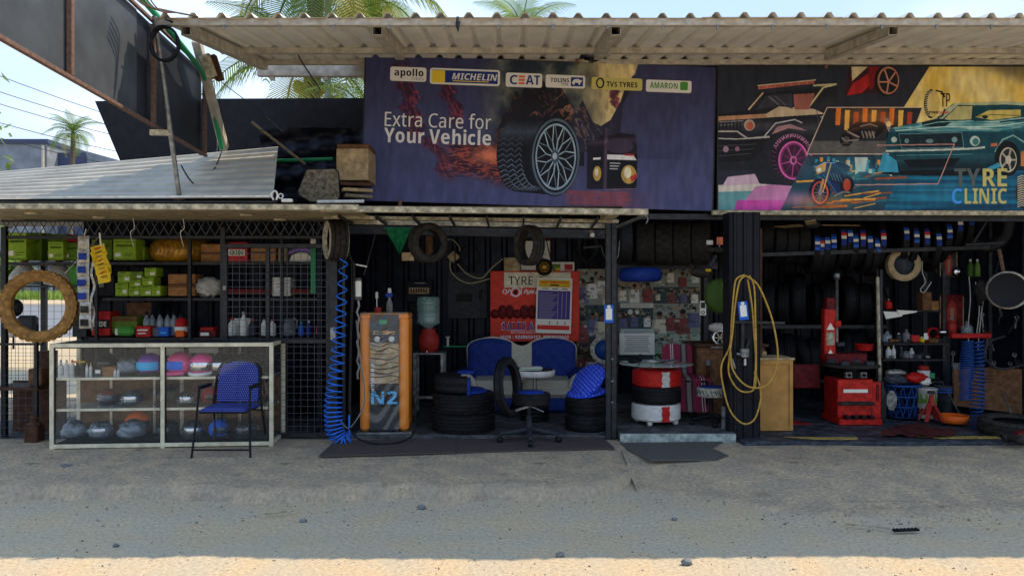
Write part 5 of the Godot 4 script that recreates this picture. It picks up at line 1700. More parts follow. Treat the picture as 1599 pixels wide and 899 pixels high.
	t = carton("brown carton beside the white bag on the second shelf", 292, 428, 304, 462, 7.5, 0.2, "card")
	face(t, "tape", 0.0, 0.40, 1.0, 0.58, "card_dark")
	var bg = thing("plastic_bag", "crumpled white plastic bag on the second shelf", "bag", at(327, 462, 7.55))
	part("bag", lump(Vector3(0, 0.085, 0), Vector3(0.13, 0.095, 0.1), 0.22, 2.6, 6, 24), M.bag_white, bg)
	t = carton("white carton with arrow marks behind the mesh door", 425, 433, 453, 462, 7.48, 0.18, "white")
	face(t, "seam", 0.0, 0.64, 1.0, 0.67, "grey")
	for s in [-1, 1]:
		part("arrow", pr([V(-0.022, 0), V(0.022, 0), V(0, 0.022 * s)], 0.002), M.ink_black, t, Transform3D(Basis.IDENTITY, Vector3(0, 0.085 + s * 0.032, 0.0925)))
	tag(part("shelf_bar", barm(at(352, 455, 7.5), at(500, 455, 7.5), 0.02, 0.05, 0.002), M.red_dark, self), "long maroon bar lying along the second shelf", "bar")
	# ---- third shelf
	t = carton("red and black battery carton with white lettering on the lower shelf", 142, 486, 171, 524, 7.48, 0.2, "red", "battery_box")
	face(t, "black_band", 0.0, 0.30, 1.0, 0.66, "dark")
	face_txt(t, "EXIDE", 0.46, 0.48, 0.7, 0.2, "paper")
	t = carton("open brown and green carton on the lower shelf", 173, 494, 213, 521, 7.52, 0.18, "green_box_dark")
	face(t, "flap", 0.0, 0.72, 1.0, 0.98, "card_dark")
	part("open_lid", bx(Vector3(0.25, 0.14, 0.006), 0.0, Vector3(0.06, 0.235, -0.09)), M.card_dark, t)
	var gb = thing("green_pack", "bright green soft pack lying before the open carton", "pack", at(196, 524, 7.42))
	part("pack", bx(Vector3(0.17, 0.09, 0.08), 0.025, Vector3(0, 0.045, 0)), M.ink_green, gb)
	part("label", bx(Vector3(0.03, 0.07, 0.07), 0.01, Vector3(-0.075, 0.04, 0.008)), M.paper, gb)
	t = carton("red printed carton with white lettering beside green pack", 211, 509, 234, 526, 7.40, 0.1, "red", "small_carton")
	face(t, "print", 0.12, 0.56, 0.84, 0.70, "paper")
	face(t, "print", 0.16, 0.28, 0.7, 0.38, "paper")
	carton("small grey carton squeezed between red and blue packs", 235, 512, 246, 525, 7.45, 0.08, "grey", "small_carton")
	t = carton("small blue pack in front of the clear bottles", 246, 511, 262, 525, 7.42, 0.08, "blue_label", "small_carton")
	face(t, "print", 0.2, 0.3, 0.8, 0.5, "cyan")
	for q in [[228, 7.55], [237, 7.6], [249, 7.52], [261, 7.55], [271, 7.52]]:
		bottle("clear plastic bottle with dark cap on the lower shelf", q[0], 524, q[1], 0.24, 0.033, "bottle_clear", "dark", "clear bottles on the lower shelf")
	var rt = thing("oil_can", "red and white round oil container with dark cap", "oil can", at(283, 524, 7.48))
	part("body", lt([V(0, 0), V(0.06, 0), V(0.065, 0.02), V(0.065, 0.09), V(0.05, 0.15), V(0.025, 0.18)], 16), M.red, rt)
	part("label", lt([V(0.0655, 0.04), V(0.0658, 0.09)], 16), M.paper, rt)
	part("cap", lt([V(0.028, 0.17), V(0.028, 0.215), V(0, 0.22)], 12), M.dark, rt)
	t = carton("orange red tin lying before the oil container", 273, 516, 286, 526, 7.40, 0.06, "orange_bright", "tin")
	t = carton("flat red box with white panel left of the mesh door", 310, 516, 336, 526, 7.45, 0.12, "red_dark", "small_carton")
	face(t, "panel", 0.1, 0.2, 0.6, 0.7, "paper")
	t = carton("thin red box lying on the flat red box", 312, 511, 333, 516, 7.47, 0.12, "red", "small_carton")
	var bt = [[362, 0.18, 0.04, "white", "red", "white bottle with red cap behind the mesh"], [380, 0.24, 0.035, "paper", "cream_paint", "tall stacked white can behind the mesh"], [394, 0.17, 0.04, "dark_grey", "red", "dark bottle with red cap behind the mesh"], [412, 0.19, 0.03, "white", "dark", "slim white bottle with dark cap"], [425, 0.17, 0.035, "white", "black_red", "white bottle with red printed cap"], [470, 0.14, 0.03, "blue_label", "cyan", "blue bottle behind the mesh door"], [482, 0.15, 0.028, "blue", "white", "dark blue bottle with white cap"], [498, 0.15, 0.03, "pink", "dark", "pink bottle at the end of lower shelf"]]
	for q in bt:
		bottle(q[5], q[0], 524, 7.52, q[1], q[2], q[3], q[4])
	var jg = thing("jug", "grey white handled oil jug behind the mesh door", "jug", at(449, 524, 7.5))
	part("body", lt([V(0, 0), V(0.07, 0), V(0.078, 0.02), V(0.078, 0.11), V(0.05, 0.16), V(0.02, 0.175)], 14), M.grey, jg)
	part("cap", lt([V(0.022, 0.17), V(0.022, 0.2), V(0, 0.2)], 10), M.dark, jg)
	part("handle", tb(curve([Vector3(0.05, 0.17, 0), Vector3(0.09, 0.15, 0), Vector3(0.085, 0.07, 0)], 4), 0.01, 6), M.grey, jg)
	t = carton("pale cartons stacked behind the bottles", 365, 497, 390, 524, 7.65, 0.1, "paper", "small_carton")
	# long tubes hung at right of the mesh
	var wl = thing("wiper_pack", "tall teal and white wiper packet hanging inside the mesh", "packet", at(489, 420, 7.2))
	part("packet", bx(Vector3(0.05, 0.46, 0.015), 0.003), M.green_pipe, wl)
	part("header", bx(Vector3(0.052, 0.09, 0.018), 0.003, Vector3(0, 0.27, 0)), M.paper, wl)
	part("blade", bx(Vector3(0.014, 0.44, 0.02), 0.003, Vector3(0.045, -0.04, 0)), M.grey, wl)
	part("hook", tb([Vector3(0, 0.3, 0), Vector3(0, 0.40, 0.02)], 0.004, 5), M.galv, wl)
	# ---- jerrycans and bag at the open end
	for q in [[38, "white funnel necked can with red cap behind golden tyre ring", 45], [92, "grey white funnel necked can with red cap beside the post", 42]]:
		var jc = thing("jerrycan", q[1], "can", at(q[0], 444, 7.75))
		jc.scale = Vector3(0.85, 0.6, 0.85)
		part("body", lt([V(0, 0.0), V(0.17, 0), V(0.17, 0.12), V(0.12, 0.24), V(0.04, 0.36), V(0.035, 0.38)], 18), M.bag_white, jc)
		part("cap", lt([V(0.04, 0.375), V(0.042, 0.41), V(0, 0.415)], 12), M.red, jc)
	var pl = thing("side_shelf", "dark plank carrying the cans at the open end", "shelf", at(70, 447, 7.8))
	part("board", bx(Vector3(0.95, 0.02, 0.34), 0.002), M.steel_dark, pl)
	carton("green plastic box standing behind the foil strip", 106, 414, 124, 470, 7.7, 0.12, "ink_green", "box")
	carton("dark carton on the shelf behind golden tyre", 112, 494, 134, 526, 7.6, 0.2, "dark_grey", "box")
	# ---- golden ring tyre hanging in front
	var gp2 = at(60.5, 478, 6.7)
	var gr = tyre("matt golden knobbly tyre ring hanging at the open end of the bay", 0.318, 0.222, 0.085, gp2, Basis(Vector3.RIGHT, PI / 2 - 0.02) , "gold_paint", "gold_paint", "gold_paint", 36, 0)
	gr.basis = Basis(Vector3.UP, 0.16) * Basis(Vector3.RIGHT, PI / 2)
	tag(part("pale_strap", barm(at(100, 428, 6.72), at(157, 366, 6.8), 0.014, 0.006), M.cream_paint, self), "pale strap holding the golden ring from the mesh rail", "strap")
	# something behind the ring
	var mr = thing("scooter_mirror", "dark scooter mirror and pale seat behind the golden ring", "mirror", at(20, 500, 7.9))
	part("mirror", lt([V(0, 0.01), V(0.09, 0.0), V(0.095, -0.02), V(0, -0.05)], 16), M.dark, mr, Transform3D(Basis(Vector3.RIGHT, PI / 2), Vector3(0.0, 0.13, 0)))
	part("seat", bx(Vector3(0.2, 0.16, 0.1), 0.05, Vector3(0.12, -0.03, -0.05)), M.dark_grey, mr)
	part("stalk", tb([Vector3(0, 0.1, 0), Vector3(0, -0.3, 0)], 0.01, 6), M.dark, mr)
	var wh = thing("white_box", "white paper parcel with red scribble below golden ring", "parcel", at(16, 524, 7.3))
	part("parcel", lump(Vector3(0, 0.08, 0), Vector3(0.08, 0.10, 0.05), 0.12, 1.5, 3), M.paper, wh)
	part("red_mark", tb(curve([Vector3(-0.02, 0.05, 0.055), Vector3(0.01, 0.12, 0.055), Vector3(0.02, 0.06, 0.055), Vector3(-0.01, 0.09, 0.055)], 4), 0.004, 5), M.red, wh)
	# ---- hanging foil strip and yellow sachets
	var fs = thing("foil_strip", "hanging chain of silver pouches with blue prints", "sachet strip", at(130, 368, 6.72))
	for i in 7:
		var y = -0.06 - i * 0.117
		var xs = 0.004 * sin(i * 2.0) + (0.02 if i > 4 else -0.008 * i * 0.3)
		part("pouch", gridm(6, 6, func(u, v): return Vector3((u - 0.5) * 0.105 + xs, y + (0.5 - v) * 0.118, 0.012 * sin(u * PI) * sin(v * PI) + 0.01 * sin(i * 1.3 + u))), M.silver_foil, fs)
		if i > 0:
			part("print", bx(Vector3(0.07, 0.06, 0.002), 0.0, Vector3(xs, y - 0.006, 0.026)), M["blue" if i < 5 else "rubber_old"], fs)
	part("string", tb([Vector3(0, -0.02, 0), Vector3(0.02, 0.06, 0)], 0.004, 5), M.paper, fs)
	part("second_strip", gridm(4, 20, func(u, v): return Vector3(0.062 + u * 0.022 + 0.01 * sin(v * 17), -0.1 - v * 0.74, -0.01 + 0.01 * sin(v * 23))), M.silver_foil, fs)
	var ys = thing("sachet_bunch", "bunch of bright yellow sachets hanging in a fan", "sachets", at(152, 372, 6.72))
	for i in 8:
		var b2 = Basis(Vector3.BACK, 0.30 + 0.22 * sin(i * 2.3)) * Basis(Vector3.UP, 0.25 * sin(i * 1.7))
		var c2 = Vector3(0.005 + i * 0.013 + 0.012 * sin(i * 3.1), -0.10 - i * 0.036, 0.010 * i)
		part("sachet", gridm(5, 4, func(u, v): return b2 * Vector3((u - 0.5) * 0.13, (0.5 - v) * 0.08, 0.014 * sin(u * 7.0 + i) * (0.3 + v)) + c2), M.yellow, ys)
		part("print", bx(Vector3(0.06, 0.008, 0.002), 0.0), M[["red", "wood_dark", "card"][i % 3]], ys, Transform3D(b2, c2 + Vector3(0, 0.012, 0.016)))
	part("cord", tb([Vector3(0.03, -0.07, 0.0), Vector3(0.015, 0.05, 0.0)], 0.007, 6), M.paper, ys)
	# ---- niche left of the showcase
	var ni = thing("niche_shelf", "dark wooden shelf in the niche left of showcase", "shelf", at(40, 603, 7.0))
	part("board", bx(Vector3(0.46, 0.02, 0.4), 0.002), M.wood_dark, ni)
	for xx in [-0.22, 0.2]:
		part("leg", bx(Vector3(0.03, 1.05, 0.03), 0.002, Vector3(xx, 0.06, 0.17)), M.steel_dark, ni)
	part("back_panel", bx(Vector3(0.5, 0.62, 0.02), 0.0, Vector3(0, -0.28, -0.2)), M.wood_dark, ni)
	carton("small brown box on the niche shelf", 43, 576, 64, 601, 6.95, 0.14, "wood", "box")
	carton("tall brown carton beside the showcase in the niche", 57, 548, 78, 603, 7.2, 0.12, "wood_dark", "box")
	var ww = thing("wooden_baluster", "dark turned wooden post end standing beside the showcase", "post", at(53, 699, 6.75))
	part("block", bx(Vector3(0.12, 0.2, 0.12), 0.01, Vector3(0, 0.1, 0)), M.wood_dark, ww)
	part("turning", lt([V(0.055, 0.2), V(0.06, 0.215), V(0.03, 0.23), V(0.025, 0.25), V(0.038, 0.262), V(0.03, 0.285), V(0, 0.288)], 14), M.wood_dark, ww)
	var mg = thing("niche_grille", "dark wire mesh fencing off the niche by the left post", "grille", Vector3(0, 0, -6.9))
	part("wire_grid", mesh_wires(at(-6, 0, 6.9).x, 0.16, at(62, 0, 6.9).x, 0.98, 0.065, 0.003), M.steel_wire, mg).set_meta("kind", "stuff")
	part("rail", barm(Vector3(at(-6, 0, 6.9).x, 0.99, 0), Vector3(at(66, 0, 6.9).x, 0.99, 0), 0.02, 0.02), M.steel_dark, mg)

# ---------- glass showcase with helmets
func build_showcase():
	var sc = thing("glass_showcase", "long cream aluminium glass showcase full of helmets", "showcase", Vector3(at(249, 0, 6.47).x, 0.125, -6.72), 0.0)
	var W = 1.82; var H = 0.905; var D = 0.46
	sc.rotation.y = 0.075
	var x0 = -W / 2
	for x in [-W / 2, 0.0, W / 2]:
		for z in [-D / 2, D / 2]:
			part("upright", bx(Vector3(0.034, H, 0.03), 0.002, Vector3(x, H / 2, z)), M.cream_frame, sc)
	for y in [0.035, H - 0.018]:
		for z in [-D / 2, D / 2]:
			part("rail", bx(Vector3(W + 0.03, 0.034, 0.028), 0.002, Vector3(0, y, z + 0.002)), M.cream_frame, sc)
		for x in [-W / 2, W / 2]:
			part("rail", bx(Vector3(0.03, 0.032, D), 0.002, Vector3(x, y, 0)), M.cream_frame, sc)
	part("base_board", bx(Vector3(W - 0.03, 0.012, D - 0.02), 0.0, Vector3(0, 0.05, 0)), M.dark, sc)
	part("top_board", bx(Vector3(W - 0.03, 0.012, D - 0.02), 0.0, Vector3(0, H - 0.006, 0)), M.dark_grey, sc)
	for y in [0.335, 0.60]:
		part("glass_shelf", bx(Vector3(W - 0.04, 0.008, D - 0.05), 0.0, Vector3(0, y, 0)), M.table_glass, sc)
		part("shelf_edge", bx(Vector3(W - 0.04, 0.022, 0.012), 0.002, Vector3(0, y, D / 2 - 0.03)), M.cream_frame, sc)
	for s in [-1, 1]:
		part("pane", bx(Vector3(W / 2 - 0.03, H - 0.07, 0.004), 0.0, Vector3(s * W / 4, H / 2, D / 2 - 0.006)), M.pane, sc)
		part("gasket", bx(Vector3(0.008, H - 0.07, 0.008), 0.0, Vector3(s * (W / 2 - 0.021), H / 2, D / 2)), M.dark, sc)
		part("gasket", bx(Vector3(0.008, H - 0.07, 0.008), 0.0, Vector3(s * 0.021, H / 2, D / 2)), M.dark, sc)
		part("gasket", bx(Vector3(W / 2 - 0.05, 0.008, 0.008), 0.0, Vector3(s * W / 4, 0.056, D / 2)), M.dark, sc)
		part("gasket", bx(Vector3(W / 2 - 0.05, 0.008, 0.008), 0.0, Vector3(s * W / 4, H - 0.039, D / 2)), M.dark, sc)
		part("end_pane", bx(Vector3(0.004, H - 0.07, D - 0.03), 0.0, Vector3(s * (W / 2 - 0.004), H / 2, 0)), M.pane, sc)
	part("back_panel", bx(Vector3(W - 0.04, 0.55, 0.006), 0.0, Vector3(0, 0.30, -D / 2 + 0.004)), M.card_dark, sc)
	for x in [-0.62, -0.24, 0.3, 0.52]:
		part("sliding_stile", bx(Vector3(0.022, H - 0.1, 0.012), 0.0, Vector3(x, H / 2, -D / 2 + 0.018)), M.cream_frame, sc)
	part("white_card", bx(Vector3(0.30, 0.12, 0.004), 0.0, Vector3(-0.16, 0.82, -D / 2 + 0.03)), M.paper, sc)
	part("white_card", bx(Vector3(0.26, 0.10, 0.004), 0.0, Vector3(0.2, 0.83, -D / 2 + 0.03)), M.paper, sc)
	# contents: y of shelves in the picture 592, 640, 690
	var zc = 6.72
	for q in [[93, "pale blue spray bottle"], [102, "white spray bottle with green band"], [111, "white spray bottle with red cap"]]:
		bottle(q[1] + " on the top glass shelf", q[0] + 1, 591, zc, 0.14, 0.022, "white", ["cyan", "white", "red"][[93, 102, 111].find(q[0])])
	for q in [[120, "orange"], [129, "yellow"]]:
		var sp = thing("trigger_spray", q[1] + " trigger spray bottle in the showcase", "spray bottle", on_shelf(at(q[0], 591, zc), 591))
		part("body", lt([V(0, 0), V(0.022, 0), V(0.022, 0.08), V(0.01, 0.1), V(0.01, 0.115)], 12), M.dark_grey, sp)
		part("trigger", bx(Vector3(0.055, 0.016, 0.02), 0.004, Vector3(-0.006, 0.122, 0)), M["orange" if q[1] == "orange" else "yellow"], sp)
	for q in [[135, "slim yellow tube before the trigger sprays"], [141, "second slim yellow tube with tall nozzle"]]:
		bottle(q[1], q[0], 591, zc - 0.06, 0.12, 0.012, "white", "yellow", "", "tube")
	var c = carton("small dark and white tin box on the top glass shelf", 147, 575, 157, 591, 6.64, 0.06, "dark_grey", "box")
	face(c, "label", 0.1, 0.5, 0.9, 0.85, "paper")
	carton("small orange brown carton on the top glass shelf", 158, 573, 177, 590, 6.66, 0.08, "card")
	bottle("tiny white bottle beside the orange carton", 179, 590, 6.66, 0.07, 0.012, "white", "white", "tiny white bottles in the showcase")
	bottle("tiny white bottle beside the orange carton", 184, 590, 6.66, 0.07, 0.012, "white", "white", "tiny white bottles in the showcase")
	helmet("helmet in a clear bag on the top glass shelf", 203, 591, 6.75, 0.09, "dark_grey", "visor", 0.2, "dark", "clear_plastic")
	helmet("black helmet lying behind the orange carton in showcase", 165, 591, 6.86, 0.10, "rubber", "dark_gloss", 0.8)
	helmet("purple black helmet with bright cyan visor", 234, 589, 6.70, 0.108, "purple", "cyan", -0.1, "dark")
	helmet("hot pink helmet with blue mirrored visor", 281, 589, 6.72, 0.112, "pink", "blue_hose", -0.55, "pink")
	helmet("pink and white helmet with clear visor", 315, 588, 6.68, 0.108, "pink", "chrome", 0.0, "white")
	helmet("dark helmet with silver graphics beside the pink ones", 342, 588, 6.74, 0.10, "rubber", "chrome", 0.5)
	helmet("black helmet half hidden behind the blue chair", 385, 588, 6.74, 0.11, "dark_gloss", "visor", 0.3)
	# middle shelf
	helmet("bagged helmet with dull red shell on the middle shelf", 168, 638, 6.78, 0.075, "red_dark", "visor", 0.6, "dark", "wrap")
	helmet("silver printed helmet in a bag on the middle shelf", 207, 638, 6.70, 0.075, "dark_grey", "chrome", -0.3, "dark", "wrap")
	helmet("dark brown helmet on the middle shelf", 262, 636, 6.72, 0.09, "rubber_old", "dark_gloss", -0.7)
	helmet("bagged black helmet with silver print below the pink ones", 292, 636, 6.68, 0.075, "rubber", "chrome", 0.4, "dark", "wrap")
	helmet("dark helmet with red side behind the chair", 330, 636, 6.76, 0.085, "black_red", "dark_gloss", 0.9)
	# bottom
	helmet("bagged blue grey helmet at the showcase's lower left", 117, 689, 6.66, 0.085, "dark_grey", "visor", 0.1, "dark", "clear_plastic")
	helmet("bagged helmet with white print on the bottom board", 158, 689, 6.66, 0.08, "dark_grey", "chrome", -0.3, "dark", "clear_plastic")
	helmet("large bagged grey helmet on the bottom board", 207, 688, 6.64, 0.092, "dark_grey", "visor", 0.0, "dark", "clear_plastic")
	helmet("orange red helmet behind the large bagged one", 214, 688, 6.82, 0.11, "orange_bright", "visor", 0.4)
	helmet("black and blue helmet on the bottom board by the middle bar", 261, 686, 6.66, 0.085, "rubber", "visor", -0.6)
	helmet("bagged black helmet with silver print on the bottom board", 301, 684, 6.66, 0.085, "rubber", "chrome", 0.2, "dark", "wrap")
	helmet("blue and white helmet behind the chair legs", 341, 683, 6.68, 0.085, "blue_label", "visor", 0.8)
	helmet("dark helmet at the right end of bottom board", 385, 682, 6.68, 0.085, "rubber", "dark_gloss", -0.3, "dark", "wrap")

func tuft(w, h, cols, depth) -> SurfaceTool:
	# quilted cushion face in the xy plane, bulging to +z
	return gridm(36, 30, func(u, v):
		var x = (u - 0.5) * w; var y = v * h
		var e = minf(minf(u, 1 - u), minf(v, 1 - v))
		var a = (u * cols + v * cols); var b = (u * cols - v * cols)
		var q = absf(sin(PI * a)) * absf(sin(PI * b))
		return Vector3(x, y, depth * (sqrt(clampf(e * 6, 0, 1)) * 0.6 + 0.4 * pow(q, 0.5) * clampf(e * 8, 0, 1))))

func chair_blue():
	var t = thing("folding_chair", "blue patterned padded armchair on black tube legs before showcase", "chair", Vector3(at(360, 0, 6.35).x, 0.10, -6.36), 0.0)
	t.scale = Vector3.ONE * 0.89
	var cl = mk("chair_cloth", 255, 255, 255, 0.8)
	var im := Image.create(256, 256, false, Image.FORMAT_RGB8)
	im.fill(C8(34, 42, 112))
	for j in 16:
		for i in 16:
			var x = i * 16 + (8 if j % 2 else 0); var y = j * 16
			p_line(im, [V(x - 4, y + 6), V(x, y + 9), V(x + 4, y + 6)], 2.2, C8(150, 164, 214))
			p_line(im, [V(x - 5, y + 12), V(x, y + 15), V(x + 5, y + 12)], 1.6, C8(64, 86, 184))
	cl.albedo_texture = ImageTexture.create_from_image(im)
	cl.uv1_triplanar = true; cl.uv1_scale = Vector3.ONE * 2.9
	var w = 0.235
	part("seat", gridm(16, 16, func(u, v):
		var x = (u - 0.5) * 2; var z = (v - 0.5) * 2
		var e = clampf((1 - maxf(absf(x), absf(z))) * 5, 0, 1)
		return Vector3(x * (0.22 - 0.02 * z * 0), 0.445 + 0.03 * sqrt(e), 0.03 + z * 0.20)), cl, t)
	part("seat_pan", bx(Vector3(0.43, 0.02, 0.40), 0.006, Vector3(0, 0.437, 0.03)), M.dark, t)
	var bp = []
	for i in 13:
		var a = PI * i / 12
		bp.append(V(cos(a) * 0.185, 0.30 + sin(a) * 0.085))
	bp.append(V(-0.20, 0.06)); bp.append(V(-0.19, 0.0)); bp.append(V(0.19, 0.0)); bp.append(V(0.20, 0.06))
	part("backrest", pr(bp, 0.035), cl, t, Transform3D(Basis(Vector3.RIGHT, -0.16), Vector3(0, 0.48, -0.17)))
	for s in [-1, 1]:
		part("front_leg", tb(curve([Vector3(s * (w + 0.035), 0, 0.26), Vector3(s * (w + 0.01), 0.36, 0.21), Vector3(s * w, 0.62, 0.17), Vector3(s * w, 0.645, 0.14), Vector3(s * w, 0.645, -0.1)], 5), 0.011, 8), M.dark, t)
		part("rear_leg", tb(curve([Vector3(s * (w + 0.02), 0.03, -0.26), Vector3(s * w, 0.30, -0.20), Vector3(s * w * 0.97, 0.5, -0.16), Vector3(s * 0.2, 0.78, -0.21), Vector3(s * 0.13, 0.86, -0.23), Vector3(0, 0.885, -0.24)], 5), 0.011, 8), M.dark, t)
		part("armrest", bx(Vector3(0.045, 0.025, 0.24), 0.01, Vector3(s * w, 0.66, 0.04)), M.dark, t)
	part("stretcher", tb([Vector3(-w - 0.03, 0.10, 0.245), Vector3(w + 0.03, 0.10, 0.245)], 0.008, 6), M.dark, t)
	part("stretcher", tb([Vector3(-w, 0.40, -0.17), Vector3(w, 0.40, -0.17)], 0.008, 6), M.dark, t)

func hang_tyre(label, x, y, d, R, rin, W, yaw, tread, side, inner, top, lugs = 0):
	var t = tyre(label, R, rin, W, at(x, y, d), Basis.IDENTITY, tread, side, inner, lugs, 3)
	t.basis = Basis(Vector3.UP, yaw) * Basis(Vector3.RIGHT, PI / 2)
	var p = at(x, top, d)
	tag(part("hanging_wire", tb([at(x, y, d) + Vector3(0, R - 0.02, 0), Vector3(at(x, y, d).x, p.y, -d)], 0.005, 5), M.galv, self), "short wire holding up the " + label.substr(0, 34).strip_edges(), "wire")
	return t

func build_centre():
	chair_blue()
	var wt = hang_tyre("small tyre with white inner rim hung at the mesh door corner", 524, 375, 6.75, 0.185, 0.115, 0.17, -1.12, "rubber_old", "whitewall", "dark", 340)
	part("red_hub", lt([V(0, 0), V(0.06, 0), V(0.06, -0.03), V(0, -0.03)], 14), M.red, wt)
	hang_tyre("dark scooter tyre hanging from the grille before the green cloth", 668, 379, 6.7, 0.178, 0.112, 0.13, 0.66, "rubber_old", "rubber_old", "dark", 344)
	hang_tyre("narrow scooter tyre hanging over the red notice board", 826, 383, 6.75, 0.182, 0.125, 0.12, -1.0, "rubber_old", "rubber_old", "rubber_old", 350)
	# green cloth pennant
	var gc = thing("green_cloth", "dark green triangular cloth tied under the beam", "cloth", at(622, 355, 7.15))
	part("cloth", gridm(14, 14, func(u, v):
		var x = lerpf(-0.135, 0.125, u) * (1 - v * 0.97)
		return Vector3(x + 0.01 * v, -v * 0.25, 0.014 * sin(u * 14 + v * 5))), M.green, gc)
	# card behind
	carton("small cream card box pinned below the green cloth", 627, 394, 646, 407, 7.3, 0.03, "card_pale", "card")
	# bottle in the gap of the tyre
	bottle("brown and white bottle on a ledge behind the hanging tyre", 670, 402, 8.9, 0.36, 0.045, "wood", "paper")
	# ---- blue spiral air hose
	var pts = []
	var c0 = [at(536, 402, 6.72), at(533, 470, 6.72), at(527, 560, 6.70), at(520, 630, 6.68), at(523, 672, 6.66), at(535, 690, 6.64), at(549, 683, 6.66)]
	var path = curve(c0, 10)
	var ang = 0.0
	var n = 760
	for i in n:
		var f = float(i) / (n - 1)
		var k = f * (path.size() - 1)
		var i0 = mini(int(k), path.size() - 2)
		var p: Vector3 = path[i0].lerp(path[i0 + 1], k - i0)
		var tan = (path[i0 + 1] - path[i0]).normalized()
		var side = tan.cross(Vector3.BACK).normalized()
		var ds = path[i0].distance_to(path[i0 + 1]) * (path.size() - 1) / n
		ang += TAU * ds / lerpf(0.115, 0.036, smoothstep(0.05, 0.62, f))
		var r = lerpf(0.036, 0.078, smoothstep(0.0, 0.6, f)) * (1.0 - 0.3 * smoothstep(0.7, 0.9, f))
		pts.append(p + (side * cos(ang) + Vector3.BACK * sin(ang)) * r)
	var ah = thing("air_hose", "bright blue spiral air hose hanging beside the mesh door", "hose")
	part("coil", tb(pts, 0.0062, 6), M.blue_hose, ah)
	part("nozzle", tb([at(545, 648, 6.66), at(545, 688, 6.66)], [0.009, 0.006], 8), M.blue_hose, ah)
	part("hanger_loop", tb(curve([at(530, 430, 6.72), at(532, 408, 6.72), at(541, 401, 6.72), at(549, 410, 6.72), at(547, 520, 6.72), at(544, 640, 6.68)], 6), 0.006, 6), M.dark, ah)
	tag(part("grey_hose", tb(curve([at(541, 345, 6.78), at(546, 400, 6.78), at(553, 420, 6.78), at(548, 520, 6.8), at(546, 660, 6.75)], 6), 0.009, 7), M.rubber_old, self), "thin dark hose hanging straight behind the blue spiral", "hose")
	tag(part("white_hose", tb(curve([at(556, 500, 6.8), at(562, 560, 6.8), at(569, 610, 6.75), at(565, 640, 6.7), at(545, 668, 6.66), at(530, 655, 6.66)], 6), 0.006, 6), M.grey, self), "pale thin hose looping between spiral hose and orange machine", "hose")
	tag(part("floor_hose", tb(curve([at(545, 668, 6.6), at(557, 684, 6.55), at(590, 693, 6.52), at(630, 688, 6.6), at(648, 670, 6.75), at(645, 620, 7.05)], 6), 0.008, 6), M.dark, self), "black hose looping on the floor in front of orange machine", "hose")
	# air dryer with gauges on the post
	var fr = thing("air_filter", "metal air filter assembly with bracket hung on the post", "air filter", at(559, 520, 6.85))
	part("cylinder", lt([V(0, 0.5), V(0.03, 0.5), V(0.035, 0.46), V(0.035, 0.30), V(0.0, 0.30)], 14), M.galv, fr)
	part("bracket", barm(Vector3(-0.02, 0.62, 0), Vector3(0.08, 0.60, 0), 0.012, 0.012), M.white, fr)
	part("chain", tb(range(14).map(func(i): return Vector3(0.012 * sin(i * 2.4), 0.30 - i * 0.055, 0.0)), 0.012, 6), M.galv, fr)
	part("label", bx(Vector3(0.05, 0.14, 0.004), 0.0, Vector3(0.01, 0.40, 0.038)), M.paper, fr)
	tag(part("slanted_rod", tb([at(588, 358, 7.6), at(568, 430, 7.6)], 0.006, 6), M.steel_wire, self), "thin slanting rod beside the air filter", "rod")
	# ---- orange nitrogen machine
	var mm = thing("nitrogen_machine", "orange plastic wrapped tyre inflation cabinet lettered N2", "machine", at(604, 679, 7.1), 0.05)
	mm.position.y = 0.17
	var w = 0.44; var h = 1.06; var dd = 0.4
	part("body", bx(Vector3(w - 0.06, h - 0.03, dd - 0.02), 0.01, Vector3(0, h / 2 + 0.02, 0)), M.dark_grey, mm)
	for s in [-1, 1]:
		part("side_panel", bx(Vector3(0.09, h - 0.02, dd), 0.025, Vector3(s * (w / 2 - 0.045), h / 2 + 0.02, 0.012)), M.orange, mm)
	part("top_cover", bx(Vector3(w, 0.05, dd), 0.02, Vector3(0, h + 0.01, 0.005)), M.orange, mm)
	part("face_plate", bx(Vector3(0.26, 0.40, 0.01), 0.004, Vector3(0, 0.66, dd / 2 + 0.004)), M.card_pale, mm)
	part("control_panel", bx(Vector3(0.26, 0.26, 0.012), 0.004, Vector3(0, 0.96, dd / 2 + 0.004)), M.dark_grey, mm)
	part("screen", bx(Vector3(0.07, 0.04, 0.012), 0.003, Vector3(-0.01, 1.02, dd / 2 + 0.008)), M.green_pipe, mm)
	part("logo_strip", bx(Vector3(0.20, 0.035, 0.012), 0.002, Vector3(0.0, 0.925, dd / 2 + 0.008)), M.cream_paint, mm)
	txt(mm, "ATS", Vector3(-0.05, 0.925, dd / 2 + 0.016), 0.075, 0.024, M.ink_black, true)
	txt(mm, "ELGI", Vector3(0.045, 0.925, dd / 2 + 0.016), 0.09, 0.022, M.orange, true)
	for s in [-1, 1]:
		part("gauge", lt([V(0, 0.01), V(0.024, 0.01), V(0.028, 0.0)], 18), M.white, mm, Transform3D(Basis(Vector3.RIGHT, PI / 2), Vector3(s * 0.065, 0.865, dd / 2 + 0.01)))
	part("kick_panel", bx(Vector3(0.26, 0.22, 0.012), 0.004, Vector3(0, 0.14, dd / 2 + 0.004)), M.dark_grey, mm)
	part("lower_panel", bx(Vector3(0.26, 0.22, 0.008), 0.004, Vector3(0, 0.36, dd / 2 + 0.004)), M.dark, mm)
	txt(mm, "N2", Vector3(0.0, 0.335, dd / 2 + 0.012), 0.235, 0.115, M.cyan, true)
	txt(mm, "NITROGENEX", Vector3(-0.105, 0.52, dd / 2 + 0.012), 0.26, 0.028, M.ink_white, true, false, Basis(Vector3.BACK, PI / 2))
	var rr := RandomNumberGenerator.new()
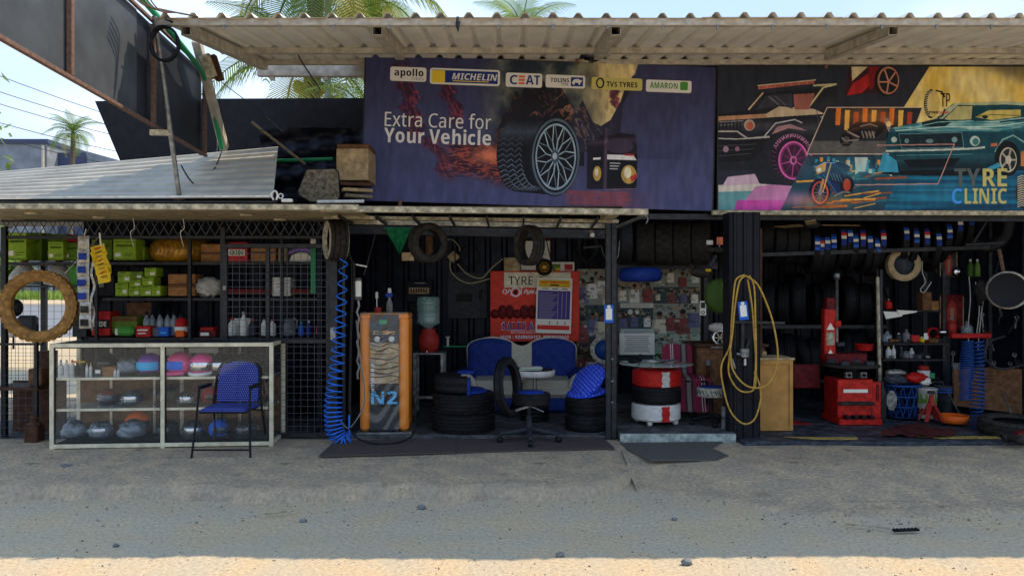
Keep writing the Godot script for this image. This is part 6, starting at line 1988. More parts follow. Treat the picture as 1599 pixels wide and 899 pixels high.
	rr.seed = 3
	for i in 16:
		var y = 0.36 + i * 0.042
		part("wrap_crease", tb(curve([Vector3(-0.13, y, dd / 2 + 0.012), Vector3(-0.04, y - rr.randf_range(0.0, 0.05), dd / 2 + 0.016), Vector3(0.05, y - 0.02 + rr.randf_range(0.0, 0.03), dd / 2 + 0.014), Vector3(0.13, y + rr.randf_range(-0.02, 0.03), dd / 2 + 0.012)], 3), rr.randf_range(0.002, 0.006), 4), M[["dark", "dark", "steel_wire"][i % 3]], mm)
	part("wrap", gridm(24, 40, func(u, v):
		return Vector3((u - 0.5) * 0.43, 0.05 + v * 1.06, dd / 2 + 0.022 + 0.006 * sin(v * 40 + 6 * sin(u * 5)) * sin(u * PI))), M.wrap, mm)
	part("plinth", bx(Vector3(w + 0.06, 0.02, dd + 0.06), 0.004, Vector3(0, 0.012, 0)), M.galv, mm)
	# bottles on the machine
	var jr = thing("pump_jar", "small reddish jar with white pump on orange machine", "jar", at(590, 489, 7.1))
	part("jar", lt([V(0, 0), V(0.032, 0), V(0.034, 0.05), V(0.028, 0.055), V(0, 0.056)], 14), M.clay, jr)
	part("stem", tb([Vector3(-0.01, 0.05, 0), Vector3(-0.012, 0.15, 0)], 0.005, 6), M.white, jr)
	part("pump", lt([V(0, 0.14), V(0.015, 0.14), V(0.012, 0.2), V(0, 0.2)], 10), M.white, jr, Transform3D(Basis.IDENTITY, Vector3(-0.012, 0, 0)))
	var sb = thing("spray_bottle", "grey spray bottle with blue trigger on orange machine", "spray bottle", at(608, 489, 7.1))
	part("body", lt([V(0, 0), V(0.03, 0), V(0.03, 0.09), V(0.014, 0.13), V(0.014, 0.15)], 12), M.grey, sb)
	part("trigger", bx(Vector3(0.07, 0.04, 0.025), 0.008, Vector3(-0.005, 0.17, 0)), M.blue, sb)
	part("cap", lt([V(0, 0.19), V(0.018, 0.19), V(0.016, 0.235), V(0, 0.235)], 10), M.white, sb)
	# ---- water dispenser
	var ds = thing("water_stand", "grey steel stand under the red water pot", "stand", at(671, 650, 8.1))
	ds.position.y = 0.17
	part("top", bx(Vector3(0.33, 0.02, 0.3), 0.003, Vector3(0, 0.64, 0)), M.galv, ds)
	for q in [[-0.145, -0.13], [0.145, -0.13], [-0.145, 0.13], [0.145, 0.13]]:
		part("leg", bx(Vector3(0.035, 0.63, 0.035), 0.003, Vector3(q[0], 0.315, q[1])), M.galv, ds)
	part("stretcher", bx(Vector3(0.28, 0.03, 0.02), 0.003, Vector3(0, 0.18, 0.13)), M.galv, ds)
	var pot = thing("water_pot", "red clay water pot with small tap on steel stand", "pot", Vector3(ds.position.x - 0.01, 0.82, -8.05))
	part("pot", lt([V(0, 0), V(0.08, 0), V(0.105, 0.05), V(0.115, 0.12), V(0.10, 0.19), V(0.075, 0.22), V(0.08, 0.245), V(0, 0.245)], 20), M.clay, pot)
	part("tap", tb([Vector3(0, 0.04, 0.1), Vector3(0, 0.04, 0.14), Vector3(0, 0.01, 0.145)], 0.01, 6), M.chrome, pot)
	var wb = thing("water_bottle", "upturned clear ribbed water bottle on the red pot", "water bottle", pot.position + Vector3(0, 0.245, 0))
	var prof = [V(0.03, -0.02), V(0.04, 0.02), V(0.11, 0.05)]
	for i in 4:
		prof.append_array([V(0.122, 0.07 + i * 0.062), V(0.122, 0.11 + i * 0.062), V(0.113, 0.12 + i * 0.062)])
	prof.append_array([V(0.118, 0.33), V(0.09, 0.345), V(0, 0.345)])
	part("bottle", lt(prof, 22), M.bottle_green, wb)
	part("water", lt([V(0, 0.0), V(0.03, 0.0), V(0.10, 0.06), V(0.11, 0.08), V(0.11, 0.17), V(0, 0.17)], 20), M.bottle_clear, wb)
	# radio and black cabinet on the wall
	var rd = thing("wall_radio", "dark wall box with gold speaker strip above water bottle", "radio", at(655, 455, 9.1))
	part("box", bx(Vector3(0.31, 0.26, 0.12), 0.008), M.dark, rd)
	part("strip", bx(Vector3(0.24, 0.075, 0.02), 0.004, Vector3(0, 0.01, 0.06)), M.card_pale, rd)
	part("slot", bx(Vector3(0.14, 0.012, 0.02), 0.002, Vector3(0.01, 0.10, 0.06)), M.galv, rd)
	part("knob", lt([V(0, 0.02), V(0.02, 0.02), V(0.022, 0)], 12), M.galv, rd, Transform3D(Basis(Vector3.RIGHT, PI / 2), Vector3(0.06, -0.08, 0.06)))
	for i in 7:
		part("slat", bx(Vector3(0.018, 0.045, 0.006), 0.0, Vector3(-0.09 + i * 0.03, 0.01, 0.072)), M.wood_dark, rd)
	var sw = thing("switch_board", "black switch panel on the back wall with meters", "switch panel", at(730, 461, 9.2))
	part("board", bx(Vector3(0.48, 0.56, 0.03), 0.004), M.dark_grey, sw)
	for i in 3:
		part("switch", bx(Vector3(0.05, 0.09, 0.03), 0.006, Vector3(-0.10 + i * 0.065, -0.03, 0.03)), M.dark, sw)
	part("handle", bx(Vector3(0.03, 0.12, 0.03), 0.006, Vector3(0.16, 0.0, 0.03)), M.dark, sw)
	var dp = thing("diamond_plate", "pale diamond shaped plate hanging on the back wall", "plate", at(708, 401, 8.9))
	part("plate", pr([V(-0.075, 0), V(0, -0.075), V(0.075, 0), V(0, 0.075)], 0.012), M.card_pale, dp)
	part("rod", barm(Vector3(0.02, -0.16, 0.02), Vector3(0.02, 0.3, 0.02), 0.014, 0.01), M.dark, dp)
	tag(part("wall_cable", tb(curve([at(703, 404, 8.8), at(705, 425, 8.8), at(730, 442, 8.8), at(765, 435, 8.9)], 6), 0.008, 6), M.cable, self), "lower pale cable sagging from diamond plate to notice board", "cable")
	tag(part("wall_cable", tb(curve([at(714, 412, 8.8), at(730, 428, 8.8), at(752, 434, 8.8), at(768, 418, 8.85), at(785, 404, 8.9)], 6), 0.008, 6), M.cable, self), "upper pale cable sagging across the back wall", "cable")
	tag(part("wall_cable", tb(curve([at(690, 376, 8.8), at(705, 374, 8.8), at(716, 384, 8.8), at(718, 392, 8.8)], 6), 0.007, 6), M.cable, self), "short pale cable arching over the diamond plate", "cable")
	var cc = []
	for i in 60:
		cc.append(at(733, 400, 9.15) + Vector3(0.12 * cos(i * 0.42), 0.14 * sin(i * 0.42), 0.01 * sin(i * 0.2)))
	tag(part("cable_coil", tb(cc, 0.006, 5), M.dark, self), "thin dark cable coil hung on the back wall", "cable coil")
	tag(part("tap_pipe", tb([at(692, 541, 8.8), at(735, 541, 8.8), at(735, 541, 8.8) + Vector3(0.2, 0, 0)], 0.012, 6), M.green_pipe, self), "green water pipe along the back wall behind the sofa", "pipe")
	var tp = thing("wall_tap", "small white tap on the green water pipe", "tap", at(699, 541, 8.78))
	part("body", tb([Vector3(0, 0, 0), Vector3(0, 0.1, 0)], 0.014, 8), M.white, tp)
	part("handle", bx(Vector3(0.05, 0.014, 0.014), 0.003, Vector3(0, 0.11, 0)), M.white, tp)
	# ---- notice board
	var nb = thing("notice_board", "red notice board lettered TYRE and SALES above the sofa", "notice board", at(835, 478, 9.0))
	var kk = 9.0 / FOCAL
	part("board", bx(Vector3(139 * kk, 110 * kk, 0.03), 0.004), mk("board_red", 220, 62, 44, 0.5, 0.0, "dust", 2.0, 0.9, 1.0), nb)
	part("white_panel", bx(Vector3(104 * kk, 24 * kk, 0.006), 0.002, Vector3(4 * kk, 41 * kk, 0.017)), M.cream_frame, nb)
	txt(nb, "TYRE C", Vector3(-14 * kk, 40 * kk, 0.024), 54 * kk, 13 * kk, M.ink_black)
	malayalam(nb, kk)
	for i in 6:
		part("printed_tyre", lt([V(0, 0.002), V(8 * kk, 0.002), V(8.2 * kk, 0)], 14), M.red_dark, nb, Transform3D(Basis(Vector3.RIGHT, PI / 2) * Basis.from_scale(Vector3(0.9, 1, 1.4 if i % 3 else 0.9)), Vector3((-62 + i * 11.5) * kk, (-9 if i % 3 else -12) * kk, 0.016 + i * 0.001)))
	txt(nb, "SALES &", Vector3(-26 * kk, -31 * kk, 0.0165), 51.5 * kk, 13 * kk, M.ink_white, true, true)
	txt(nb, "SALES &", Vector3(-26 * kk, -31 * kk, 0.0195), 50 * kk, 11.5 * kk, M.ink_navy, true, true)
	txt(nb, "KATTOOR ROAD, IRINJALAKUDA", Vector3(0 * kk, -41 * kk, 0.018), 74 * kk, 4.6 * kk, M.ink_white)
	txt(nb, "MOB : 9249855157, 8892020442", Vector3(0, -48.5 * kk, 0.018), 106 * kk, 6 * kk, M.ink_white, true)
	var pl = thing("price_list", "white price list with purple table pinned on the red board", "poster", at(865, 477, 8.93), 0.0)
	pl.rotation.z = -0.03
	part("sheet", bx(Vector3(55 * kk, 86 * kk, 0.003), 0.0), M.paper, pl)
	part("header", bx(Vector3(49 * kk, 11 * kk, 0.002), 0.0, Vector3(0, 34 * kk, 0.003)), M.yellow, pl)
	part("print_line", bx(Vector3(44 * kk, 2.6 * kk, 0.002), 0.0, Vector3(0, 36 * kk, 0.0045)), M.orange_bright, pl)
	part("print_line", bx(Vector3(14 * kk, 2.2 * kk, 0.002), 0.0, Vector3(0, 31.5 * kk, 0.0045)), M.wood_dark, pl)
	part("table", bx(Vector3(50 * kk, 44 * kk, 0.002), 0.0, Vector3(0, 1 * kk, 0.003)), M.ink_violet, pl)
	for i in 14:
		part("row", bx(Vector3((20 + (i * 7) % 9) * kk, 0.9 * kk, 0.002), 0.0, Vector3((-13 + ((i * 7) % 9) * 0.5) * kk, (19 - i * 2.9) * kk, 0.005)), M.ink_grey, pl)
	for i in 3:
		part("column_line", bx(Vector3(1.0 * kk, 40 * kk, 0.002), 0.0, Vector3((6 + i * 6.5) * kk, 1 * kk, 0.0055)), M.ink_grey, pl)
		part("print_line", bx(Vector3(9 * kk, 1.6 * kk, 0.002), 0.0, Vector3((-14 + i * 15) * kk, 26 * kk, 0.003)), M.grey, pl)
	part("footer", bx(Vector3(50 * kk, 7 * kk, 0.002), 0.0, Vector3(0, -34 * kk, 0.003)), M.ink_red, pl)
	for i in 3:
		part("print_line", bx(Vector3(1.5 * kk, 5 * kk, 0.002), 0.0, Vector3((-6 + i * 12) * kk, -27 * kk, 0.003)), M.grey, pl)
	carton("cream box standing on top of the red notice board", 787, 402, 812, 423, 8.98, 0.12, "card_pale", "box")
	var bk = thing("wall_chart", "tall grey printed sheet behind the hanging tyre", "poster", at(836, 399, 9.1))
	part("sheet", bx(Vector3(46 * kk, 46 * kk, 0.008), 0.0), M.paper, bk)
	for i in 5:
		part("print_line", bx(Vector3((16 + (i * 5) % 11) * kk, 1.6 * kk, 0.003), 0.0, Vector3(4 * kk, (14 - i * 6) * kk, 0.006)), M.grey, bk)
	var po = thing("small_poster", "small green yellow and red poster beside pendant", "poster", at(879, 418, 9.05))
	part("sheet", bx(Vector3(36 * kk, 18 * kk, 0.006), 0.0), M.paper, po)
	part("green_patch", bx(Vector3(12 * kk, 12 * kk, 0.003), 0.0, Vector3(-10 * kk, 0, 0.005)), M.leaf_light, po)
	part("yellow_patch", bx(Vector3(8 * kk, 8 * kk, 0.003), 0.0, Vector3(-8 * kk, -4 * kk, 0.007)), M.yellow, po)
	part("red_patch", bx(Vector3(13 * kk, 9 * kk, 0.003), 0.0, Vector3(9 * kk, 1 * kk, 0.005)), M.red, po)
	var wd = thing("wall_plank", "maroon plank hanging behind the wheel pendant", "plank", at(851, 385, 9.15))
	part("plank", bx(Vector3(0.15, 0.42, 0.02), 0.004), M.red_dark, wd)
	var pe = thing("wheel_pendant", "small black wheel ornament with gold hub on a strap", "ornament", at(850, 417, 8.6))
	add_tyre(pe, 0.095, 0.06, 0.05, Transform3D(Basis(Vector3.RIGHT, PI / 2), Vector3.ZERO), "rubber", "rubber", "dark", 18, 0)
	part("hub", lt([V(0, 0.02), V(0.055, 0.018), V(0.062, 0)], 16), M.gold_bright, pe, Transform3D(Basis(Vector3.RIGHT, PI / 2), Vector3.ZERO))
	part("hub_ring", tb(range(14).map(func(i): return Vector3(0.034 * cos(i * TAU / 14), 0.034 * sin(i * TAU / 14), 0.022)), 0.006, 6, true), M.dark, pe)
	for s in [-1, 1]:
		part("strap", barm(Vector3(s * 0.085, 0.03, 0), Vector3(s * 0.01, 0.36, 0), 0.02, 0.012), M.dark, pe)
	# ---- sofa
	var so = thing("sofa", "blue tufted two seat sofa with cream centre and piping", "sofa", Vector3(at(815, 0, 8.35).x, 0.17, -8.35))
	var sw2 = 1.2
	part("base", bx(Vector3(sw2 - 0.05, 0.17, 0.62), 0.03, Vector3(0, 0.1, 0.03)), M.sofa_blue, so)
	for s in [-1, 1]:
		part("seat_cushion", bx(Vector3(sw2 / 2 - 0.01, 0.19, 0.58), 0.05, Vector3(s * sw2 / 4, 0.255, 0.08)), M.sofa_cream, so)
		part("seat_seam", tb([Vector3(s * 0.02, 0.27, 0.372), Vector3(s * (sw2 / 2 - 0.04), 0.27, 0.372)], 0.006, 6), M.sofa_cream, so)
		# back lobes
		var lobe = []
		for i in 11:
			var a = PI * i / 10
			lobe.append(V(cos(a) * 0.275, 0.40 + sin(a) * (0.115 if (cos(a) * s) > 0 else 0.125)))
		lobe.append(V(-0.26, 0.0)); lobe.append(V(0.26, 0.0))
		part("back_shell", pr(lobe, 0.13), M.sofa_cream, so, Transform3D(Basis(Vector3.RIGHT, -0.10), Vector3(s * 0.345, 0.255, -0.22)))
		part("back_cushion", gridm(40, 34, func(u, v):
			var top = 0.40 + 0.105 * sqrt(maxf(0, 1 - pow(2 * u - 1, 2)))
			var x = (u - 0.5) * 0.53; var y = v * top
			var e = minf(minf(u, 1 - u), minf(v, 1 - v))
			var q = absf(sin(PI * (u * 3 + v * 3))) * absf(sin(PI * (u * 3 - v * 3)))
			return Vector3(x, y, 0.068 + 0.05 * sqrt(clampf(e * 7, 0, 1)) * 0.7 + 0.022 * pow(q, 0.4) * clampf(e * 9, 0, 1))), M.sofa_blue, so, Transform3D(Basis(Vector3.RIGHT, -0.10), Vector3(s * 0.345, 0.255, -0.22)))
		for i in 3:
			for j in 2:
				part("button", lt([V(0, 0.006), V(0.012, 0.003), V(0.013, 0)], 8), M.sofa_blue, so, Transform3D(Basis(Vector3.RIGHT, PI / 2 - 0.1), Vector3(s * 0.345 + (i - 1) * 0.15, 0.405 + j * 0.16, -0.105 - j * 0.016)))
		# arms
		part("arm", lt([V(0, -0.28), V(0.14, -0.28), V(0.15, -0.25), V(0.15, 0.25), V(0.14, 0.28), V(0, 0.28)], 20), M.sofa_blue, so, Transform3D(Basis(Vector3.RIGHT, PI / 2), Vector3(s * (sw2 / 2 + 0.04), 0.29, 0.08)))
		part("arm_base", bx(Vector3(0.22, 0.26, 0.54), 0.03, Vector3(s * (sw2 / 2 + 0.03), 0.14, 0.08)), M.sofa_blue, so)
		var ar = []
		for i in 13:
			var a = PI * i / 12
			ar.append(Vector3(s * (sw2 / 2 + 0.03) + cos(a) * 0.118, 0.29 + sin(a) * 0.118, 0.37))
		part("arm_piping", tb(ar, 0.036, 8), M.sofa_cream, so)
	part("centre_panel", gridm(14, 26, func(u, v):
		var top = 0.47 - 0.05 * sin(u * PI)
		var q = absf(sin(PI * (u * 3 + v * 6))) * absf(sin(PI * (u * 3 - v * 6)))
		return Vector3((u - 0.5) * 0.225, v * top, 0.095 + 0.014 * pow(q, 0.4))), M.sofa_cream, so, Transform3D(Basis(Vector3.RIGHT, -0.10), Vector3(0, 0.255, -0.22)))
	part("centre_back", bx(Vector3(0.24, 0.36, 0.12), 0.02, Vector3(0, 0.44, -0.25)), M.sofa_cream, so)
	# ---- tyre armchair, left
	var ta = thing("tyre_armchair", "armchair of two stacked tyres with half tyre back and blue cushion", "armchair", Vector3(at(724, 0, 7.15).x, 0.165, -7.15))
	for i in 2:
		add_tyre(ta, 0.295, 0.18, 0.175, Transform3D(Basis(Vector3.UP, i * 0.4), Vector3(0.002 * i, 0.09 + i * 0.178, 0)), "rubber", "rubber_side", "dark", 64, 4, "stacked_tyre")
	var half = tyre_parts(0.27, 0.17, 0.16, 0, 3)
	var hst = S()
	lathe(hst, [V(0.16, -0.07), V(0.20, -0.085), V(0.265, -0.075), V(0.275, -0.03), V(0.268, -0.02), V(0.268, 0.0), V(0.275, 0.01), V(0.265, 0.065), V(0.22, 0.085), V(0.16, 0.07), V(0.16, -0.07)], 24, Transform3D.IDENTITY, false, 1, PI * 0.42, PI * 1.45)
	part("half_tyre_back", hst, M.rubber, ta, Transform3D(Basis.IDENTITY, Vector3(-0.01, 0.445, -0.01)))
	part("back_trim", bx(Vector3(0.025, 0.16, 0.14), 0.008, Vector3(0.06, 0.43, 0.19)), M.blue, ta)
	part("seat_pad", lt([V(0, 0.03), V(0.17, 0.028), V(0.20, 0.012), V(0.205, 0)], 24), M.blue, ta, Transform3D(Basis.IDENTITY, Vector3(0.02, 0.362, 0.0)))
	part("back_pad", bx(Vector3(0.16, 0.03, 0.10), 0.012, Vector3(0.02, 0.535, -0.06)), M.blue, ta)
	# ---- pedestal table
	var pt = thing("round_table", "small round table with thick white rim on a pipe leg", "table", Vector3(at(835, 0, 7.65).x, 0.17, -7.65))
	part("top", lt([V(0, 0.505), V(0.20, 0.505), V(0.205, 0.50), V(0.205, 0.455), V(0.195, 0.445), V(0, 0.445)], 28), M.white, pt)
	part("top_inlay", lt([V(0, 0.509), V(0.185, 0.509), V(0.186, 0.505)], 28), M.dark_grey, pt)
	part("column", lt([V(0.02, 0.1), V(0.02, 0.446)], 12), M.galv, pt)
	for i in 4:
		part("base_ring", tb(range(20).map(func(j): return Vector3(cos(j * TAU / 20) * 0.13, 0, sin(j * TAU / 20) * 0.13)), 0.02, 6, true), M.rubber, pt, Transform3D(Basis.IDENTITY, Vector3(0, 0.02 + i * 0.038, 0)))
	var mg = thing("magazine", "stack of newspapers lying on the small round table", "magazine", pt.position + Vector3(-0.06, 0.51, 0.02), 0.1)
	for i in 3:
		part("paper", bx(Vector3(0.24 - i * 0.01, 0.008, 0.16), 0.002, Vector3(0.01 * i, 0.005 + i * 0.0085, 0)), M[["paper", "green_pipe", "paper"][i]], mg)
	# ---- tyre swivel stool
	var ts = thing("swivel_chair", "black swivel chair with a tyre as seat and another as backrest", "chair", Vector3(at(826, 0, 6.72).x, 0.15, -6.72), 0.0)
	for i in 5:
		var a = i * TAU / 5 + 1.55
		var e = Vector3(cos(a) * 0.27, 0.055, sin(a) * 0.27)
		part("base_arm", tb([Vector3(0, 0.10, 0), e * 0.6 + Vector3(0, 0.05, 0), e + Vector3(0, 0.02, 0)], [0.028, 0.022, 0.014], 8), M.dark_grey, ts)
		part("caster", lt([V(0, -0.02), V(0.026, -0.02), V(0.028, 0), V(0.026, 0.02), V(0, 0.02)], 12), M.dark, ts, Transform3D(Basis(Vector3.UP, a) * Basis(Vector3.RIGHT, PI / 2), e + Vector3(0, -0.03, 0)))
	part("gas_lift", lt([V(0.026, 0.06), V(0.026, 0.22), V(0.016, 0.22), V(0.016, 0.33)], 12), M.dark_grey, ts)
	add_tyre(ts, 0.175, 0.10, 0.10, Transform3D(Basis.IDENTITY, Vector3(0.02, 0.375, 0)), "rubber", "rubber_side", "dark", 0, 0, "seat_tyre")
	part("seat_pad", lt([V(0, 0.025), V(0.11, 0.022), V(0.125, 0.0)], 20), M.blue, ts, Transform3D(Basis.IDENTITY, Vector3(0.02, 0.415, 0)))
	add_tyre(ts, 0.265, 0.195, 0.085, Transform3D(Basis(Vector3.UP, 1.22) * Basis(Vector3.RIGHT, PI / 2 - 0.1), Vector3(-0.185, 0.475, 0.02)), "rubber", "rubber_side", "dark", 0, 2, "back_tyre")
	part("back_bracket", barm(Vector3(-0.17, 0.25, 0), Vector3(0.02, 0.31, 0), 0.03, 0.02), M.galv, ts)
	part("lever", tb([Vector3(0.02, 0.30, 0), Vector3(0.13, 0.26, 0.03)], 0.006, 6), M.chrome, ts)
	# ---- tyre stool with folded blue cushion
	var tq = thing("tyre_stool", "stack of two tyres carrying a tilted blue cushion by the post", "stool", Vector3(at(915, 0, 7.15).x, 0.165, -7.15))
	for i in 2:
		add_tyre(tq, 0.20, 0.12, 0.155, Transform3D(Basis(Vector3.UP, i), Vector3(0, 0.08 + i * 0.157, 0)), "rubber", "rubber_side", "dark", 0, 3, "stacked_tyre")
	var cu = thing("cushion", "bright blue dotted round cushion leaning on the tyre stool", "cushion", tq.position + Vector3(0.0, 0.33, 0.0))
	var dot = mk("dotted_blue", 255, 255, 255, 0.7)
	var im := Image.create(128, 128, false, Image.FORMAT_RGB8)
	im.fill(C8(34, 66, 196))
	for j in 8:
		for i in 8:
			p_ell(im, i * 16 + 8, j * 16 + (8 if i % 2 else 2), 2.2, 2.6, C8(176, 190, 240))
	dot.albedo_texture = ImageTexture.create_from_image(im)
	dot.uv1_triplanar = true; dot.uv1_scale = Vector3.ONE * 4.0
	part("pad", lt([V(0, 0.03), V(0.17, 0.025), V(0.195, 0.0), V(0.17, -0.02), V(0, -0.02)], 26), dot, cu, Transform3D(Basis(Vector3.BACK, 0.80) * Basis(Vector3.RIGHT, 0.5), Vector3(0.02, 0.13, 0.0)))
	part("pad", lt([V(0, 0.02), V(0.17, 0.016), V(0.19, 0.0), V(0, -0.01)], 26), dot, cu, Transform3D(Basis(Vector3.BACK, 0.12) * Basis(Vector3.RIGHT, 0.12), Vector3(0.0, 0.02, 0.0)))
	# ---- photo collage posters (generic prints)
	var cw = [[932, 505, 62, 170, 9.05, 1], [1028, 490, 132, 148, 9.0, 2]]
	for q in cw:
		printed("collage%d" % q[5], collage(q[5]), 0.55)
		var po2 = thing("photo_collage", ["", "tall collage of photographs beside the red notice board", "wide collage of photographs behind the glass table"][q[5]], "poster", at(q[0], q[1], q[4]))
		var kz = q[4] / FOCAL
		part("board", bx(Vector3(q[2] * kz, q[3] * kz, 0.012), 0.0, Vector3(0, 0, -0.008)), M.card_pale, po2)
		part("print", print_quad(q[2] * kz - 0.01, q[3] * kz - 0.01), M["collage%d" % q[5]], po2)
	var rm = thing("round_mirror", "round blue disc in a cream tyre ring on the collage", "mirror", at(944, 546, 8.7))
	add_tyre(rm, 0.168, 0.115, 0.07, Transform3D(Basis(Vector3.RIGHT, PI / 2), Vector3.ZERO), "whitewall", "whitewall", "whitewall", 0, 0)
	part("disc", lt([V(0, 0.01), V(0.118, 0.01), V(0.118, 0)], 24), M.blue_hose_dark, rm, Transform3D(Basis(Vector3.RIGHT, PI / 2), Vector3.ZERO))

func malayalam(nb, kk):
	# the second line of the board: rounded letters drawn as strokes
	var y = 22 * kk
	var glyphs = [[-49, [[0, 0], [0, 5], [4, 6], [5, 1], [2, -1]]], [-42, [[0, 0], [2, 6], [5, 2], [5, -3]]], [-21, [[0, -2], [0, 7], [2, 9]]], [-16, [[0, 0], [1, 5], [4, 5], [4, 0], [7, 0], [7, 5]]], [-7, [[0, 0], [2, 5], [4, 0], [6, 5]]], [1, [[0, -1], [3, 4], [5, -2]]]]
	for g in glyphs:
		part("letter", tb(curve(g[1].map(func(q): return Vector3((g[0] + q[0]) * kk, y + (q[1] - 2) * kk, 0.018)), 3), 0.008, 5), M.ink_white, nb)
	part("wheel_letter", tb(range(16).map(func(i): return Vector3((-30 + 6.5 * cos(i * TAU / 16)) * kk, y + 6.5 * sin(i * TAU / 16) * kk, 0.018)), 0.011, 5, true), M.ink_white, nb)
	part("wheel_hub", lt([V(0, 0.003), V(0.025, 0.003), V(0.025, 0)], 12), M.dark, nb, Transform3D(Basis(Vector3.RIGHT, PI / 2), Vector3(-30 * kk, y, 0.016)))

func collage(seed: int) -> Image:
	var w = 200 if seed == 1 else 420
	var h = 520 if seed == 1 else 470
	var im := Image.create(w, h, false, Image.FORMAT_RGB8)
	im.fill(C8(70, 84, 84))
	var r := RandomNumberGenerator.new()
	r.seed = seed * 7
	var cells = []
	if seed == 1:
		cells = [[0, 0, 200, 170, 1], [0, 172, 200, 180, 2], [0, 354, 200, 166, 0]]
	else:
		cells = [[0, 60, 185, 120, 1], [186, 0, 234, 100, 1], [186, 102, 120, 80, 2], [308, 102, 112, 80, 0], [0, 205, 185, 100, 2], [186, 184, 234, 150, 1], [186, 336, 234, 134, 3]]
	for c in cells:
		im.fill_rect(Rect2i(c[0], c[1], c[2], c[3]), [C8(60, 54, 50), C8(128, 132, 120), C8(48, 66, 70), C8(150, 162, 142)][c[4]])
		for i in 40:
			var x = c[0] + r.randf() * (c[2] - 24); var y = c[1] + r.randf() * (c[3] - 20) * 0.5
			im.fill_rect(Rect2i(int(x), int(y), r.randi_range(6, 24), r.randi_range(4, 16)), [C8(110, 104, 90), C8(60, 76, 62), C8(150, 120, 88), C8(40, 40, 46)][r.randi() % 4])
		if c[4] == 3:
			for i in 60:
				p_ell(im, c[0] + r.randf() * c[2] * 0.8 + 8, c[1] + c[3] * 0.7 + r.randf() * 30, r.randf_range(4, 10), 4, C8(40, 74, 44))
			continue
		var n = int(c[2] / 62.0) + 1
		for i in n:
			var x = c[0] + (i + 0.5) * c[2] / n + r.randfn() * 4
			var s = c[3] * r.randf_range(0.26, 0.52)
			var y = c[1] + c[3] * r.randf_range(0.12, 0.42)
			var cloth = [C8(206, 204, 196), C8(214, 206, 186), C8(120, 60, 56), C8(92, 92, 120), C8(196, 186, 160)][r.randi() % 5]
			p_poly(im, [V(x - s * 0.45, y + s * 0.5), V(x + s * 0.45, y + s * 0.5), V(x + s * 0.5, minf(y + s * 1.8, c[1] + c[3])), V(x - s * 0.5, minf(y + s * 1.8, c[1] + c[3]))], cloth)
			p_line(im, [V(x - s * 0.4, y + s * 0.6), V(x - s * 0.5, y + s * 1.2), V(x, y + s * 1.3)], s * 0.2, cloth * 0.8)
			p_ell(im, x, y + s * 0.2, s * 0.2, s * 0.27, C8(120, 82, 62))
			p_ell(im, x, y + s * 0.06, s * 0.21, s * 0.16, C8(30, 26, 26))
	for i in 90:
		var x = r.randi_range(0, w - 30); var y = r.randi_range(0, h - 24)
		im.fill_rect(Rect2i(x, y, r.randi_range(4, 26), r.randi_range(3, 16)), im.get_pixel(r.randi_range(0, w - 1), r.randi_range(0, h - 1)).lerp(im.get_pixel(x, y), 0.35))
	if seed == 2:
		im.fill_rect(Rect2i(20, 182, 165, 22), C8(196, 194, 180))
		for k in 2: p_line(im, [V(28, 188 + k * 8), V(170, 188 + k * 8)], 2, C8(90, 90, 90))
		im.fill_rect(Rect2i(20, 310, 165, 106), C8(170, 178, 168))
		for k in 11: p_line(im, [V(40, 322 + k * 8), V(168 - (k * 37) % 40, 322 + k * 8)], 2, C8(100, 104, 104))
		p_ell(im, 70, 225, 12, 13, C8(190, 190, 186)); p_ell(im, 105, 227, 10, 11, C8(190, 190, 186))
	return im

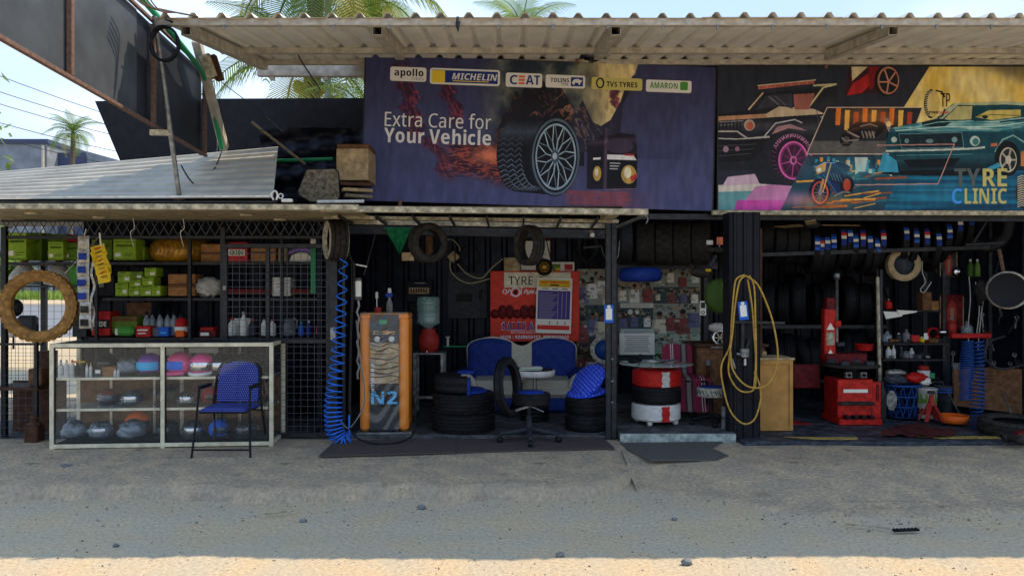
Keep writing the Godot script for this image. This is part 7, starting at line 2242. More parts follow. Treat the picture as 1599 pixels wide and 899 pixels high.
func build_mid():
	# ---- row of old tyres on the rack
	var rk = thing("tyre_rack", "dark steel rack bar carrying the row of old tyres", "rack")
	part("bar", barm(at(958, 417, 8.3), at(1120, 417, 8.3), 0.04, 0.04), M.steel_dark, rk)
	part("bar", barm(at(958, 412, 8.75), at(1120, 412, 8.75), 0.04, 0.04), M.steel_dark, rk)
	for px in [962, 1102]:
		part("upright", bx(Vector3(0.04, 2.3, 0.04), 0.0, Vector3(at(px, 0, 8.6).x, 1.3, -8.6)), M.steel_dark, rk)
	var fl = tyre("thin tyre standing edge on beside the double post", 0.235, 0.16, 0.12, at(974, 378, 7.6), Basis(Vector3.BACK, PI / 2), "rubber", "rubber_side", "dark", 0, 0)
	part("hook", tb(curve([Vector3(0, 0.07, 0.2), Vector3(-0.16, 0.09, 0.21), Vector3(-0.18, 0.16, 0.2)], 4), 0.005, 5), M.galv, fl)
	var lab = ["old brown black car tyre first in the rack row by edge-on tyre", "old car tyre second in the rack row", "old car tyre third in the rack row", "old car tyre last in the rack row by the pillar"]
	for i in 4:
		tyre(lab[i], 0.245, 0.16, 0.185, at(1009 + i * 28.5, 379, 8.2), Basis(Vector3.UP, -0.22 - i * 0.03) * Basis(Vector3.BACK, PI / 2), "rubber_old", "rubber_old", "dark", 0, 0, "old tyres in the rack row")
	tyre("dark tyre hanging behind the double post over the collage", 0.22, 0.15, 0.16, at(924, 383, 8.8), Basis(Vector3.UP, 0.5) * Basis(Vector3.BACK, PI / 2), "rubber", "rubber_side", "dark", 0, 3)
	var rb = thing("rack_bracket", "grey wire hook bracket above the photo collage", "hook", at(940, 384, 8.2))
	part("arm", barm(Vector3(-0.2, -0.02, 0), Vector3(0, 0, 0), 0.03, 0.02), M.steel_dark, rb)
	part("wire", tb(curve([Vector3(0, 0, 0), Vector3(0.01, -0.08, 0.02), Vector3(0.06, -0.15, 0.02), Vector3(0.13, -0.15, 0.02)], 5), 0.004, 5), M.galv, rb)
	var bc = thing("blue_tyre", "bright blue painted tyre lying flat under rack row", "tyre", at(1000, 429, 8.0))
	part("body", lt([V(0.12, 0.055), V(0.17, 0.075), V(0.215, 0.06), V(0.228, 0.0), V(0.215, -0.06), V(0.17, -0.075), V(0.12, -0.055)], 26), M.blue, bc)
	# ---- things hung on the pillar's left
	var hk = thing("hand_mixer", "dark hand tool with round heads hanging on the pillar", "tool", at(1110, 412, 7.6), 0.2)
	part("handle", tb([Vector3(0.05, 0.08, 0), Vector3(-0.03, -0.05, 0.02)], 0.022, 8), M.dark_grey, hk)
	for s in [-1, 1]:
		part("head", lump(Vector3(0.04 + s * 0.04, 0.14, 0), Vector3(0.055, 0.03, 0.04), 0.05, 1.0, 3 + s), M.rubber_old, hk)
	part("grip", lump(Vector3(-0.1, -0.08, 0), Vector3(0.12, 0.06, 0.06), 0.1, 1.0, 5), M.rubber_old, hk)
	part("yellow_cap", bx(Vector3(0.06, 0.03, 0.03), 0.01, Vector3(-0.05, -0.065, 0.05)), M.yellow, hk)
	part("chain", tb([Vector3(0.09, 0.26, 0), Vector3(0.1, 0.12, 0)], 0.007, 6), M.galv, hk)
	carton("small card with red print hung beside the pillar", 1104, 375, 1114, 382, 7.7, 0.02, "paper", "card")
	carton("striped red and white card hung beside the pillar", 1120, 370, 1133, 382, 7.65, 0.02, "ink_orange", "card")
	var gb = thing("green_bag", "dark green bag hanging on the left of the pillar", "bag", at(1122, 462, 7.5))
	part("bag", lump(Vector3(0, 0, 0), Vector3(0.14, 0.17, 0.08), 0.1, 1.4, 8, 22), M.leaf, gb)
	part("flap", lump(Vector3(0.06, 0.10, 0.05), Vector3(0.05, 0.05, 0.03), 0.1, 1.4, 9), M.leaf_light, gb)
	part("strap", tb([Vector3(0.05, 0.15, 0), Vector3(0.08, 0.35, 0)], 0.01, 6), M.dark, gb)
	var cd = thing("payment_card", "grey white card hung at the collage's right edge", "card", at(1098, 481, 8.0))
	part("card", bx(Vector3(0.065, 0.15, 0.006), 0.0), M.paper, cd)
	part("panel", bx(Vector3(0.045, 0.06, 0.003), 0.0, Vector3(0, 0.03, 0.005)), M.dark_grey, cd)
	part("emblem", lt([V(0.012, 0.002), V(0.02, 0.002), V(0.02, 0)], 12), M.dark, cd, Transform3D(Basis(Vector3.RIGHT, PI / 2), Vector3(0, -0.045, 0.004)))
	# clock wheel
	var cw = thing("chrome_wheel", "cream rimmed chrome wheel clock beside the pillar", "wheel", at(1124, 527, 7.7))
	part("rim", lt([V(0.055, 0.0), V(0.06, 0.03), V(0.075, 0.035), V(0.085, 0.01), V(0.085, -0.02), V(0.055, -0.02)], 22), M.chrome, cw, Transform3D(Basis(Vector3.RIGHT, PI / 2), Vector3.ZERO))
	for i in 6:
		part("spoke", barm(Vector3(0, 0, 0.015), Vector3(cos(i * TAU / 6) * 0.06, sin(i * TAU / 6) * 0.06, 0.005), 0.016, 0.012), M.cream_paint, cw)
	part("back_disc", lt([V(0, -0.01), V(0.06, -0.01)], 16), M.dark, cw, Transform3D(Basis(Vector3.RIGHT, PI / 2), Vector3.ZERO))
	part("hood", lump(Vector3(-0.02, 0.10, -0.02), Vector3(0.09, 0.05, 0.05), 0.12, 1.6, 7), M.bag_white, cw)
	part("base", bx(Vector3(0.2, 0.02, 0.1), 0.003, Vector3(0, -0.095, 0)), M.galv, cw)
	# ---- brown desk behind
	var dk = thing("desk", "brown wooden desk behind the striped chair", "desk", at(1125, 645, 7.9))
	dk.position.y = 0.21
	part("top", bx(Vector3(0.75, 0.03, 0.5), 0.004, Vector3(0.05, 0.71, 0)), M.wood_dark, dk)
	part("front", bx(Vector3(0.68, 0.68, 0.02), 0.003, Vector3(0.05, 0.35, 0.2)), M.wood, dk)
	for s in [-1, 1]:
		part("side", bx(Vector3(0.02, 0.68, 0.42), 0.003, Vector3(0.05 + s * 0.345, 0.35, 0)), M.wood_dark, dk)
	var pd = thing("pen_stand", "dark pen stand hung on the brown desk front", "stand", at(1106, 570, 7.62))
	part("tube", lt([V(0, -0.16), V(0.02, -0.16), V(0.022, 0.05), V(0, 0.05)], 10), M.wood_dark, pd)
	part("label", lt([V(0.023, -0.0), V(0.023, 0.05)], 10), M.grey, pd)
	part("holder", lump(Vector3(0, -0.2, 0.02), Vector3(0.045, 0.05, 0.04), 0.2, 1.6, 9), M.dark, pd)
	# ---- glass table of painted tyres
	var gt = thing("glass_table", "round glass top table built of red, black and white tyres", "table", Vector3(at(1026, 0, 7.2).x, 0.21, -7.25))
	var lv = [[0.09, "white", "white", "white_tyre"], [0.25, "rubber", "rubber_side", "black_tyre"], [0.41, "red", "red", "red_tyre"]]
	for i in 3:
		add_tyre(gt, 0.235, 0.14, 0.155, Transform3D(Basis(Vector3.UP, i * 0.5), Vector3(0.003 * i, lv[i][0] + 0.03, 0)), lv[i][1], lv[i][2], "dark", 0, 4 if i == 1 else 0, lv[i][3])
	for q in [[0.44, "white"], [0.12, "red"]]:
		var st = gridm(8, 14, func(u, v):
			var hw = 0.030 + 0.012 * absf(cos(v * PI * 2)) 
			var a = PI / 2 - ((u - 0.5) * 2 * hw + 0.05) / 0.238
			return Vector3(cos(a) * 0.239, (v - 0.5) * 0.14 + q[0], sin(a) * 0.239))
		part("painted_panel", st, M["bag_white" if q[1] == "white" else "red"], gt)
	part("top", lt([V(0, 0.575), V(0.345, 0.575), V(0.35, 0.57), V(0.345, 0.563), V(0, 0.563)], 36), M.table_glass, gt)
	for i in 4:
		var a = i * TAU / 4 + 0.5
		part("stud", lt([V(0.009, 0.51), V(0.009, 0.563), V(0.016, 0.565)], 10), M.chrome, gt, Transform3D(Basis.IDENTITY, Vector3(cos(a) * 0.17, 0, sin(a) * 0.17)))
		part("caster", lt([V(0, -0.018), V(0.024, -0.018), V(0.026, 0), V(0.024, 0.018), V(0, 0.018)], 12), M.white, gt, Transform3D(Basis(Vector3.UP, a) * Basis(Vector3.RIGHT, PI / 2), Vector3(cos(a) * 0.19, 0.025, sin(a) * 0.19)))
	var n1 = thing("newspaper", "folded newspaper lying on the round glass table", "newspaper", gt.position + Vector3(0.06, 0.577, 0.03), 0.2)
	part("sheet", gridm(10, 6, func(u, v): return Vector3((u - 0.5) * 0.26, 0.012 + 0.008 * sin(u * 9), (v - 0.5) * 0.18)), M.paper, n1)
	part("fold", gridm(10, 6, func(u, v): return Vector3((u - 0.5) * 0.2 + 0.04, 0.022 + 0.006 * sin(u * 7 + 1), (v - 0.5) * 0.14)), M.grey, n1)
	var n2 = thing("ornament", "dark little ornaments lying at the glass table's edge", "ornament", gt.position + Vector3(-0.2, 0.577, 0.0))
	part("body", lump(Vector3(0, 0.02, 0), Vector3(0.07, 0.02, 0.04), 0.3, 2.0, 4), M.dark, n2)
	part("knob", lump(Vector3(0.05, 0.05, 0), Vector3(0.025, 0.03, 0.025), 0.2, 2.0, 5), M.dark, n2)
	# letter notice below collage
	var ln = thing("letter_notice", "pale printed letter pinned under the wide collage", "notice", at(995, 537, 8.85))
	part("sheet", bx(Vector3(0.41, 0.25, 0.006), 0.0), M.paper, ln)
	for i in 9:
		part("text_line", bx(Vector3(0.3 - 0.05 * ((i * 3) % 4) * 0.3, 0.008, 0.002), 0.0, Vector3(0, 0.09 - i * 0.022, 0.005)), M.grey, ln)
	# ---- chair draped with striped cloth
	var dc = thing("draped_chair", "armchair draped with a magenta and grey striped cloth", "chair", Vector3(at(1072, 0, 7.7).x, 0.21, -7.75), -0.12)
	var im := Image.create(256, 16, false, Image.FORMAT_RGB8)
	im.fill(C8(138, 50, 72))
	for q in [[50, 6, C8(210, 190, 190)], [58, 4, C8(40, 36, 44)], [62, 5, C8(210, 200, 196)], [108, 8, C8(60, 56, 58)], [118, 22, C8(140, 136, 128)], [142, 8, C8(60, 56, 58)], [200, 5, C8(210, 200, 196)], [206, 5, C8(40, 36, 44)], [214, 4, C8(210, 200, 196)], [240, 6, C8(60, 50, 60)]]:
		im.fill_rect(Rect2i(q[0], 0, q[1], 16), q[2])
	printed("striped_cloth", im, 0.85)
	part("cloth", gridm(30, 40, func(u, v):
		var x = (u - 0.5) * 0.44 + 0.03 * (v - 0.3)
		var y; var z
		if v < 0.42:
			y = 0.71 - v / 0.42 * 0.30; z = -0.12 + 0.02 * v
		elif v < 0.60:
			y = 0.41 - (v - 0.42) * 0.12; z = -0.11 + (v - 0.42) / 0.18 * 0.36
		else:
			y = 0.385 - (v - 0.60) / 0.40 * 0.32; z = 0.25 + 0.03 * sin(v * 6)
		z += 0.010 * sin(u * 18 + v * 4)
		if absf(u - 0.5) > 0.42 and v < 0.42: y -= 0.03
		return Vector3(x, y, z)), M.striped_cloth, dc)
	for q in [[-0.19, -0.14], [0.19, -0.14], [-0.19, 0.22], [0.19, 0.22]]:
		part("leg", bx(Vector3(0.03, 0.38, 0.03), 0.003, Vector3(q[0], 0.19, q[1])), M.dark, dc)
	part("back_frame", bx(Vector3(0.40, 0.30, 0.02), 0.006, Vector3(0, 0.53, -0.15)), M.dark, dc)
	part("seat_frame", bx(Vector3(0.40, 0.02, 0.36), 0.004, Vector3(0, 0.365, 0.05)), M.dark, dc)
	# ---- white tyre stool
	var ws = thing("tyre_stool", "black swivel stool with a white tyre as seat", "stool", Vector3(at(1113, 0, 7.15).x, 0.21, -7.2))
	add_tyre(ws, 0.14, 0.085, 0.085, Transform3D(Basis.IDENTITY, Vector3(0, 0.305, 0)), "whitewall", "whitewall", "dark", 0, 0, "seat_tyre")
	for i in 22:
		var a = i * TAU / 22
		part("tread_mark", barm(Vector3(cos(a) * 0.1395, 0.28, sin(a) * 0.1395), Vector3(cos(a + 0.16) * 0.1395, 0.325, sin(a + 0.16) * 0.1395), 0.006, 0.005), M.dark_grey, ws)
	part("seat_pad", lt([V(0, 0.02), V(0.10, 0.018), V(0.12, 0)], 20), M.sofa_blue, ws, Transform3D(Basis.IDENTITY, Vector3(0, 0.342, 0)))
	part("column", lt([V(0.02, 0.05), V(0.02, 0.27)], 10), M.dark, ws)
	for i in 5:
		var a = i * TAU / 5 + 0.4
		var e = Vector3(cos(a) * 0.20, 0.05, sin(a) * 0.20)
		part("base_arm", tb([Vector3(0, 0.08, 0), e], [0.022, 0.013], 7), M.dark, ws)
		part("caster", lt([V(0, -0.018), V(0.022, -0.018), V(0.022, 0.018), V(0, 0.018)], 10), M.dark, ws, Transform3D(Basis(Vector3.UP, a) * Basis(Vector3.RIGHT, PI / 2), e + Vector3(0, -0.028, 0)))
	var ft = thing("folded_papers", "bundle of grey papers propped at the pillar's foot", "papers", at(1131, 672, 6.95))
	part("bundle", bx(Vector3(0.04, 0.22, 0.05), 0.006, Vector3(0, 0.11, 0)), M.grey, ft)
	part("tie", bx(Vector3(0.044, 0.01, 0.054), 0.0, Vector3(0, 0.12, 0)), M.dark, ft)
	# ---- yellow hoses on the pillar
	var yh = thing("yellow_hose", "yellow air hose looped in long coils over the pillar bar", "hose")
	var d = 6.66
	var loops = [
		[[1163, 429], [1150, 436], [1146, 460], [1143, 500], [1140, 540], [1127, 570], [1129, 600], [1140, 640], [1160, 661], [1178, 655], [1188, 625], [1186, 600], [1178, 580]],
		[[1166, 430], [1155, 440], [1148, 480], [1144, 520], [1139, 560], [1139, 585], [1152, 607], [1168, 612], [1179, 604], [1181, 570], [1178, 520], [1175, 480], [1168, 436]],
		[[1170, 430], [1178, 448], [1180, 500], [1181, 560], [1178, 604]],
		[[1166, 431], [1184, 445], [1200, 480], [1209, 510], [1215, 550], [1211, 580], [1197, 602], [1175, 605], [1158, 596], [1144, 575], [1141, 548]]]
	for i in 4:
		part("loop", tb(curve(loops[i].map(func(q): return at(q[0], q[1], d - 0.014 * i)), 6), 0.0082, 7), M.yellow_hose, yh)
	var vl = thing("air_valve", "grey metal air valve block on the black pillar", "valve", at(1163, 551, 6.76))
	part("block", bx(Vector3(0.075, 0.08, 0.05), 0.006), M.galv, vl)
	part("side_port", tb([Vector3(-0.07, -0.01, 0), Vector3(-0.03, -0.01, 0)], 0.014, 8), M.galv, vl)
	part("nozzle", tb([Vector3(0.005, -0.05, 0), Vector3(0.005, -0.11, 0)], 0.011, 8), M.white, vl)
	part("top_fitting", tb([Vector3(0.02, 0.04, 0), Vector3(0.04, 0.12, 0)], 0.014, 8), M.steel_dark, vl)
	part("pipe", tb([Vector3(-0.015, 0.04, -0.01), Vector3(-0.015, 0.3, -0.01)], 0.02, 8), M.steel_dark, vl)
	tag(part("hose_end", tb([at(1143, 560, 6.64), at(1148, 575, 6.64)], 0.011, 8), M.galv, self), "metal hose coupling dangling on the left of the pillar", "coupling")
	# payment cards (codes left out)
	for q in [[951, 490, 6.77, 0.0, "blue and white payment card taped on the double post"], [1161, 485, 6.62, 0.1, "blue and white payment card hung among yellow hoses"]]:
		var pc = thing("payment_card", q[4], "card", at(q[0], q[1], q[2]))
		pc.rotation.z = q[3]
		part("card", bx(Vector3(0.082, 0.16, 0.006), 0.002), M.blue_label, pc)
		part("panel", bx(Vector3(0.056, 0.10, 0.003), 0.0, Vector3(0, -0.002, 0.005)), M.paper, pc)
		part("emblem", lt([V(0, 0.002), V(0.016, 0.002), V(0.017, 0)], 12), M.paper, pc, Transform3D(Basis(Vector3.RIGHT, PI / 2), Vector3(0, 0.062, 0.004)))

func build_right():
	# ---- tan cabinet
	var cb = thing("cabinet", "tan panelled wooden cabinet standing beside the pillar", "cabinet", Vector3(at(1209, 0, 7.1).x, 0.165, -7.25), 0.05)
	part("body", bx(Vector3(0.345, 0.66, 0.3), 0.004, Vector3(0, 0.33, 0)), M.cabinet, cb)
	part("top", bx(Vector3(0.375, 0.022, 0.33), 0.003, Vector3(0, 0.671, 0)), M.card_pale, cb)
	for s in [-1, 1]:
		part("stile", bx(Vector3(0.035, 0.66, 0.012), 0.002, Vector3(s * 0.154, 0.33, 0.155)), M.cabinet, cb)
		part("rail", bx(Vector3(0.272, 0.04, 0.011), 0.002, Vector3(0, 0.33 + s * 0.31, 0.155)), M.cabinet, cb)
	carton("thin brown carton lying on the tan cabinet top", 1186, 549, 1198, 556, 7.2, 0.12, "card_pale", "carton")
	# ---- red striped mat and floor marks
	var sm = thing("striped_mat", "dark red striped mat beside the tyre changer", "mat", Vector3(2.68, 0.163, -7.6))
	for i in 6:
		part("stripe", bx(Vector3(0.42, 0.008, 0.035), 0.0, Vector3(0.03 * i - 0.1, 0.004, -0.18 + i * 0.066)), M[["red_dark", "black_red"][i % 2]], sm)
	for q in [[1270, 1338, 6.72], [1470, 1560, 6.76]]:
		var a = at(q[0], 0, q[2]); var b = at(q[1], 0, q[2])
		var ms = struct("floor_stripe", pr([V(a.x, -0.05), V(b.x, -0.055), V(b.x + 0.04, 0.05), V(a.x + 0.14, 0.045), V(a.x - 0.22, 0.06)], 0.004), M.stripe_yellow)
		ms.transform = Transform3D(Basis(Vector3.RIGHT, -PI / 2), Vector3(0, 0.1655, -q[2] - 0.02))
	# ---- tyre changer
	var tc = thing("tyre_changer", "red tyre changing machine with turntable and column", "tyre changer", Vector3(at(1332, 0, 7.6).x, 0.165, -7.62), 0.0)
	tc.scale = Vector3(0.92, 0.95, 0.92)
	part("body", bx(Vector3(0.38, 0.40, 0.36), 0.008, Vector3(-0.04, 0.26, 0)), M.red_machine, tc)
	part("side_box", bx(Vector3(0.10, 0.37, 0.34), 0.008, Vector3(0.20, 0.24, -0.02)), M.red_machine, tc)
	part("base_plate", bx(Vector3(0.46, 0.06, 0.46), 0.006, Vector3(-0.02, 0.03, 0.03)), M.red_machine, tc)
	part("white_label", bx(Vector3(0.26, 0.035, 0.006), 0.002, Vector3(-0.04, 0.34, 0.183)), M.paper, tc)
	part("dark_slot", bx(Vector3(0.03, 0.18, 0.01), 0.003, Vector3(0.21, 0.32, 0.153)), M.red_dark, tc)
	part("pedal_cover", bx(Vector3(0.37, 0.035, 0.06), 0.006, Vector3(-0.04, 0.215, 0.20)), M.rubber_old, tc)
	for i in 4:
		part("pedal", bx(Vector3(0.05, 0.035, 0.09), 0.008, Vector3(-0.16 + i * 0.085, 0.08, 0.24)), M.dark, tc)
	part("pedal_rod", tb([Vector3(0.11, 0.2, 0.21), Vector3(0.11, 0.08, 0.24)], 0.006, 6), M.steel_dark, tc)
	part("turntable_neck", lt([V(0.11, 0.46), V(0.09, 0.52), V(0.09, 0.58)], 18), M.dark, tc, Transform3D(Basis.IDENTITY, Vector3(-0.03, 0, 0)))
	part("turntable", lt([V(0, 0.60), V(0.30, 0.60), V(0.305, 0.585), V(0.29, 0.575), V(0, 0.575)], 30), M.rubber_old, tc, Transform3D(Basis.IDENTITY, Vector3(-0.02, 0.0, 0)))
	for i in 4:
		var a = i * TAU / 4 + 0.7
		part("jaw", bx(Vector3(0.09, 0.05, 0.07), 0.008, Vector3(-0.02 + cos(a) * 0.2, 0.62, sin(a) * 0.2)), M.dark_grey, tc)
	for s in [-1, 1]:
		part("clamp_block", bx(Vector3(0.07, 0.06, 0.05), 0.006, Vector3(-0.03 + s * 0.08, 0.505, 0.16)), M.galv, tc)
		part("clamp_bolt", lt([V(0, 0.02), V(0.018, 0.02), V(0.018, 0)], 10), M.dark, tc, Transform3D(Basis(Vector3.RIGHT, PI / 2), Vector3(-0.03 + s * 0.08, 0.505, 0.186)))
	part("column", bx(Vector3(0.13, 0.56, 0.10), 0.01, Vector3(-0.17, 0.90, -0.2)), M.red_machine, tc)
	part("column_step", bx(Vector3(0.10, 0.14, 0.10), 0.01, Vector3(-0.16, 1.23, -0.2)), M.red_dark, tc)
	part("warning_label", bx(Vector3(0.09, 0.14, 0.004), 0.0, Vector3(-0.17, 0.86, -0.148)), M.cream_paint, tc)
	for y in [0.70, 0.985]:
		part("warning_sign", pr([V(-0.045, -0.03), V(0.045, -0.03), V(0, 0.045)], 0.004), M.paper, tc, Transform3D(Basis.IDENTITY, Vector3(-0.17, y, -0.147)))
	part("mount_rod", lt([V(0.018, 0.8), V(0.018, 1.50), V(0.034, 1.50), V(0.034, 1.56), V(0, 1.57)], 10), M.galv, tc, Transform3D(Basis.IDENTITY, Vector3(-0.09, 0, -0.17)))
	part("mount_head", bx(Vector3(0.09, 0.05, 0.06), 0.01, Vector3(-0.06, 0.80, -0.15)), M.dark_grey, tc)
	part("rod_lock", bx(Vector3(0.07, 0.07, 0.07), 0.01, Vector3(-0.09, 1.02, -0.16)), M.red_machine, tc)
	part("rear_housing", bx(Vector3(0.46, 0.12, 0.2), 0.01, Vector3(0.0, 0.64, -0.22)), M.red_dark, tc)
	part("bead_arm", bx(Vector3(0.3, 0.26, 0.05), 0.01, Vector3(-0.42, 0.45, -0.2)), M.red_dark, tc)
	var sh = thing("bead_shoe", "grey rubber bead breaker shoe leaning by the tyre changer", "tool", at(1377, 655, 7.55))
	part("pad", lt([V(0, 0), V(0.05, 0.0), V(0.045, 0.28), V(0.025, 0.32), V(0.025, 0.38), V(0, 0.38)], 10), M.rubber_old, sh, Transform3D(Basis.from_scale(Vector3(1, 1, 0.5)), Vector3.ZERO))
	var oc = thing("side_plate", "grey octagonal steel plate beside the grey shoe", "plate", at(1392, 625, 7.6))
	var o8 = []
	for i in 8: o8.append(V(cos(i * TAU / 8 + 0.3) * 0.055, sin(i * TAU / 8 + 0.3) * 0.105))
	part("plate", pr(o8, 0.03), M.galv, oc)
	var rp = thing("red_pan", "red plastic pan stacked behind the tyre changer table", "pan", at(1350, 547, 7.9))
	for i in 3:
		part("rim", lt([V(0.07, 0.0), V(0.095, 0.02), V(0.09, 0.024), V(0.07, 0.006), V(0, 0.006)], 20), M.red, rp, Transform3D(Basis.IDENTITY, Vector3(0, i * 0.022, 0)))
	var wpipe = thing("white_pipe", "upright cream plastic pipe in front of the tool shelves", "pipe", at(1374, 560, 7.8))
	part("pipe", tb([Vector3(0.01, -0.5, 0), Vector3(-0.02, 0.84, 0)], 0.017, 10), M.cream_paint, wpipe)
	part("nozzle", tb([Vector3(-0.02, 0.84, 0), Vector3(-0.025, 0.92, 0)], 0.007, 6), M.steel_dark, wpipe)
	# ---- tool shelves
	var ts = thing("tool_shelf", "dark tool shelves crowded with cans and small parts", "shelf")
	var rows = [[1376, 1480, 535, 8.3], [1376, 1475, 560, 8.25], [1378, 1470, 594, 8.1], [1380, 1470, 484, 8.5]]
	for r in rows:
		var a = at(r[0], r[2], r[3]); var b = at(r[1], r[2], r[3])
		part("shelf_board", bx(Vector3(b.x - a.x, 0.02, 0.35), 0.002, Vector3((a.x + b.x) / 2, a.y - 0.01, -r[3] - 0.12)), M.steel_dark, ts)
	for px in [1376, 1474]:
		part("upright", bx(Vector3(0.03, 1.5, 0.03), 0.0, Vector3(at(px, 0, 8.3).x, 0.95, -8.3)), M.steel_dark, ts)
	for px in [1445, 1480]:
		part("wall_batten", bx(Vector3(0.05, 1.9, 0.02), 0.0, Vector3(at(px, 0, 8.6).x, 1.1, -8.6)), M.dark_grey, ts)
	var cans = [[1386, 534, 0.12, 0.05, "bottle_clear", "galv", "clear jar on the upper tool shelf"], [1404, 534, 0.10, 0.03, "dark_grey", "white", "dark can with white lid on tool shelf"], [1416, 534, 0.14, 0.04, "grey", "galv", "grey can with metal lid on tool shelf"], [1440, 534, 0.06, 0.035, "yellow", "white", "small yellow tin on tool shelf"], [1450, 534, 0.07, 0.02, "red", "red", "small red bottle on tool shelf"], [1388, 559, 0.13, 0.03, "white", "yellow", "white bottle with yellow cap on lower tool shelf"], [1396, 559, 0.14, 0.022, "white", "white", "slim white bottle on lower tool shelf"], [1408, 559, 0.12, 0.025, "dark_grey", "galv", "grey bottle on lower tool shelf"], [1415, 559, 0.08, 0.04, "grey", "grey", "squat grey pot on lower tool shelf"], [1424, 559, 0.11, 0.03, "bag_white", "white", "pale crumpled bottle on lower tool shelf"], [1438, 559, 0.07, 0.05, "rubber_old", "dark", "dark squat pot on lower tool shelf"]]
	for c in cans:
		bottle(c[6], c[0], c[1], 8.3, c[2], c[3], c[4], c[5], "", "can")
	carton("red and white carton on the upper tool shelf", 1424, 523, 1437, 534, 8.25, 0.08, "red", "small_carton")
	var rc = thing("red_cable", "coil of red cable lying on the tool shelf", "cable", at(1456, 522, 8.3))
	for i in 4:
		part("turn", tb(range(16).map(func(j): return Vector3(0.06 * cos(j * TAU / 16 + i), 0.06 * sin(j * TAU / 16 + i) + 0.01, i * 0.012)), 0.008, 6, true), M.red, rc)
	part("tag", bx(Vector3(0.05, 0.07, 0.006), 0.0, Vector3(-0.08, -0.02, 0.03)), M.paper, rc)
	var bw = thing("steel_bowl", "steel bowl on the tool shelf under robed figure picture", "bowl", at(1472, 524, 8.25))
	part("bowl", lt([V(0.03, 0), V(0.06, 0.02), V(0.07, 0.06), V(0.066, 0.06), V(0.055, 0.02), V(0, 0.012)], 18), M.chrome, bw)
	bottle("orange and white paint tin beside the steel bowl", 1487, 524, 8.3, 0.2, 0.05, "clay", "grey", "", "can")
	bottle("bluish plastic jar behind the spiral hoses", 1511, 524, 8.4, 0.16, 0.06, "bottle_clear", "grey", "", "can")
	tag(part("red_bar", bx(Vector3(0.42, 0.05, 0.06), 0.006), M.red, self, Transform3D(Basis.IDENTITY, at(1516, 524, 8.1))), "red bar tray across the wall above the spiral hoses", "tray")
	t_small("red can on the paper covered shelf", 1388, 482, 8.4, "red")
	for q in [[1380, 486, 1412, 498, "folded white paper hanging over the upper shelf edge"], [1400, 484, 1433, 492, "second white paper sheet lying on the upper shelf edge"]]:
		var pa = at(q[0], q[1], 8.3); var pb = at(q[2], q[3], 8.3)
		tag(part("paper_sheet", pr([V(pa.x, pa.y), V(pb.x, pa.y - 0.01), V(pb.x - 0.02, pb.y + 0.03), V(pa.x + 0.03, pb.y)], 0.004), M.paper, self, Transform3D(Basis.IDENTITY, Vector3(0, 0, -8.30 + 0.01 * (q[0] - 1380) / 20.0))), q[4], "paper")
	carton("brown carved wooden box on the upper shelf", 1442, 456, 1456, 484, 8.45, 0.12, "wood", "box")
	carton("yellowish carton beside the carved box", 1456, 470, 1467, 484, 8.45, 0.10, "card", "box")
	# ---- framed prints of a robed figure
	for q in [[1481, 411, 26, 44, "small framed print of a robed figure on the dark wall"], [1486, 488, 36, 56, "arched print of a robed figure over the paint tins"]]:
		var kz = 8.55 / FOCAL
		var fp = thing("framed_print", q[4], "picture", at(q[0], q[1], 8.55))
		part("panel", bx(Vector3(q[2] * kz, q[3] * kz, 0.02), 0.004), M.red_dark if q[1] > 450 else M.dark_grey, fp)
		part("robe", pr([V(-5, -20), V(5, -20), V(7, 2), V(4, 12), V(0, 18), V(-4, 12), V(-7, 2)].map(func(p): return p * kz * q[3] / 48.0), 0.006), M.clay, fp, Transform3D(Basis.IDENTITY, Vector3(0, 0, 0.012)))
		part("inner_robe", pr([V(-2, -16), V(2, -16), V(3, 6), V(-3, 6)].map(func(p): return p * kz * q[3] / 48.0), 0.006), M.skin_print, fp, Transform3D(Basis.IDENTITY, Vector3(0, 0, 0.016)))
		for s in [-1, 1]:
			part("beading", tb([Vector3(s * q[2] * kz * 0.5, -q[3] * kz * 0.45, 0.012), Vector3(s * q[2] * kz * 0.5, q[3] * kz * 0.45, 0.012)], 0.005, 5), M.card_pale, fp)
	var cdl = thing("hub_cap", "shiny chrome hub cap on the dark wall", "hub cap", at(1497, 424, 8.5))
	part("cap", lt([V(0, 0.03), V(0.02, 0.03), V(0.03, 0.015), V(0.05, 0.02), V(0.055, 0)], 18), M.chrome, cdl, Transform3D(Basis(Vector3.RIGHT, PI / 2), Vector3.ZERO))
	for q in [[1516, 415, "green plastic bottle hanging left of its twin"], [1527, 415, "pale green bottle hanging right of its twin"]]:
		bottle(q[2], q[0], 432, 8.5, 0.2, 0.03, "leaf" if q[0] < 1520 else "leaf_light", "white")
	# ---- tyre mirrors
	var m1 = thing("tyre_mirror", "round teal mirror set in a cream painted tyre", "mirror", at(1411, 413, 8.3))
	add_tyre(m1, 0.185, 0.112, 0.09, Transform3D(Basis(Vector3.RIGHT, PI / 2), Vector3.ZERO), "card_pale", "card_pale", "card_pale", 0, 0)
	part("disc", lt([V(0, 0.012), V(0.116, 0.012), V(0.116, 0)], 26), M.green_pipe if false else M.floor_blue, m1, Transform3D(Basis(Vector3.RIGHT, PI / 2), Vector3.ZERO))
	var m2 = thing("tyre_mirror", "dark mirror with half white tyre rim at the workshop's right", "mirror", at(1574, 453, 7.7), 0.0)
	add_tyre(m2, 0.195, 0.14, 0.08, Transform3D(Basis(Vector3.UP, -0.35) * Basis(Vector3.RIGHT, PI / 2), Vector3.ZERO), "whitewall", "whitewall", "whitewall", 0, 0)
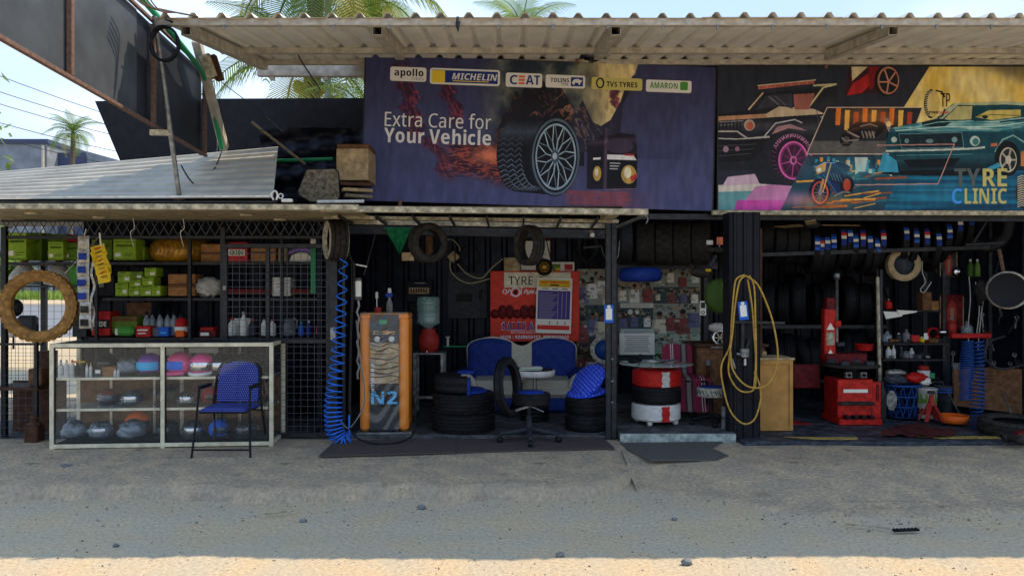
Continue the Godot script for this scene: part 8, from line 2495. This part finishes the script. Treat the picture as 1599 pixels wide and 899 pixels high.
	part("disc", lt([V(0, 0.02), V(0.15, 0.02), V(0.17, 0.03), V(0.175, 0.03)], 26), M.dark, m2, Transform3D(Basis(Vector3.UP, -0.35) * Basis(Vector3.RIGHT, PI / 2), Vector3(-0.02, 0, 0.02)))
	part("bracket", barm(Vector3(0, 0.15, -0.05), Vector3(-0.02, 0.42, -0.1), 0.03, 0.02), M.rust, m2)
	# ---- cables at the shelf's end
	for q in [[[1441, 400], [1441, 425], [1446, 440], [1438, 452], [1444, 456], [1455, 440]], [[1514, 432], [1516, 470], [1512, 520], [1518, 560], [1516, 640]], [[1524, 440], [1530, 480], [1526, 520]], [[1533, 437], [1540, 450], [1536, 470], [1530, 520], [1528, 545]]]:
		tag(part("hanging_cable", tb(curve(q.map(func(p): return at(p[0], p[1], 8.3)), 6), 0.006, 5), M.bag_white, self), "thin white cable hanging on the workshop wall", "cable", "white cables on the workshop wall")
	tag(part("plug_cluster", lump(at(1532, 455, 8.3), Vector3(0.06, 0.12, 0.03), 0.5, 3.0, 5), M.rubber_old, self), "cluster of plugs and cable ends on the wall", "plug")
	# ---- dark blue spiral hoses
	for q in [[1512, 1508, "thick blue spiral hose hanging left of its pair", 0.5], [1529, 1526, "tight blue spiral hose hanging right of its pair", 0.0]]:
		var pts = []
		for i in 460:
			var t = i / 459.0
			var p = at(lerpf(q[0], q[1], t), lerpf(532, 625 if q[3] > 0 else 688, t), lerpf(7.5, 7.2, t))
			var a = t * TAU * 26
			var rr2 = 0.06 * (0.75 + 0.25 * sin(t * PI)) if t < 0.68 else 0.048
			pts.append(p + Vector3(cos(a) * rr2, 0, sin(a) * rr2))
		tag(part("spiral_hose", tb(pts, 0.0075, 5), M.blue_hose_dark, self), q[2], "hose")
	tag(part("hose_loop", tb(curve([at(1570, 525, 8.0), at(1545, 535, 7.9), at(1540, 560, 7.9), at(1560, 575, 7.9), at(1590, 572, 7.9), at(1620, 560, 8.0)], 6), 0.012, 7), M.dark_grey, self), "dark grey hose looping along the right wall", "hose")
	# ---- cardboard sheet, basket, buckets, jack stand, tray
	var cs = thing("cardboard_sheet", "large brown cardboard sheet leaning at the workshop wall", "cardboard", at(1543, 606, 8.0), 0.0)
	part("sheet", pr([V(-0.36, -0.18), V(0.36, -0.27), V(0.36, 0.20), V(-0.05, 0.22), V(-0.36, 0.20)], 0.01), M.card_dark, cs)
	for i in 4:
		part("print_mark", bx(Vector3(0.12, 0.014, 0.003), 0.0, Vector3(0.0, 0.17 - i * 0.035, 0.0075)), M.wood_dark, cs)
	var cr = thing("strip_stack", "stack of small white ribbed strips beside the cardboard", "strips", at(1494, 583, 8.05))
	for i in 4:
		part("strip", bx(Vector3(0.015, 0.22, 0.02), 0.002, Vector3(-0.03 + i * 0.02, 0, 0)), M.grey, cr)
	basket()
	for q in [[1448, 652, "white bucket with green label on the blue floor", "bag_white", 0.095, 7.65], [1473, 647, "bluish plastic bucket behind the white bucket", "floor_blue", 0.085, 7.9]]:
		var bk = thing("bucket", q[2], "bucket", at(q[0], q[1], q[5]))
		part("wall", lt([V(0, 0), V(q[4] * 0.86, 0), V(q[4], 0.28), V(q[4] * 1.06, 0.285), V(q[4] * 1.06, 0.30), V(q[4] * 0.97, 0.30), V(q[4] * 0.84, 0.012)], 20), M[q[3]], bk)
		if q[3] == "bag_white":
			part("label", lt([V(q[4] * 0.965, 0.15), V(q[4] * 0.999, 0.25)], 12), M.leaf_light, bk)
			part("label", lt([V(q[4] * 0.905, 0.04), V(q[4] * 0.935, 0.10)], 12), M.red_dark, bk)
		else:
			for i in 2:
				part("hoop", tb(range(20).map(func(j): return Vector3(cos(j * TAU / 20), 0, sin(j * TAU / 20)) * q[4] * 1.02 + Vector3(0, 0.24 + i * 0.03, 0)), 0.006, 5, true), M.blue_label, bk)
	var js = thing("jack_stand", "red steel jack stand with spread legs", "jack stand", at(1455, 657, 7.35))
	for q in [[-1, -1], [1, -1], [-1, 1], [1, 1]]:
		part("leg", barm(Vector3(q[0] * 0.085, 0, q[1] * 0.07), Vector3(q[0] * 0.02, 0.17, q[1] * 0.015), 0.035, 0.012), M.clay, js)
	part("neck", lt([V(0.035, 0.15), V(0.022, 0.21), V(0.022, 0.25)], 10), M.clay, js)
	part("saddle", bx(Vector3(0.06, 0.03, 0.05), 0.006, Vector3(0, 0.275, 0)), M.rubber_old, js)
	var ot = thing("orange_tray", "shallow orange plastic tray on the workshop floor", "tray", at(1490, 659, 7.4), 0.05)
	part("tray", lt([V(0, 0.005), V(0.11, 0.005), V(0.13, 0.07), V(0.137, 0.07), V(0.12, 0.0), V(0, 0)], 24), M.orange_bright, ot)
	tag(part("iron_rod", tb([at(1471, 595, 8.0), at(1500, 647, 7.5)], 0.008, 6), M.galv, self), "thin steel rod leaning between shelf and orange tray", "rod")
	tag(part("iron_rod", tb([at(1568, 616, 7.6), at(1582, 652, 7.3)], 0.009, 6), M.galv, self), "short steel lever standing in the lying tyre", "rod")
	var pkt = thing("green_packet", "small green packet on the lower shelf end", "packet", at(1456, 591, 8.0))
	part("packet", bx(Vector3(0.055, 0.06, 0.03), 0.006, Vector3(0, 0.03, 0)), M.green_pipe, pkt)
	var tub = thing("tub", "white tub with green label and brown lid", "tub", at(1443, 593, 8.0))
	part("wall", lt([V(0, 0), V(0.06, 0), V(0.062, 0.10), V(0, 0.1)], 16), M.white, tub)
	part("lid", lump(Vector3(0, 0.12, 0), Vector3(0.055, 0.035, 0.05), 0.1, 1.0, 3), M.clay, tub)
	# red cloth on the floor, lying tyres
	var cl = thing("floor_cloth", "crumpled maroon cloth lying on the workshop threshold", "cloth")
	part("cloth", gridm(46, 16, func(u, v):
		var p = at(lerpf(1372, 1490, u) + 18 * v * (1 - u), 0, 6.78 + v * 0.34)
		return Vector3(p.x, 0.166 + 0.016 + 0.035 * absf(sin(v * 5 + u * 4)) * sin(PI * v) + 0.014 * sin(u * 26 + v * 9) * sin(PI * u), -(6.76 + v * 0.36 + 0.03 * sin(u * 7)))), M.maroon, cl)
	part("fold", gridm(20, 10, func(u, v):
		var p = at(lerpf(1405, 1460, u), 0, 7.2)
		return Vector3(p.x, 0.175 + 0.04 * sin(PI * v) * sin(PI * u), -(7.05 + v * 0.28))), M.maroon, cl)
	tyre("worn black tyre lying flat at the workshop's right threshold", 0.30, 0.18, 0.13, Vector3(at(1592, 0, 6.9).x, 0.235, -6.95), Basis(Vector3.RIGHT, 0.05), "rubber_old", "rubber_old", "dark", 0, 3)
	var jk = thing("trolley_jack", "dark grimy trolley jack in front of the lying tyre", "jack", Vector3(at(1588, 0, 6.6).x, 0.165, -6.52), 0.3)
	part("chassis", bx(Vector3(0.26, 0.05, 0.09), 0.01, Vector3(0, 0.055, 0)), M.rubber_old, jk)
	for s in [-1, 1]:
		part("wheel", lt([V(0, -0.02), V(0.038, -0.02), V(0.04, 0), V(0.038, 0.02), V(0, 0.02)], 14), M.rubber_old, jk, Transform3D(Basis(Vector3.RIGHT, PI / 2), Vector3(-0.1, 0.04, s * 0.06)))
	part("lift_arm", barm(Vector3(-0.08, 0.08, 0), Vector3(0.12, 0.11, 0), 0.04, 0.03), M.red_dark, jk)
	tyre_rows()
	# ceiling fan
	var fn = thing("ceiling_fan", "old ceiling fan with pale blades under the workshop ceiling", "fan", at(1268, 350, 7.9))
	part("motor", lt([V(0, 0.05), V(0.05, 0.05), V(0.08, 0.01), V(0.08, -0.02), V(0.04, -0.04), V(0, -0.045)], 18), M.dark_grey, fn)
	part("rod", tb([Vector3(0, 0.04, 0), Vector3(0, 0.42, 0)], 0.012, 8), M.dark_grey, fn)
	for i in 3:
		var a = i * TAU / 3 + 0.12
		part("blade", bx(Vector3(0.42, 0.008, 0.10), 0.003), M.card_pale, fn, Transform3D(Basis(Vector3.UP, a) * Basis(Vector3.RIGHT, 0.15), Basis(Vector3.UP, a) * Vector3(0.30, -0.005, 0)))

func t_small(label, x, y, d, key):
	bottle(label, x, y, d, 0.11, 0.04, key, "galv", "", "can")

func basket():
	var b = thing("crate_basket", "blue lattice plastic basket heaped with packets", "basket", at(1410, 640, 7.75))
	b.position.y = 0.19
	var st = S()
	for i in 13:
		var a = i * TAU / 13
		for s in [-1, 1]:
			var pts = []
			for j in 6:
				var t = j / 5.0
				var r = lerpf(0.13, 0.18, t)
				var aa = a + s * t * 0.48
				pts.append(Vector3(cos(aa) * r, t * 0.32, sin(aa) * r * 0.8))
			tube(st, pts, 0.006, 4)
	part("lattice", st, M.blue_hose_dark, b)
	for t in [0.0, 0.33, 0.66, 1.0]:
		part("hoop", tb(range(24).map(func(j): return Vector3(cos(j * TAU / 24) * lerpf(0.13, 0.18, t), t * 0.32, sin(j * TAU / 24) * lerpf(0.13, 0.18, t) * 0.8)), 0.008 if t < 1 else 0.014, 5, true), M.blue_hose_dark, b)
	part("bottom", lt([V(0, 0.01), V(0.13, 0.01)], 20), M.dark, b)
	var cs = [["red and white crumpled packet on the blue basket", "red", Vector3(0.11, 0.40, 0.04), Vector3(0.10, 0.05, 0.07)], ["white foil packet in the blue basket", "paper", Vector3(0.2, 0.36, 0.05), Vector3(0.06, 0.04, 0.05)], ["blue white packet in the blue basket", "floor_blue", Vector3(-0.1, 0.38, 0.05), Vector3(0.11, 0.05, 0.08)], ["silver sheet sticking out of the blue basket", "silver_foil", Vector3(-0.06, 0.44, -0.03), Vector3(0.10, 0.03, 0.06)]]
	for i in cs.size():
		var q = cs[i]
		tag(part("packet", lump(b.position + q[2], q[3], 0.3, 2.2, 20 + i), M[q[1]], self), q[0], "packet")

func label_strip(t: Node3D, R: float, a0: float, a1: float, keys: Array):
	# printed paper band glued round the tread, cut into colour fields; tyre axis along y
	var n = keys.size()
	for i in n:
		var st = gridm(4, 2, func(u, v):
			var a = lerpf(a0, a1, (i + u) / n)
			return Vector3(cos(a) * (R + 0.003), (v - 0.5) * 0.052, sin(a) * (R + 0.003)))
		part("label_field", st, M[keys[i]], t)

func tyre_rows():
	# new tyres on the high rack: treads towards the yard, blue labels on most
	var rk = thing("tyre_rail", "dark rail carrying the new tyres over the workshop", "rail")
	part("rail", barm(at(1178, 398, 8.2), at(1545, 386, 8.2), 0.04, 0.04), M.steel_dark, rk)
	part("rail", barm(at(1178, 398, 8.6), at(1545, 386, 8.6), 0.04, 0.04), M.steel_dark, rk)
	for px in [1182, 1370, 1546]:
		part("upright", bx(Vector3(0.04, 2.3, 0.04), 0.0, Vector3(at(px, 0, 8.62).x, 1.3, -8.62)), M.steel_dark, rk)
	var xs = [[1192, 372, 0], [1212, 376, 0], [1230, 378, 0], [1248, 378, 0], [1266, 380, 1], [1273.5, 382, 1], [1281.5, 382, 1], [1291, 377, 1], [1306, 370, 1], [1316, 371, 1], [1324, 376, 1], [1335, 371, 1], [1346, 380, 1], [1357, 383, 1], [1366, 371, 1], [1401, 367, 1], [1416, 369, 1], [1432, 369, 1], [1450, 376, 1], [1466, 362, 1], [1482, 349, 1], [1499, 345, 1]]
	var kinds = [["blue_label", "paper", "blue", "blue"], ["blue", "blue_label", "paper", "blue", "blue_label"], ["blue", "ink_red", "paper", "blue", "blue"]]
	for i in xs.size():
		var q = xs[i]
		var nar = 0.075 if q[2] else 0.13
		var t = tyre("new black tyre with blue paper label on the high rail" if q[2] else "plain new black tyre at the pillar end of high rail", 0.29, 0.2, nar, at(q[0], q[1] - 4 + (12 if q[2] else 0), 8.45 + 0.02 * (i % 2)), Basis(Vector3.UP, -0.12) * Basis(Vector3.BACK, PI / 2), "rubber", "rubber", "dark", 0, 0, "new tyres on the high rail")
		if q[2]:
			label_strip(t, 0.29, 1.15, 1.62 + 0.06 * (i % 3), kinds[i % 3])
	# big tyre on the right
	tyre("large dark tyre hanging high in the workshop's right corner", 0.30, 0.185, 0.18, at(1536, 352, 8.35), Basis(Vector3.UP, -0.1) * Basis(Vector3.RIGHT, PI / 2), "rubber", "rubber_side", "dark", 0, 3)
	var br = thing("angle_brace", "grey angle arm bracing the rail at the right", "bracket")
	part("arm", barm(at(1545, 340, 8.0), at(1521, 378, 8.0), 0.02, 0.02), M.dark_grey, br)
	part("arm", barm(at(1508, 382, 8.0), at(1568, 379, 8.0), 0.02, 0.02), M.dark_grey, br)
	# lower rows in the dark
	var q := RandomNumberGenerator.new()
	q.seed = 15
	for j in 2:
		for i in 8:
			var R = q.randf_range(0.24, 0.31)
			tyre(["tyre standing in the dim upper row at workshop's back", "tyre standing in the dim lower row at workshop's back"][j], R, R * 0.66, q.randf_range(0.13, 0.18), at(1202 + i * 23.5 + q.randfn() * 2, 507 + j * 86 - R * 130, 9.0 + q.randfn() * 0.04), Basis(Vector3.UP, -0.2 + q.randfn() * 0.14) * Basis(Vector3.BACK, PI / 2 + q.randfn() * 0.06), "rubber", "rubber", "dark", 0, [0, 3, 2][i % 3], ["dim upper tyre row", "dim lower tyre row"][j])
	var rr = thing("floor_rack", "dark two tier rack holding tyres at workshop's back", "rack")
	for y in [510, 595]:
		part("rail", barm(at(1182, y, 8.75), at(1385, y, 8.75), 0.04, 0.04), M.steel_dark, rr)
		part("rail", barm(at(1182, y, 9.05), at(1385, y, 9.05), 0.04, 0.04), M.steel_dark, rr)
	for px in [1183, 1385]:
		part("upright", bx(Vector3(0.04, 1.4, 0.04), 0.0, Vector3(at(px, 0, 9.0).x, 0.8, -9.0)), M.steel_dark, rr)

func build_small():
	# small camera on the beam, clamps and clips
	var bu = thing("spot_lamp", "small round lamp clipped under the grille's right end", "lamp", at(925, 366, 7.2))
	part("bulb", lt([V(0, -0.03), V(0.022, -0.02), V(0.024, 0.0), V(0.014, 0.02), V(0, 0.02)], 14), M.white, bu)
	part("socket", bx(Vector3(0.05, 0.03, 0.04), 0.006, Vector3(-0.01, 0.025, 0)), M.rust, bu)
	# loose wires over the awning
	tag(part("loose_wire", tb(curve([at(347, 232, 7.3), at(335, 262, 6.9), at(312, 288, 6.5), at(297, 282, 6.3), at(282, 258, 6.2)], 6), 0.006, 5), M.dark, self), "black wire drooping over the awning beside the pipe", "wire")
	tag(part("loose_wire", tb(curve([at(345, 128, 7.2), at(400, 170, 7.3), at(440, 205, 7.4)], 6), 0.004, 5), M.rubber_old, self), "thin wire running down to the slanting stick", "wire")
	tag(part("loose_wire", tb(curve([at(341, 150, 7.2), at(350, 190, 7.3), at(358, 222, 7.4), at(356, 232, 7.4)], 6), 0.004, 5), M.rubber_old, self), "thin wire hanging along the leaning post", "wire")
	for q in [[207, 345, "bent white wire hook hanging under the awning by sachets"], [285, 345, "bent white wire hook hanging above the golden tyre"]]:
		tag(part("wire_hook", tb(curve([at(q[0], 341, 6.5), at(q[0] + 2, 356, 6.5), at(q[0] - 4, 364, 6.5), at(q[0] + 1, 385, 6.6)], 5), 0.003, 5), M.white, self), q[2], "hook")
	tag(part("dangling_wire", tb(curve([at(703, 353, 7.0), at(704, 372, 7.6), at(708, 384, 8.5)], 5), 0.003, 5), M.dark, self), "thin black wire hanging to the diamond plate", "wire")
	# twist of foil at the roof edge
	tag(part("foil_twist", lump(at(715, 36, 5.45), Vector3(0.014, 0.045, 0.012), 0.5, 4.0, 3), M.dark_grey, self), "twist of dark foil dangling from the roof edge", "foil")
	# plastic bag stuffed between roof and board
	tag(part("stuffed_plastic", lump(at(925, 86, 7.2), Vector3(0.1, 0.06, 0.06), 0.35, 3.0, 6), M.dark_gloss, self), "crumpled black plastic stuffed over the sign board", "plastic")

	# spanners and small parts hung over the workshop wall
	var tr := RandomNumberGenerator.new()
	tr.seed = 33
	for i in 22:
		var p = at(tr.randf_range(1384, 1595), tr.randf_range(400, 600), 8.62)
		if i > 12: p = at(tr.randf_range(1535, 1595), tr.randf_range(480, 590), 8.5)
		var t = thing("hand_tool", "small steel hand tool hanging on the dark workshop wall", "tool", p, 0.0, "hand tools on the workshop wall")
		t.rotation.z = tr.randfn() * 0.25
		var l = tr.randf_range(0.08, 0.2)
		part("shaft", bx(Vector3(0.016, l, 0.01), 0.003), M[["galv", "rubber_old", "steel_dark", "rust"][i % 4]], t)
		part("head", lt([V(0.012, 0.006), V(0.026, 0.006), V(0.026, -0.006), V(0.012, -0.006), V(0.012, 0.006)], 10), M[["galv", "rubber_old", "galv", "red_dark"][i % 4]], t, Transform3D(Basis(Vector3.RIGHT, PI / 2), Vector3(0, l / 2 + 0.018, 0)))
	for i in 16:
		var p = at(tr.randf_range(1384, 1468), [536, 561, 595][i % 3], 8.22)
		var t = thing("small_part", "little greasy part lying among the cans on tool shelf", "part", p, tr.randf() * 3, "small parts on the tool shelves")
		part("body", bx(Vector3(tr.randf_range(0.03, 0.09), tr.randf_range(0.02, 0.06), 0.05), 0.008, Vector3(0, 0.03, 0)), M[["rubber_old", "galv", "red_dark", "card_dark", "dark_grey", "floor_blue"][i % 6]], t)
